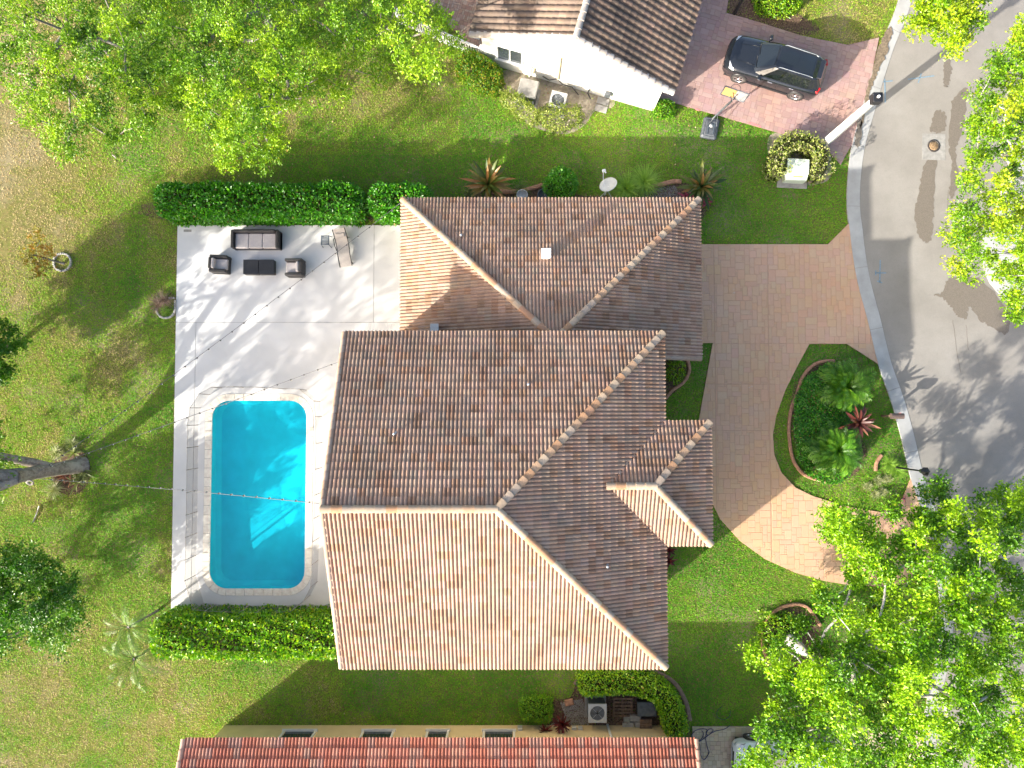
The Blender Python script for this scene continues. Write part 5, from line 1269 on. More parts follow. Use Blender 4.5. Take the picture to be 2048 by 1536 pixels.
    rosette('cordyline', 'larger maroon plant by the red roofed house', P(1118, 1436, 0), 30, 0.55, 0.075, 'strap_maroon', 59, e0=(5, 85), arch=(0.3, 0.9), z=0.35, heads=[(0, 0, 0.3), (0.12, 0.1, 0.5)])
    rosette('cordyline', 'smaller maroon plant against the cream wall', P(1090, 1450, 0), 26, 0.42, 0.07, 'strap_maroon', 60, e0=(5, 85), arch=(0.3, 0.9), z=0.3, heads=[(0, 0, 0.25)])
    # foot of the big trunk
    tussock('spider_plant', 'pale striped grass plant above the big trunk', P(118, 905, 0), 140, 0.55, 0.028, 'strap_var', 61)
    tussock('spider_plant', 'pale striped grass plant below the big trunk', P(112, 978, 0), 170, 0.6, 0.028, 'strap_var', 62, tint=(0.3, 1.0))
    rosette('bromeliad', 'green bromeliads at the foot of the big trunk', P(152, 905, 0), 18, 0.62, 0.07, 'strap_var', 63, tints=(0.0, 0.5), heads=[(0, 0, 0), (0.4, -0.9, 0), (0.15, -1.4, 0)])
    rosette('bromeliad', 'red flowering bromeliad beside the foot of the big trunk', P(128, 952, 0), 14, 0.4, 0.06, 'strap_red', 64, heads=[(0, 0, 0.0), (0.45, -0.2, 0)])
    tussock('spider_plant', 'pale striped grass plant right of the big trunk foot', P(168, 950, 0), 120, 0.5, 0.028, 'strap_var', 71, tint=(0.1, 0.8))
    tussock('spider_plant', 'green grass plant at the upper right of the big trunk foot', P(150, 888, 0), 130, 0.65, 0.03, 'strap_var', 72, tint=(0.0, 0.45))
    tussock('fountain_grass', 'purple brown fountain grass in a half ring at the deck edge', P(330, 605, 0), 150, 0.75, 0.018, 'blade_purple', 65, heads=((0, 0.1), (-0.25, -0.1)))
    tussock('grass_clump', 'small green tuft in the half ring at the deck edge', P(332, 622, 0), 110, 0.35, 0.03, 'blade_green', 66)
    tussock('grass_clump', 'tuft of green grass around the black lamp post', P(1778, 928, 0), 260, 0.55, 0.03, 'blade_green', 67, heads=((0, 0), (0.3, -0.3)))
    tussock('flower_clump', 'white flecked low plants at the lower end of the island', P(1755, 962, 0), 130, 0.3, 0.03, 'strap_var', 68, tint=(0.4, 1.0), heads=((0, 0), (0.45, 0.1), (-0.5, -0.25), (0.2, -0.5), (-0.15, -0.6)))
    bush('bush', 'yellow green low shrub in the round bed under the tall tree', P(1556, 1268, 0.3), 0.85, 1.0, 0.5, 0.09, 300, 'leaf_hedge_y', 69, 0.6, 0.25, lump=0.3)
    bush('bush', 'pale feathery bush under the tall tree by the kerb', P(1800, 1400, 0.4), 0.9, 0.8, 0.8, 0.07, 420, 'leaf_variegated', 70, 0.4, 0.2)
build_plants()

# ---- lawn
def build_grass():
    rng = np.random.default_rng(99)
    x0, x1 = P(-70, 800).x, P(1900, 800).x; y0, y1 = P(800, 1600).y, P(800, -60).y
    n = int((x1-x0)*(y1-y0)*760); X = rng.uniform(x0, x1, n); Y = rng.uniform(y0, y1, n); keep = np.ones(n, bool)
    for poly in (ROAD_POLY, DRIVE, DRIVE_N, DRIVE_S): keep &= ~inpoly(X, Y, poly)
    kl = np.array(KERB); keep &= X < np.interp(Y, kl[::-1, 1], kl[::-1, 0]) - 0.02
    dk = [(x + (-0.05 if x < -10 else 0), y) for x, y in DECK_POLY]; keep &= ~inpoly(X, Y, dk)
    keep &= ~((X > -5.9) & (X < 5.4) & (Y > -9.3) & (Y < 9.0)); keep &= ~((X > 5) & (X < 7.8) & (Y > 2.9) & (Y < 9.0))
    keep &= ~((X > SH_X0+0.6) & (X < SH_X1-0.5) & (Y < SH_YW))
    pt = NH[0]; keep &= ~inpoly(X, Y, [tuple(pt(s, t, 0)[:2]) for s, t in ((-4.3, 0.3), (4.3, 0.3), (4.3, 9), (-12, 9), (-4.4, 0.4))])
    for poly in BARE: 
        e = poly_dist(X, Y, poly); ins = inpoly(X, Y, poly); keep &= ~(ins & (rng.random(n) > 0.04 + 0.5*np.exp(-e/0.15)))
    X, Y = X[keep], Y[keep]; n = len(X)
    # dryness: straw coloured, thin and sandy towards the upper left, green near the house
    west = np.clip((-13.5 - X)/8.5, 0, 1)*np.clip((Y+14)/16, 0.35, 1)
    n1 = vnoise(X, Y, 0.32, 5); n2 = vnoise(X, Y, 1.1, 6); n3 = vnoise(X, Y, 4.0, 7); n4 = vnoise(X, Y, 0.9, 12)
    ul = np.clip((-18.6-X)/3.0, 0, 1)*np.clip((Y-2)/6, 0, 1)
    dry = 0.34 + 0.26*west + 0.42*ul + 0.52*(n1-0.5) + 0.42*(n2-0.5) + 0.32*(n3-0.5)
    front = ((X > 5.5) | ((Y > -14) & (Y < -9.5) & (X > -8))); dry = np.where(front, dry*0.78 - 0.04, dry)
    nl = (Y > 9.8) & (X > -9) & (X < 15); dry = np.where(nl, dry*0.85, dry)
    top = (Y > 17) & (X > 9); dry = np.where(top, dry+0.48, dry); un = (Y > 12.5) & (X > -11) & (X < -2.5); dry = np.where(un, dry+0.22, dry); sw = (X < -8) & (Y < -10); dry = np.where(sw, dry+0.10, dry)
    thin = np.clip((dry - 0.55)*1.3, 0, 0.65) + np.where(n4 > 0.86, 0.25, 0); k = rng.random(n) > thin; X, Y, dry = X[k], Y[k], dry[k]; n = len(X)
    T = np.clip(dry*0.95 + 0.02 + rng.normal(size=n)*0.16, 0, 1)
    a = rng.uniform(0, 2*PI, n); L = rng.uniform(0.05, 0.10, n); el = rng.uniform(0.15, 0.9, n); w = rng.uniform(0.022, 0.042, n)
    dx, dy, dz = np.cos(a)*np.cos(el), np.sin(a)*np.cos(el), np.sin(el)
    V = np.empty((n, 3, 3)); Z = np.full(n, 0.004)
    V[:, 0] = np.stack([X-np.sin(a)*w/2, Y+np.cos(a)*w/2, Z], 1); V[:, 1] = np.stack([X+np.sin(a)*w/2, Y-np.cos(a)*w/2, Z], 1); V[:, 2] = np.stack([X+dx*L, Y+dy*L, Z+dz*L], 1)
    obj('lawn', npmesh('lawn', V.reshape(-1, 3), np.arange(3*n).reshape(-1, 3), {'tint': np.repeat(T, 3)}), MT['grass'], label='patchy green and straw coloured lawn around the houses', cat='lawn', kind='stuff')
def build_litter():
    rng = np.random.default_rng(123); n = 9000
    X = rng.uniform(P(0, 800).x, P(1690, 800).x, n); Y = rng.uniform(P(800, 1450).y, P(800, 60).y, n); keep = np.ones(n, bool)
    w = 0.10 + 0.75*np.clip((-9-X)/10, 0, 1)*np.clip((Y-4)/8, 0, 1) + 0.5*((Y > 11) & (X < -3)) + 0.25*vnoise(X, Y, 0.5, 44); keep &= rng.random(n) < w
    keep &= ~inpoly(X, Y, DRIVE) & ~inpoly(X, Y, DRIVE_N) & ~inpoly(X, Y, DECK_POLY) & ~((X > -6.2) & (X < 7.9) & (Y > -9.4) & (Y < 9.1)) & ~inpoly(X, Y, ROAD_POLY); X, Y = X[keep], Y[keep]; n = len(X)
    L = rng.uniform(0.05, 0.11, n); C = np.stack([X, Y, rng.uniform(0.05, 0.08, n)], 1)
    obj('fallen_leaves', leaf_mesh('fallen_leaves', C, rng.normal(size=(n, 3))*[1, 1, 0.25], np.array([0, 0, 1])+rng.normal(size=(n, 3))*0.35, L, L*0.6, rng.random(n)), leaf_mat('dry_fallen_leaves', [(0.0, (0.16, 0.075, 0.03)), (0.6, (0.30, 0.17, 0.08)), (1.0, (0.45, 0.34, 0.20))], 0.15, 0.7), label='dry brown leaves scattered over the lawn', cat='leaf litter', kind='stuff')
BARE_PX = {
 'ac_bed': [(1000, 165), (1015, 205), (1050, 245), (1090, 262), (1135, 268), (1170, 250), (1190, 222), (1225, 215), (1225, 195), (1170, 175), (1090, 150), (1010, 140)],
 'box_bed': [(1540, 270), (1570, 262), (1600, 270), (1655, 300), (1662, 335), (1655, 362), (1610, 372), (1570, 366), (1545, 345), (1535, 300)],
 'wall_bed': [(930, 398), (940, 378), (1060, 376), (1110, 366), (1150, 388), (1200, 392), (1290, 374), (1352, 366), (1400, 372), (1418, 398), (1405, 440), (1395, 420), (1395, 410), (900, 412)],
 'top_bed': [(1462, -10), (1455, 28), (1500, 40), (1600, 70), (1640, 60), (1600, 30), (1520, 10), (1500, -20)],
 'island_bed': [(1640, 722), (1680, 740), (1700, 790), (1712, 850), (1725, 880), (1735, 905), (1712, 950), (1672, 960), (1640, 962), (1612, 940), (1592, 900), (1582, 850), (1582, 800), (1598, 755)],
 'south_bed': [(1160, 1352), (1200, 1338), (1290, 1338), (1345, 1370), (1375, 1420), (1378, 1450), (1360, 1478), (1130, 1450), (1095, 1450), (1100, 1400), (1140, 1395)],
 'round_bed': [(1525, 1275), (1535, 1235), (1570, 1214), (1610, 1216), (1640, 1250), (1640, 1300), (1605, 1338), (1560, 1340), (1530, 1310)],
 'garage_bed': [(1325, 722), (1375, 722), (1380, 745), (1360, 775), (1330, 800), (1325, 800)],
 'trunk_bed': [(120, 900), (165, 900), (182, 940), (165, 985), (120, 985), (100, 940)],
 'hedge_foot': [(330, 398), (725, 398), (860, 398), (860, 440), (330, 440)],
 'sunny_hedge_foot': [(340, 1222), (672, 1222), (672, 1262), (340, 1262)],
}
BARE = [[P2(*p) for p in v] for v in BARE_PX.values()]
def build_beds():
    for k, (nm, poly) in enumerate(zip(BARE_PX, BARE)):
        mat = {'ac_bed': 'sand', 'box_bed': 'sand', 'top_bed': 'mulch', 'south_bed': 'mulch'}.get(nm, 'mulch')
        pl = spline(poly, 3, True); obj('planting_bed', fill_poly(pl, [], -0.01, 0.014 + 0.001*(k % 3)), MT[mat], kind='structure')
build_beds()
build_grass()
build_litter()
# ================================================================== OBJECTS
def edging(label, px, mat='edging', w=0.15, h=0.13, closed=False):
    l = spline([P2(*p) for p in px], 6, closed)
    if closed: l.append(l[0])
    rows = []
    for off, z in ((-w/2, 0.0), (-w/2, h*0.75), (-w*0.28, h), (w*0.28, h), (w/2, h*0.75), (w/2, 0.0)):
        rows.append([(x, y, z) for x, y in offset_line(l, off)])
    m = MB()
    for r in range(5): m.strip(rows[r], rows[r+1])
    for e in (0, -1):
        m.add([r[e] for r in rows], [tuple(range(6))])
    me = m.mesh('bed_edging'); return obj('bed_edging', me, MT[mat], label=label, cat='edging')
def build_edgings():
    edging('terracotta edging curving round the left side of the island bed', [(1668, 722), (1650, 722), (1626, 730), (1604, 755), (1592, 790), (1582, 815), (1577, 850), (1578, 880), (1584, 915), (1598, 940), (1615, 953), (1650, 964)])
    edging('short straight terracotta edging beside the dark red island plant', [(1714, 838), (1716, 860), (1717, 890)])
    edging('thin clay edging piece beside the tuft at the black lamp post', [(1762, 910), (1752, 925), (1750, 942)])
    edging('terracotta edging of the round bed under the tall tree', [(1640, 1250), (1612, 1213), (1575, 1210), (1540, 1230), (1524, 1270), (1530, 1310), (1556, 1338), (1600, 1344)])
    edging('terracotta edging of the small bed beside the garage side wall', [(1374, 718), (1378, 742), (1366, 765), (1345, 780), (1330, 798)])
    edging('brown edging arching round the curved hedge by the red roof', [(1150, 1368), (1165, 1350), (1195, 1339), (1250, 1335), (1300, 1340), (1345, 1362), (1370, 1400), (1379, 1440)], 'edging_dark', 0.2)
    edging('terracotta edging left of the glossy bush above the garage roof', [(985, 384), (1030, 384), (1062, 378), (1092, 369), (1110, 368)], 'edging', 0.2)
    edging('terracotta edging left of the bronze plant at the roof corner', [(1278, 374), (1300, 373), (1320, 370), (1345, 364), (1362, 364)], 'edging', 0.2)
build_edgings()

def brick_ring(label, c, r, n, a0=0.0, a1=360.0, extra=None):
    root = empty('brick_ring', (c.x, c.y, 0), label, 'edging'); m = MB(); m.bbox((0, 0, 0.06), (0.09, 0.075, 0.12), 0, 0.012); me = m.mesh('brick')
    for k in range(n):
        a = math.radians(a0 + (a1-a0)*k/n); o = obj('brick', me, MT['white_brick'], root); o.location = (r*math.cos(a), r*math.sin(a), random.uniform(-0.02, 0.01)); o.rotation_euler = (random.uniform(-.1, .1), random.uniform(-.1, .1), a)
    for x, y, rz in (extra or []):
        o = obj('brick', me, MT['white_brick'], root); o.location = (x, y, 0); o.rotation_euler = (0, 0, rz)
brick_ring('ring of small white bricks around the thin yellowing tree', P(126, 525), 0.42, 30)
brick_ring('half ring of white bricks around the fountain grass at the deck edge', P(333, 618), 0.45, 20, 180, 370, [(0.45, 0.1*k+0.08, 0) for k in range(4)] + [(0.38-0.1*k, 0.52, PI/2) for k in range(3)])

# ---- garden furniture
def cushion(m, c, d, rz=0, b=0.035): m.bbox(c, d, rz, b)
def build_chair():
    root = empty('armchair', (0, 0, 0)); w = 0.82
    m = MB(); m.bbox((0, 0, 0.17), (0.80, w, 0.30), 0, 0.02); m.build('base', MT['wicker'], root)
    for s in (-1, 1):
        m = MB(); m.bbox((-0.0, s*(w/2-0.07), 0.33), (0.82, 0.14, 0.62), 0, 0.03); m.build('arm', MT['wicker'], root)
    m = MB(); m.bbox((-0.345, 0, 0.37), (0.14, w-0.285, 0.72), 0, 0.03); m.build('backrest', MT['wicker'], root)
    m = MB(); cushion(m, (0.06, 0, 0.39), (0.66, w-0.30, 0.14)); m.build('seat_cushion', MT['cushion'], root)
    m = MB(); m.bbox((-0.20, 0, 0.58), (0.13, w-0.32, 0.34), 0, 0.04, 0, -0.12); m.build('back_cushion', MT['cushion'], root)
    for sx in (-1, 1):
        for sy in (-1, 1):
            m = MB(); m.box((sx*0.35, sy*0.35, 0.03), (0.05, 0.05, 0.06)); m.build('leg', MT['black'], root)
    return root
def build_furniture():
    c = build_chair(); p = P(440, 529, 0.4); c.location = (p.x, p.y, 0.055); c.rotation_euler = (0, 0, math.radians(-3))
    tag(c, 'left dark wicker armchair with grey cushions, facing the coffee table', 'armchair', 'wicker armchairs on the deck')
    c2 = copy_tree(c); p = P(590, 536, 0.4); c2.location = (p.x, p.y, 0.055); c2.rotation_euler = (0, 0, PI)
    tag(c2, 'right dark wicker armchair with grey cushions, beside the string lights', 'armchair')
    p = P(513, 480, 0.4); s = empty('sofa', (p.x, p.y, 0.055), 'long dark wicker sofa with grey seat cushions below the hedge', 'sofa'); w = 2.25
    m = MB(); m.bbox((0, 0, 0.17), (w, 0.84, 0.30), 0, 0.02); m.build('base', MT['wicker'], s)
    for q in (-1, 1):
        m = MB(); m.bbox((q*(w/2-0.07), 0, 0.33), (0.14, 0.86, 0.62), 0, 0.03); m.build('arm', MT['wicker'], s)
    m = MB(); m.bbox((0, 0.365, 0.37), (w-0.285, 0.13, 0.72), 0, 0.03); m.build('backrest', MT['wicker'], s)
    for k in range(3):
        m = MB(); cushion(m, ((k-1)*0.653, -0.06, 0.39), (0.645, 0.71, 0.14)); m.build('seat_cushion', MT['cushion'], s)
    for q in (-1, 1):
        for r in (-1, 1):
            m = MB(); m.box((q*1.03, r*0.36, 0.03), (0.05, 0.05, 0.06)); m.build('leg', MT['black'], s)
    for k, (px, lab) in enumerate(((502, 'left half of the black slatted coffee table pair between the armchairs'), (533, 'right half of the black slatted coffee table pair between the armchairs'))):
        p = P(px, 534, 0.38); t = empty('coffee_table', (p.x, p.y, 0.055), lab, 'table', 'coffee tables')
        m = MB(); m.bbox((0, 0, 0.18), (0.70, 0.68, 0.34), 0, 0.015); m.build('base', MT['wicker'], t)
        sl = MB(); sl.box((0, 0, 0), (0.71, 0.036, 0.02)); sme = sl.mesh('slat')
        for j in range(17): o = obj('slat', sme, MT['black'], t); o.location = (0, -0.33+j*0.0412, 0.365 + 0.004*k)
    p = P(651, 481, 0.4); t = empty('side_table', (p.x, p.y, 0.055), 'small slate blue slatted side table beside the lounger', 'table')
    m = MB(); m.box((0, 0, 0), (0.40, 0.045, 0.02)); sme = m.mesh('slat')
    for j in range(7): o = obj('slat', sme, MT['slate_plastic'], t); o.location = (0, -0.20+j*0.066, 0.43)
    for sx in (-1, 1):
        m = MB(); m.box((sx*0.17, 0, 0.405), (0.04, 0.46, 0.03)); m.build('rail', MT['slate_plastic'], t)
        for sy in (-1, 1): m = MB(); m.tube([(sx*0.18, sy*0.21, 0.40), (sx*0.20, sy*0.26, 0)], 0.018, 6); m.build('leg', MT['slate_plastic'], t)
    # sun lounger: head end up at the top
    a, b = P(682, 466, 0.3), P(692, 531, 0.3); d = (b-a).normalized(); rz = math.atan2(d.y, d.x); c0 = (a+b)/2
    L = empty('sun_lounger', (c0.x, c0.y, 0.055), 'taupe sling sun lounger with raised head and dark frame', 'sun lounger', rz=rz)
    prof = [(-0.88, 0.72), (-0.62, 0.52), (-0.30, 0.33), (-0.05, 0.32), (0.25, 0.37), (0.55, 0.33), (0.85, 0.26)]
    q = spline(prof, 4); m = MB(); w = 0.26
    m.strip([(x, w, z) for x, z in q], [(x, -w, z) for x, z in q]); m.strip([(x, -w, z-0.01) for x, z in q], [(x, w, z-0.01) for x, z in q]); m.build('sling', MT['sling'], L)
    for s2 in (-1, 1):
        m = MB(); m.tube([(x, s2*0.29, z) for x, z in q], 0.022, 6); m.build('side_rail', MT['black_metal'], L)
        m = MB(); m.tube([(-0.55, s2*0.31, 0.45), (-0.45, s2*0.33, 0.58), (-0.15, s2*0.33, 0.56), (0.05, s2*0.31, 0.34)], 0.018, 6); m.build('armrest', MT['black_metal'], L)
        for x in (-0.5, 0.62): m = MB(); m.tube([(x, s2*0.29, 0.34), (x+0.1*(1 if x > 0 else -1), s2*0.30, 0)], 0.02, 6); m.build('leg', MT['black_metal'], L)
    m = MB(); m.bbox((-0.60, 0, 0.545), (0.22, 0.42, 0.06), 0, 0.02, 0, 0.68); m.build('headrest', MT['sling'], L)
build_furniture()

# ---- string lights
def string_lights(label, a, b, sag, step=0.62):
    n = 28; pts = []
    for i in range(n+1):
        t = i/n; p = a.lerp(b, t); p.z -= sag*4*t*(1-t); pts.append(p)
    root = empty('string_lights', a, label, 'string lights'); m = MB(); m.tube(pts, 0.011, 4); m.build('cable', MT['wire'], root, world_space=True)
    s = MB(); s.lathe((0, 0, -0.07), [(0.0, 0), (0.036, 0.0), (0.034, 0.05), (0.012, 0.08)], 6); sme = s.mesh('socket')
    g = MB(); g.lathe((0, 0, -0.14), [(0.0, 0), (0.028, 0.012), (0.038, 0.035), (0.024, 0.07)], 6); gme = g.mesh('bulb')
    L = (b-a).length; k = int(L/step)
    for i in range(1, k):
        t = i/k; p = a.lerp(b, t); p.z -= sag*4*t*(1-t)
        o = obj('socket', sme, MT['black'], root, world_space=True); o.location = p; o2 = obj('bulb', gme, MT['bulb'], o)
string_lights('string lights from the big trunk to the roof corner above the deck', P(72, 948, 3.3), P(806, 402, 2.72), 0.35)
string_lights('string lights from the big trunk to the roof edge above the pool fence corner', P(76, 941, 3.2), P(690, 719, 6.35), 0.25)
string_lights('string lights from the big trunk across the pool to the roof ridge', P(80, 958, 3.2), P(646, 1008, 8.95), 0.3)

# ---- air conditioners and other plant
def fan_unit(label, c, s, h, rz, blade_mat='black'):
    root = empty('air_conditioner', (c.x, c.y, 0), label, 'air conditioner', rz=rz)
    m = MB(); m.bbox((0, 0, 0.04), (s+0.16, s+0.16, 0.08), 0, 0.01); m.build('pad', MT['conc_dark'], root)
    m = MB(); m.bbox((0, 0, 0.08+h*0.45), (s-0.04, s-0.04, h*0.9), 0, 0.03); m.build('coil', MT['dark_grey'], root)
    r = s*0.40; m = MB(); n = 24; zt = 0.08+h
    ring = [(r*math.cos(2*PI*k/n), r*math.sin(2*PI*k/n)) for k in range(n)]
    sq = []
    for x, y in ring: k = max(abs(x), abs(y)); sq.append((x/k*s/2, y/k*s/2))
    m.strip([(x, y, zt) for x, y in ring+ring[:1]], [(x, y, zt) for x, y in sq+sq[:1]]); m.strip([(x, y, zt) for x, y in sq+sq[:1]], [(x, y, zt-0.09) for x, y in sq+sq[:1]]); m.strip([(x, y, zt-0.18) for x, y in ring+ring[:1]], [(x, y, zt) for x, y in ring+ring[:1]])
    m.build('top_cover', MT['grey_metal'], root)
    m = MB(); m.cyl((0, 0, zt-0.2), r, 0.01, 24); m.build('fan_well', MT['black'], root)
    bm = MB(); seg = 6; V = []; Fc = []
    for i in range(seg+1):
        t = i/seg; rr = 0.06+(r-0.09)*t; w = 0.35+0.75*math.sin(PI*min(1, 0.25+t*0.6)); V += [(rr*math.cos(-w/2+t*0.5), rr*math.sin(-w/2+t*0.5), 0.03), (rr*math.cos(w/2+t*0.5), rr*math.sin(w/2+t*0.5), -0.03)]
        if i < seg: Fc.append((2*i, 2*i+1, 2*i+3, 2*i+2))
    bm.add(V, Fc, True); bme = bm.mesh('fan_blade')
    for k in range(3): o = obj('fan_blade', bme, MT['galv'] if k == 0 else MT[blade_mat], root); o.location = (0, 0, zt-0.12); o.rotation_euler = (0, 0, 2*PI*k/3-1.9)
    m = MB(); m.cyl((0, 0, zt-0.15), 0.075, 0.07, 12); m.build('hub', MT['black'], root)
    for k in range(4):
        a = PI/4+k*PI/2; w2 = MB(); w2.tube([(0.03*math.cos(a), 0.03*math.sin(a), zt-0.02), (r*math.cos(a), r*math.sin(a), zt-0.005)], 0.005, 4); w2.build('guard_wire', MT['galv'], root)
    return root
fan_unit('square grey air conditioner with a black fan by the red roofed house', P(1195, 1427, 0.9), 0.84, 0.82, 0.0)
fan_unit('small air conditioner with a pale fan beside the white house', P(1116, 199, 0.8), 0.76, 0.72, math.radians(-14), 'galv')
def build_misc():
    # generator / pump box by the north house
    p = P(1056, 182, 0.7); g = empty('generator_box', (p.x, p.y, 0), 'big grey cabinet behind the variegated bush at the white house', 'cabinet', rz=math.radians(-14))
    m = MB(); m.bbox((0, 0, 0.48), (0.86, 0.80, 0.92), 0, 0.05); m.build('body', MT['dark_grey'], g)
    m = MB(); m.bbox((0, 0.02, 0.98), (0.92, 0.86, 0.10), 0, 0.05); m.build('lid', MT['conc'], g)
    m = MB(); m.bbox((0, 0, 0.03), (1.1, 1.0, 0.06), 0, 0.01); m.build('pad', MT['conc_dark'], g)
    for k in range(5): m = MB(); m.box((0, -0.405, 0.3+k*0.1), (0.6, 0.02, 0.04)); m.build('louvre', MT['black'], g)
    # stepping slabs
    for (px, py, lab) in ((1206, 203, 'pale square stepping slab against the white wall'), (1202, 218, 'pale square stepping slab nearer the lawn')):
        p = P(px, py); m = MB(); m.bbox((0, 0, 0.035), (0.60, 0.34, 0.05), 0, 0.015); o = m.build('stepping_slab', MT['conc'], label=lab, cat='slab'); o.location = (p.x, p.y, 0.0); o.rotation_euler = (0, 0, math.radians(-16))
    # service yard beside the red roof: stacked pavers, crate, bin
    k = 0
    for i, (px, py) in enumerate(((1254, 1440), (1266, 1436), (1262, 1450), (1275, 1448), (1251, 1452), (1276, 1437))):
        p = P(px, py, 0.2); r = empty('paver_stack', (p.x, p.y, 0.01), ['stack of grey pavers nearest the air conditioner', 'stack of grey pavers at the top of the pile', 'stack of grey pavers in the middle of the pile', 'stack of grey pavers at the lower right of the pile', 'stack of grey pavers against the cream wall', 'stack of grey pavers beside the brown crate'][i], 'pavers', 'stacked pavers', rz=random.uniform(-0.12, 0.12))
        for z in range(3 + i % 2): m = MB(); m.bbox((random.uniform(-.015, .015), random.uniform(-.015, .015), 0.035+z*0.066), (0.27, 0.24, 0.06), 0, 0.01); m.build('paver', MT['conc'], r)
    p = P(1291, 1446, 0.2); r = empty('crate', (p.x, p.y, 0.01), 'brown slatted crate beside the stacked pavers', 'crate')
    for z in range(3):
        for s in (-1, 1): m = MB(); m.box((0, s*0.22, 0.06+z*0.11), (0.56, 0.02, 0.09)); m.build('slat', MT['wood'], r); m = MB(); m.box((s*0.27, 0, 0.06+z*0.11), (0.02, 0.42, 0.09)); m.build('slat', MT['wood'], r)
    for j in range(5): m = MB(); m.box((0, -0.17+j*0.085, 0.355), (0.56, 0.07, 0.02)); m.build('lid_slat', MT['wood'], r)
    p = P(1293, 1416, 0.3); r = empty('storage_bin', (p.x, p.y, 0.01), 'black storage bin under the curved hedge', 'bin'); m = MB(); m.bbox((0, 0, 0.2), (0.85, 0.62, 0.40), 0, 0.03); m.build('body', MT['black'], r); m = MB(); m.bbox((0, 0, 0.43), (0.90, 0.66, 0.06), 0, 0.025); m.build('lid', MT['dark_grey'], r)
    p = P(1246, 1416, 0.2); r = empty('pallet', (p.x, p.y, 0.01), 'dark wooden pallet right of the air conditioner', 'pallet')
    for j in range(6): m = MB(); m.box((0, -0.4+j*0.16, 0.13), (0.95, 0.10, 0.02)); m.build('board', MT['wood'], r)
    for x in (-0.42, 0, 0.42): m = MB(); m.box((x, 0, 0.06), (0.09, 0.9, 0.115)); m.build('runner', MT['wood'], r)
    p = P(1138, 1404, 0); m = MB(); m.bbox((0, 0, 0.05), (0.42, 0.30, 0.12), 0.2, 0.03); o = m.build('flat_rock', MT['edging'], label='flat orange rock in the gravel beside the maroon plants', cat='rock'); o.location = (p.x, p.y, 0)
    # gravel
    rng = np.random.default_rng(3)
    def gravel(poly_px, n, s, mat, label):
        poly = [P2(*q) for q in poly_px]; X = rng.uniform(min(q[0] for q in poly), max(q[0] for q in poly), n*3); Y = rng.uniform(min(q[1] for q in poly), max(q[1] for q in poly), n*3); ok = inpoly(X, Y, poly); X, Y = X[ok][:n], Y[ok][:n]; n2 = len(X)
        base = np.array([(1, 0, 0), (-0.5, 0.87, 0), (-0.5, -0.87, 0), (0, 0, 0.8)]); sc = s*rng.uniform(0.5, 1.2, (n2, 1, 1)); a = rng.uniform(0, 2*PI, n2); R = np.zeros((n2, 3, 3)); R[:, 0, 0] = np.cos(a); R[:, 0, 1] = -np.sin(a); R[:, 1, 0] = np.sin(a); R[:, 1, 1] = np.cos(a); R[:, 2, 2] = 1
        V = np.einsum('nij,kj->nki', R, base)*sc + np.stack([X, Y, np.full(n2, 0.012)], 1)[:, None]; Fc = (np.arange(n2)[:, None, None]*4 + np.array([[0, 1, 3], [1, 2, 3], [2, 0, 3]])[None]).reshape(-1, 3)
        obj('gravel', npmesh('gravel', V.reshape(-1, 3), Fc), MT[mat], label=label, cat='gravel', kind='stuff')
    gravel([(1120, 1405), (1165, 1398), (1178, 1450), (1100, 1450), (1130, 1430)], 2600, 0.030, 'conc', 'grey and white gravel beside the air conditioner')
    gravel([(1165, 1362), (1200, 1345), (1290, 1345), (1340, 1372), (1368, 1420), (1355, 1420), (1330, 1385), (1290, 1356), (1210, 1354), (1178, 1368)], 1800, 0.028, 'conc', 'pale gravel strip between the brown edging and the curved hedge')
    gravel([(1290, 378), (1350, 372), (1370, 396), (1280, 396)], 900, 0.03, 'conc_dark', 'dark gravel in the bed above the garage roof')
    # satellite dish
    p = P(1209, 391, 0); r = empty('satellite_dish', (p.x, p.y, 0), 'white satellite dish on a tripod above the garage roof edge', 'satellite dish')
    for dx, dy in ((-0.35, -0.25), (0.40, -0.2), (0.05, 0.3)): m = MB(); m.tube([(0, 0, 0.85), (dx, dy, 0)], 0.022, 6); m.build('tripod_leg', MT['white'], r)
    m = MB(); m.tube([(0, 0, 0.05), (0, 0, 1.05), (0.03, 0.08, 1.15)], 0.03, 8); m.build('mast', MT['white'], r)
    ax = Vector((-0.38, 0.42, 0.82)).normalized(); m = MB(); m.lathe((0.05, 0.12, 1.12), [(0.0, 0.0), (0.15, 0.012), (0.30, 0.045), (0.42, 0.09), (0.425, 0.075), (0.30, 0.03), (0.0, -0.02)], 24, axis=ax); m.build('reflector', MT['offwhite'], r)
    tip = Vector((-0.22, 0.75, 1.32)); m = MB(); m.tube([(-0.12, 0.05, 1.0), (-0.2, 0.4, 1.12), tip], 0.018, 6); m.build('feed_arm', MT['white'], r); m = MB(); m.bbox(tip+Vector((0.02, 0, 0.05)), (0.16, 0.12, 0.10), 0.3, 0.02); m.tube([tip+Vector((0.02, 0, 0.05)), tip+Vector((0.12, -0.1, 0.02))], 0.035, 8); m.build('feed_horn', MT['white'], r)
    # pots by the garage wall
    for px, lab, mt, rr in ((1044, 'pale grey plant pot half hidden by the garage roof edge', 'grey_metal', 0.26), (1088, 'dark blue grey plant pot half hidden by the garage roof edge', 'slate_plastic', 0.32)):
        p = P(px, 396); m = MB(); m.lathe((0, 0, 0), [(0, 0.0), (rr*0.7, 0.0), (rr, 0.42), (rr*1.06, 0.44), (rr*1.06, 0.48), (rr*0.9, 0.48), (rr*0.86, 0.40), (0, 0.38)], 20); o = m.build('plant_pot', MT[mt], label=lab, cat='pot'); o.location = (p.x, p.y, 0.01)
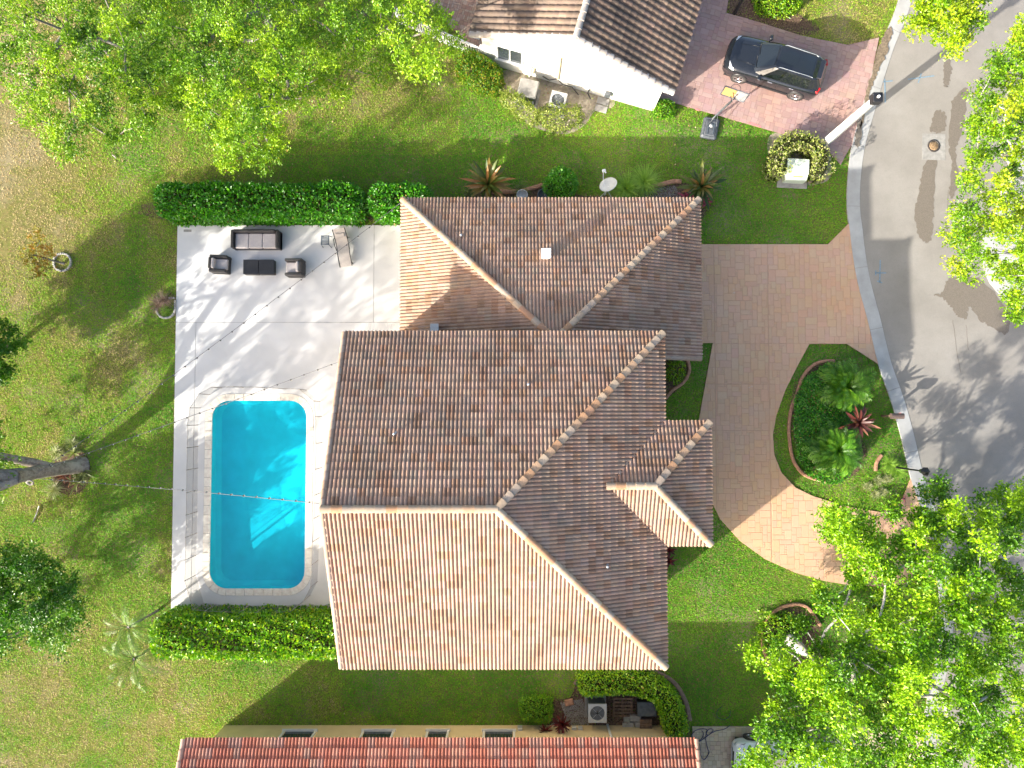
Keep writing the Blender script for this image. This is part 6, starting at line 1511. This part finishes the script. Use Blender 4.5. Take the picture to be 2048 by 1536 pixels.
    # utility box
    p = P(1594, 340, 0.6); r = empty('utility_box', (p.x, p.y, 0), 'pale green utility box inside the horseshoe shrub', 'utility box', rz=math.radians(-3))
    m = MB(); m.bbox((0, -0.02, 0.035), (1.45, 1.35, 0.09), 0, 0.02); m.build('pad', MT['conc'], r)
    m = MB(); x, y0, y1, z0, z1, z2 = 0.50, -0.48, 0.46, 0.08, 0.52, 0.72
    V = [(-x, y0, z0), (x, y0, z0), (x, y1, z0), (-x, y1, z0), (-x, y0, z1), (x, y0, z1), (x, y0+0.30, z2), (-x, y0+0.30, z2), (x, y1, z2), (-x, y1, z2)]
    m.add(V, [(0, 1, 5, 4), (4, 5, 6, 7), (7, 6, 8, 9), (2, 3, 9, 8), (1, 2, 8, 6, 5), (3, 0, 4, 7, 9)]); m.build('body', MT['box_green'], r)
    m = MB(); m.bbox((0, 0.13, 0.735), (1.04, 0.72, 0.035), 0, 0.012); m.build('lid', MT['box_green'], r)
    m = MB(); m.box((0.05, -0.33, 0.632), (0.45, 0.07, 0.004), 0, math.atan2(0.2, 0.3)); m.build('warning_label', simple('orange_label', (0.60, 0.33, 0.10), 0.6), r)
    p = P(1638, 356); m = MB(); m.bbox((0, 0, 0.02), (0.46, 0.38, 0.05), 0, 0.015); o = m.build('ground_box_lid', MT['wood'], label='dark brown ground box lid beside the utility box', cat='lid'); o.location = (p.x, p.y, 0.0)
    # manhole
    p = P(1867, 294); r = empty('manhole', (p.x, p.y, 0.01), 'round rusty manhole cover in a square concrete patch on the road', 'manhole', rz=math.radians(-2))
    m = MB(); m.box((0, 0, 0.006), (1.12, 1.28, 0.012)); m.build('concrete_patch', MT['conc'], r); m = MB(); m.lathe((0, 0.05, 0.013), [(0.23, 0.0), (0.23, 0.012), (0.31, 0.012), (0.31, 0.0)], 28); m.build('frame_ring', MT['iron'], r); m = MB(); m.cyl((0, 0.05, 0.013), 0.225, 0.009, 28); m.build('cover', MT['rust'], r)
    for i in range(5):
        for j in range(5):
            if (i-2)**2+(j-2)**2 <= 5: m = MB(); m.box(((i-2)*0.075, 0.05+(j-2)*0.075, 0.025), (0.045, 0.045, 0.008)); m.build('stud', MT['rust'], r)
    # hose
    hx = [(560, 165), (500, 205), (385, 230), (300, 290), (215, 345), (150, 330), (124, 292), (160, 228), (240, 202), (300, 215), (290, 245), (310, 275), (350, 250), (370, 215), (330, 203), (300, 240), (285, 320), (305, 420), (322, 480), (268, 552), (225, 490), (222, 390), (200, 355), (240, 310), (262, 260), (240, 226)]
    pts = [P2(1360+x/5.69, 1420+y/5.69) for x, y in hx]; z = [0.085 + 0.02*(i % 3) for i in range(len(pts))]; m = MB(); m.tube(spline([q+(zz,) for q, zz in zip(pts, z)], 4), 0.018, 5); m.build('garden_hose', simple('dark_blue_hose', (0.025, 0.03, 0.10), 0.45), label='dark blue garden hose in loose loops on the beige pavers', cat='hose')
    pts = [P2(x, y)+(0.06,) for x, y in ((1443, 1412), (1434, 1420), (1434, 1432), (1446, 1438), (1458, 1432), (1460, 1420))]; m = MB(); m.tube(spline(pts, 4), 0.014, 5); m.build('garden_hose', simple('green_hose', (0.03, 0.07, 0.05), 0.5), label='thin green hose loop lying on the shaded lawn', cat='hose')
    # stick on the lawn
    for a, b, lab in (((66, 1045), (78, 1012), 'pale stick on the lawn below the big trunk'), ((225, 310), (232, 316), 'short broken branch on the lawn under the corner tree')):
        m = MB(); m.tube([P(*a, 0.06), P((a[0]+b[0])/2+1, (a[1]+b[1])/2, 0.08), P(*b, 0.06)], 0.03, 5); m.build('stick', MT['pale_bark'], label=lab, cat='stick')
    # black edging bar at the top
    m = MB(); a, b = P(1473, -20, 0.0), P(1465, 38, 0); 
    r = empty('gate_post', P(1468, 28), 'black post with a thin rail at the top edge beside the pink driveway', 'post'); t2 = MB(); t2.bbox((0, 0, 0.75), (0.12, 0.12, 1.5), 0, 0.01); t2.build('post', MT['black_metal'], r); t2 = MB(); t2.box((0.2, 1.2, 1.3), (0.05, 2.4, 0.05), -0.12); t2.build('rail', MT['black_metal'], r)
build_misc()

# ---- street lamp, garden lamp, mailbox, hoop
def build_street():
    p = P(1645, 290); h = 5.2; r = empty('street_lamp', p, 'tall white concrete lamp post with a square black head', 'lamp post')
    m = MB(); n = 4
    def sq(w, z): return [(-w, -w, z), (w, -w, z), (w, w, z), (-w, w, z)]
    a, b = sq(0.17, -0.05), sq(0.125, h-0.25); m.add(a+b, [(0, 1, 5, 4), (1, 2, 6, 5), (2, 3, 7, 6), (3, 0, 4, 7), (4, 5, 6, 7)]); o = m.build('pole', MT['offwhite'], r); o.rotation_euler = (0, 0, 0.5)
    m = MB(); m.bbox((0, 0, h-0.10), (0.40, 0.40, 0.34), 0, 0.02); o = m.build('lamp_head', MT['black_metal'], r); o.rotation_euler = (0, 0, 0.0)
    m = MB(); m.lathe((0, 0, h+0.07), [(0.055, 0), (0.055, 0.08), (0.03, 0.10), (0, 0.10)], 10); m.build('photocell', MT['white'], r)
    p = P(1787, 934); r = empty('garden_lamp', p, 'thin black lamp post beside the kerb at the island', 'lamp post')
    m = MB(); m.lathe((0, 0, 0), [(0.10, 0), (0.09, 0.12), (0.045, 0.2), (0.035, 2.2)], 10); m.build('pole', MT['black_metal'], r)
    m = MB(); m.lathe((0, 0, 2.2), [(0.05, 0), (0.09, 0.05), (0.16, 0.42), (0.10, 0.42), (0.06, 0.06)], 6, False); m.build('lantern', MT['glass'], r); m = MB(); m.lathe((0, 0, 2.62), [(0.21, 0), (0.12, 0.10), (0.02, 0.16), (0.02, 0.24), (0, 0.25)], 6, False); m.build('lantern_roof', MT['black_metal'], r)
    p = P(1764, 832); r = empty('mailbox', p, 'brown mailbox on a wooden post beside the kerb', 'mailbox')
    m = MB(); m.box((0, 0, 0.5), (0.10, 0.10, 1.0)); m.box((0.12, 0, 0.96), (0.4, 0.08, 0.05)); m.build('post', MT['wood'], r)
    m = MB(); n = 8; pr = [(-0.13, 0.0), (-0.13, 0.14)] + [(-0.13*math.cos(PI*k/n), 0.14+0.11*math.sin(PI*k/n)) for k in range(1, n)] + [(0.13, 0.14), (0.13, 0.0)]
    for x in (-0.16, 0.40): pass
    A = [(-0.16, y, 1.0+z) for y, z in pr]; B2 = [(0.40, y, 1.0+z) for y, z in pr]; k = len(pr); m.add(A+B2, [(i, (i+1) % k, k+(i+1) % k, k+i) for i in range(k)] + [tuple(range(k))[::-1], tuple(range(k, 2*k))]); m.build('box', simple('brown_mailbox_paint', (0.10, 0.07, 0.06), 0.5), r)
    m = MB(); m.bbox((0.405, 0, 1.11), (0.02, 0.22, 0.2), 0, 0.008); m.build('door', MT['wood'], r); m = MB(); m.box((0.2, 0.14, 1.2), (0.05, 0.015, 0.16)); m.build('flag', MT['mark_red'], r)
    # basketball hoop
    base = P(1420, 257, 0.1); zb, zt = 2.25, 3.02; L0, L1 = P(1441, 188, zb), P(1487, 204, zb); bx = (L1-L0).normalized(); c = (L0+L1)/2; rz = math.atan2(bx.y, bx.x); W2 = (L1-L0).length
    r = empty('basketball_hoop', (base.x, base.y, 0), 'portable basketball hoop with a grey base beside the pink driveway', 'basketball hoop'); ws = dict(world_space=True)
    top = (c + Vector((0, 0, 0.25))) - Vector((-bx.y, bx.x, 0))*0.25
    rb = math.atan2(0.95, -0.12); d = Vector((top.x-base.x, top.y-base.y, 0)).normalized(); rb = math.radians(-12)
    m = MB(); m.bbox((base.x, base.y, 0.12), (0.78, 1.05, 0.20), rb, 0.08); m.bbox((base.x, base.y-0.03, 0.23), (0.52, 0.75, 0.06), rb, 0.03); m.build('base', MT['dark_grey'], r, **ws)
    for sx in (-0.14, 0.14): m = MB(); m.bbox((base.x+sx, base.y-0.1, 0.27), (0.05, 0.5, 0.03), rb, 0.01); m.build('base_rib', MT['slate_plastic'], r, **ws)
    m = MB(); m.cyl((base.x+0.02, base.y+0.08, 0.24), 0.10, 0.05, 14); m.build('filler_cap', MT['grey_metal'], r, **ws)
    pb = base + Vector((0.09, 0.42, 0.15)); m = MB(); m.tube([pb, pb.lerp(top, 0.5), top], 0.045, 8); m.build('pole', MT['dark_grey'], r, **ws)
    for s in (-1, 1): m = MB(); m.tube([base+Vector((s*0.25, 0.0, 0.22)), pb.lerp(top, 0.28)], 0.018, 6); m.build('strut', MT['dark_grey'], r, **ws)
    for k in (-0.12, 0.12):
        for z in (0.15, 0.5): m = MB(); m.tube([top+Vector((0, 0, z-0.2)), c+bx*k+Vector((0, 0, z))], 0.018, 5); m.build('arm', MT['black_metal'], r, **ws)
    m = MB(); up = Vector((0, 0, zt-zb))
    for a, b in ((L0, L1), (L0+up, L1+up), (L0, L0+up), (L1, L1+up)): m.tube([a, b], 0.03, 5)
    m.build('board_frame', MT['dark_grey'], r, **ws)
    t = NT('clear_acrylic'); tr = t.n('ShaderNodeBsdfTransparent'); mx = t.n('ShaderNodeMixShader'); mx.inputs[0].default_value = 0.12; t.set(0.1); t.l(tr.outputs[0], mx.inputs[1]); t.l(t.b.outputs[0], mx.inputs[2]); t.l(mx.outputs[0], t.out.inputs['Surface'])
    m = MB(); m.box(c+up/2, (W2, 0.015, zt-zb), rz); m.build('backboard', t.m, r, **ws)
    nrm = Vector((-bx.y, bx.x, 0)); m = MB(); m.box(L0.lerp(L1, 0.27)+up*0.52+nrm*0.0, (W2*0.5, 0.03, (zt-zb)*0.86), rz); m.build('orange_panel', simple('orange_board', (0.50, 0.27, 0.09), 0.6), r, **ws)
    rc = c + nrm*0.33 + Vector((0, 0, 0.22)); m = MB(); m.tube([rc + Vector((math.cos(a)*0.23, math.sin(a)*0.23, 0)) for a in [2*PI*k/20 for k in range(21)]], 0.011, 5, cap=False); m.build('rim', MT['black_metal'], r, **ws)
build_street()

# ---- cars
def build_car(label, loc, rz, paint, name='car', roof='black_glass'):
    root = empty(name, (loc.x, loc.y, 0.055), label, 'car', rz=rz)
    def loft(sections, closed_ends=True):
        m = MB(); n = len(sections[0]); V = [p for s in sections for p in s]; Fc = []
        for i in range(len(sections)-1):
            for k in range(n-1): Fc.append((i*n+k, i*n+k+1, (i+1)*n+k+1, (i+1)*n+k))
        if closed_ends: Fc.append(tuple(range(n))); Fc.append(tuple(range((len(sections)-1)*n, len(sections)*n))[::-1])
        m.add(V, Fc, True); return m
    st = [(2.36, .50, .66, .60, .36), (2.32, .70, .78, .70, .28), (2.20, .83, .88, .80, .24), (2.0, .90, .95, .87, .22), (1.6, .935, 1.01, .93, .22), (1.2, .945, 1.05, .96, .22), (0.95, .945, 1.07, .98, .22), (0.2, .945, 1.06, 1.0, .22), (-0.8, .945, 1.06, 1.02, .22), (-1.6, .94, 1.08, 1.05, .22), (-2.0, .92, 1.10, 1.06, .24), (-2.2, .87, 1.07, 1.02, .28), (-2.32, .76, .98, .92, .36), (-2.36, .62, .86, .80, .42)]
    secs = []
    for x, w, top, sh, bot in st:
        half = [(0.0, top), (.30*w, top-.002), (.62*w, top-.018), (.86*w, sh+.02), (.96*w, sh-.05), (w, sh-.16), (w*.985, .62), (w*.995, .48), (w*.98, .34), (w*.90, bot)]
        half = [(y, max(z, bot)) for y, z in half]
        secs.append([(x, -y, z) for y, z in half[::-1]] + [(x, y, z) for y, z in half[1:]])
    loft(secs).build('body', paint, root)
    m = MB(); m.box((0, 0, 0.24), (4.3, 1.70, 0.12)); m.build('underbody', MT['black'], root)
    for s in (-1, 1): m = MB(); m.box((0, s*.93, 0.29), (2.2, 0.05, 0.12)); m.build('sill', MT['black'], root)
    # cabin: pillars and roof in paint, glass laid into it
    zb, zt = 1.03, 1.62
    bot = [(1.0, .60), (0.88, .76), (0.55, .86), (-0.9, .865), (-1.7, .84), (-2.16, .72), (-2.22, .55)]
    topr = [(0.20, .48), (0.14, .56), (-0.02, .60), (-0.9, .625), (-1.65, .60), (-1.88, .52), (-1.92, .42)]
    ring = lambda pts, z, dz: [(x, -y, z + dz(x)) for x, y in pts] + [(x, y, z + dz(x)) for x, y in pts[::-1]]
    cb = lambda x: 0.02 if x < 0.8 else 0.0
    ct = lambda x: -0.05*max(0, (x+0.2)/0.4)**2 - 0.10*max(0, (-x-1.0)/0.9)**2
    R0, R1 = ring(bot, zb, cb), ring(topr, zt-0.03, ct); R2 = [(x*0.97-0.02, y*0.9, z+0.03) for x, y, z in R1]
    m = MB(); n = len(R0); V = R0+R1+R2; Fc = []
    for r in (0, n):
        for k in range(n): Fc.append((r+k, r+n+k, r+n+(k+1) % n, r+(k+1) % n))
    h = n//2
    for k in range(h-1): Fc.append((2*n+k, 2*n+k+1, 2*n+n-2-k, 2*n+n-1-k))
    m.add(V, [f[::-1] for f in Fc], False); m.build('cabin', paint, root)
    def glass(a, b, c, d, nm, inset=0.06, push=0.012, mat='car_glass'):
        a, b, c, d = map(Vector, (a, b, c, d)); cen = (a+b+c+d)/4; nn = (b-a).cross(d-a).normalized()
        if nn.dot(cen-Vector((-0.5, 0, 1.0))) < 0: nn = -nn
        v = [p + (cen-p).normalized()*inset + nn*push for p in (a, b, c, d)]; g = MB(); g.add(v + [p - nn*0.01 for p in v], [(0, 1, 2, 3), (7, 6, 5, 4)] + [(i, (i+1) % 4, 4+(i+1) % 4, 4+i) for i in range(4)]); return g.build(nm, MT[mat], root)
    glass(R0[0], R0[n-1], R1[n-1], R1[0], 'windscreen', 0.03); glass(R0[h-1], R0[h], R1[h], R1[h-1], 'rear_window', 0.03)
    glass(R0[0], R1[0], R1[1], R0[1], 'windscreen_corner', 0.02); glass(R0[n-1], R1[n-1], R1[n-2], R0[n-2], 'windscreen_corner', 0.02)
    lerp = lambda p, q, t: tuple(p[i]+(q[i]-p[i])*t for i in range(3))
    for s in (0, 1):
        g = (lambda k: k) if s == 0 else (lambda k: n-1-k)
        cuts = [(2, 3, 0.0, 0.62), (2, 3, 0.66, 1.0), (3, 4, 0.0, 0.50), (3, 4, 0.56, 0.98)]
        a0, a1, b0, b1 = R0[g(2)], R0[g(3)], R1[g(2)], R1[g(3)]; c1, d1 = R0[g(4)], R1[g(4)]
        up = lambda p, q: lerp(p, q, 0.06); dn = lambda p, q: lerp(p, q, 0.90)
        def win(p, q, r, t, nm): glass(up(p, r), up(q, t), dn(q, t), dn(p, r), nm, 0.03)
        A, Bm = lerp(a0, a1, 0.62), lerp(b0, b1, 0.62); win(a0, A, b0, Bm, 'side_window')
        win(lerp(a0, a1, 0.65), lerp(a1, c1, 0.45), lerp(b0, b1, 0.65), lerp(b1, d1, 0.45), 'side_window'); win(lerp(a1, c1, 0.50), lerp(a1, c1, 0.97), lerp(b1, d1, 0.50), lerp(b1, d1, 0.92), 'side_window')
    if roof:
        for xa, xb in ((0.08, -0.78), (-0.81, -1.55)):
            m = MB(); V = []; 
            for x in (xa, (xa+xb)/2, xb):
                for y in (-0.47, -0.2, 0.2, 0.47): V.append((x, y, zt+0.008+ct(x)-0.02*(abs(y) > 0.3)))
            m.add(V, [(i*4+k, (i+1)*4+k, (i+1)*4+k+1, i*4+k+1) for i in range(2) for k in range(3)]); m.build('roof_glass', MT['car_glass'], root)
    for s in (-1, 1):
        m = MB(); m.tube([(0.0, s*.545, zt-0.02), (-0.1, s*.55, zt+0.035), (-1.5, s*.535, zt-0.0), (-1.65, s*.52, zt-0.07)], 0.016, 5); m.build('roof_rail', MT['galv'], root)
        m = MB(); m.bbox((0.62, s*1.03, 1.08), (0.16, 0.22, 0.15), s*-0.2, 0.03); m.box((0.66, s*.92, 1.04), (0.06, 0.12, 0.04)); m.build('mirror', paint, root)
        for x in (0.05, -1.0): m = MB(); m.bbox((x, s*.955, 0.90), (0.22, 0.03, 0.035), 0, 0.008); m.build('door_handle', MT['chrome'], root)
        m = MB(); m.add([(2.22, s*.50, .80), (2.10, s*.80, .84), (1.85, s*.895, .885), (1.95, s*.80, .925), (2.15, s*.50, .90)], [(0, 1, 2, 3, 4)]); m.build('headlight', MT['lamp_glass'], root)
        m = MB(); m.bbox((-2.19, s*.70, .985), (0.15, 0.30, 0.11), s*-0.35, 0.02); m.build('tail_light', MT['tail_red'], root)
        for x in (1.42, -1.42):
            w = empty('wheel_hub', (0, 0, 0)); COL.objects.unlink(w); bpy.data.objects.remove(w)
            m = MB(); m.lathe((x, s*.70, 0.36), [(0.0, 0), (0.40, 0), (0.40, 0.252), (0.34, 0.254), (0, 0.2)], 26, axis=(0, s, 0)); m.build('wheel_arch', MT['black'], root)
            m = MB(); m.lathe((x, s*.72, 0.355), [(0.23, 0.0), (0.335, 0.02), (0.355, 0.06), (0.355, 0.18), (0.335, 0.235), (0.245, 0.245), (0.235, 0.2)], 26, axis=(0, s, 0)); ty = m.build('tyre', MT['tyre'], root)
            m = MB(); m.lathe((x, s*.72, 0.355), [(0.0, 0.17), (0.22, 0.175)], 24, axis=(0, s, 0)); m.build('wheel_back', MT['black_metal'], ty)
            m = MB(); m.lathe((x, s*.72, 0.355), [(0.215, 0.17), (0.215, 0.235), (0.245, 0.242), (0.245, 0.2)], 26, axis=(0, s, 0)); m.lathe((x, s*.72, 0.355), [(0.0, 0.238), (0.05, 0.236), (0.055, 0.18)], 12, axis=(0, s, 0))
            for k in range(5):
                a = 2*PI*k/5+0.3; u = Vector((math.cos(a), 0, math.sin(a))); t2 = Vector((-math.sin(a), 0, math.cos(a))); c = Vector((x, s*.72+s*0.222, 0.355))
                m.add([c+u*0.04+t2*0.03, c+u*0.04-t2*0.03, c+u*0.225-t2*0.045, c+u*0.225+t2*0.045], [(0, 1, 2, 3)] )
            m.build('rim', MT['chrome'], ty)
    m = MB(); m.bbox((2.31, 0, .62), (0.10, 0.86, 0.22), 0, 0.03); m.build('grille', MT['black'], root)
    m = MB(); m.bbox((-1.90, 0, 1.535), (0.26, 0.92, 0.03), 0, 0.012, 0, 0.25); m.build('spoiler', paint, root)
    for s in (-0.3, 0.3): m = MB(); m.tube([(1.9, s*1.3, .975), (1.0, s*1.6, 1.075)], 0.008, 4); m.build('bonnet_crease', paint, root)
    for s in (-0.35, 0.25): m = MB(); m.tube([(1.0, s-0.25, 1.085), (0.93, s+0.3, 1.115)], 0.012, 4); m.build('wiper', MT['black'], root)
    for s in (-1, 1):
        for x in (0.62, -0.35, -1.25): m = MB(); m.box((x, s*.944, .70), (0.012, 0.012, .52)); m.build('door_gap', MT['black'], root)
    return root
def car_materials():
    t = NT('car_paint_dark'); t.col((0.018, 0.021, 0.026)); t.set(0.22, 0.35, 0.6); t.b.inputs['Coat Weight'].default_value = 0.8; t.b.inputs['Coat Roughness'].default_value = 0.05; MT['paint_dark'] = t.m
    t = NT('car_paint_white'); t.col((0.62, 0.68, 0.74)); t.set(0.3, 0.1, 0.5); t.b.inputs['Coat Weight'].default_value = 0.6; MT['paint_white'] = t.m
    t = NT('car_glass'); t.col((0.010, 0.013, 0.014)); t.set(0.04, 0.0, 1.0); MT['car_glass'] = t.m
    MT['chrome'] = simple('bright_metal', (0.62, 0.62, 0.63), 0.25, 0.9, var=0.05); MT['tyre'] = simple('tyre_rubber', (0.05, 0.047, 0.043), 0.8, var=0.2); MT['tail_red'] = simple('red_lens', (0.50, 0.012, 0.015), 0.2, var=0.1)
    t = NT('headlight_lens'); t.col((0.45, 0.47, 0.50)); t.set(0.08, 0.3, 0.8); MT['lamp_glass'] = t.m
car_materials()
c = P(1550, 132, 0.75); build_car('dark grey sport utility car with a black glass roof on the pink driveway', c, math.radians(162.6), MT['paint_dark'])
c = P(1572, 1528, 0.9); build_car('pale blue white car under the tree at the bottom edge', c, math.radians(178), MT['paint_white'], roof=None)
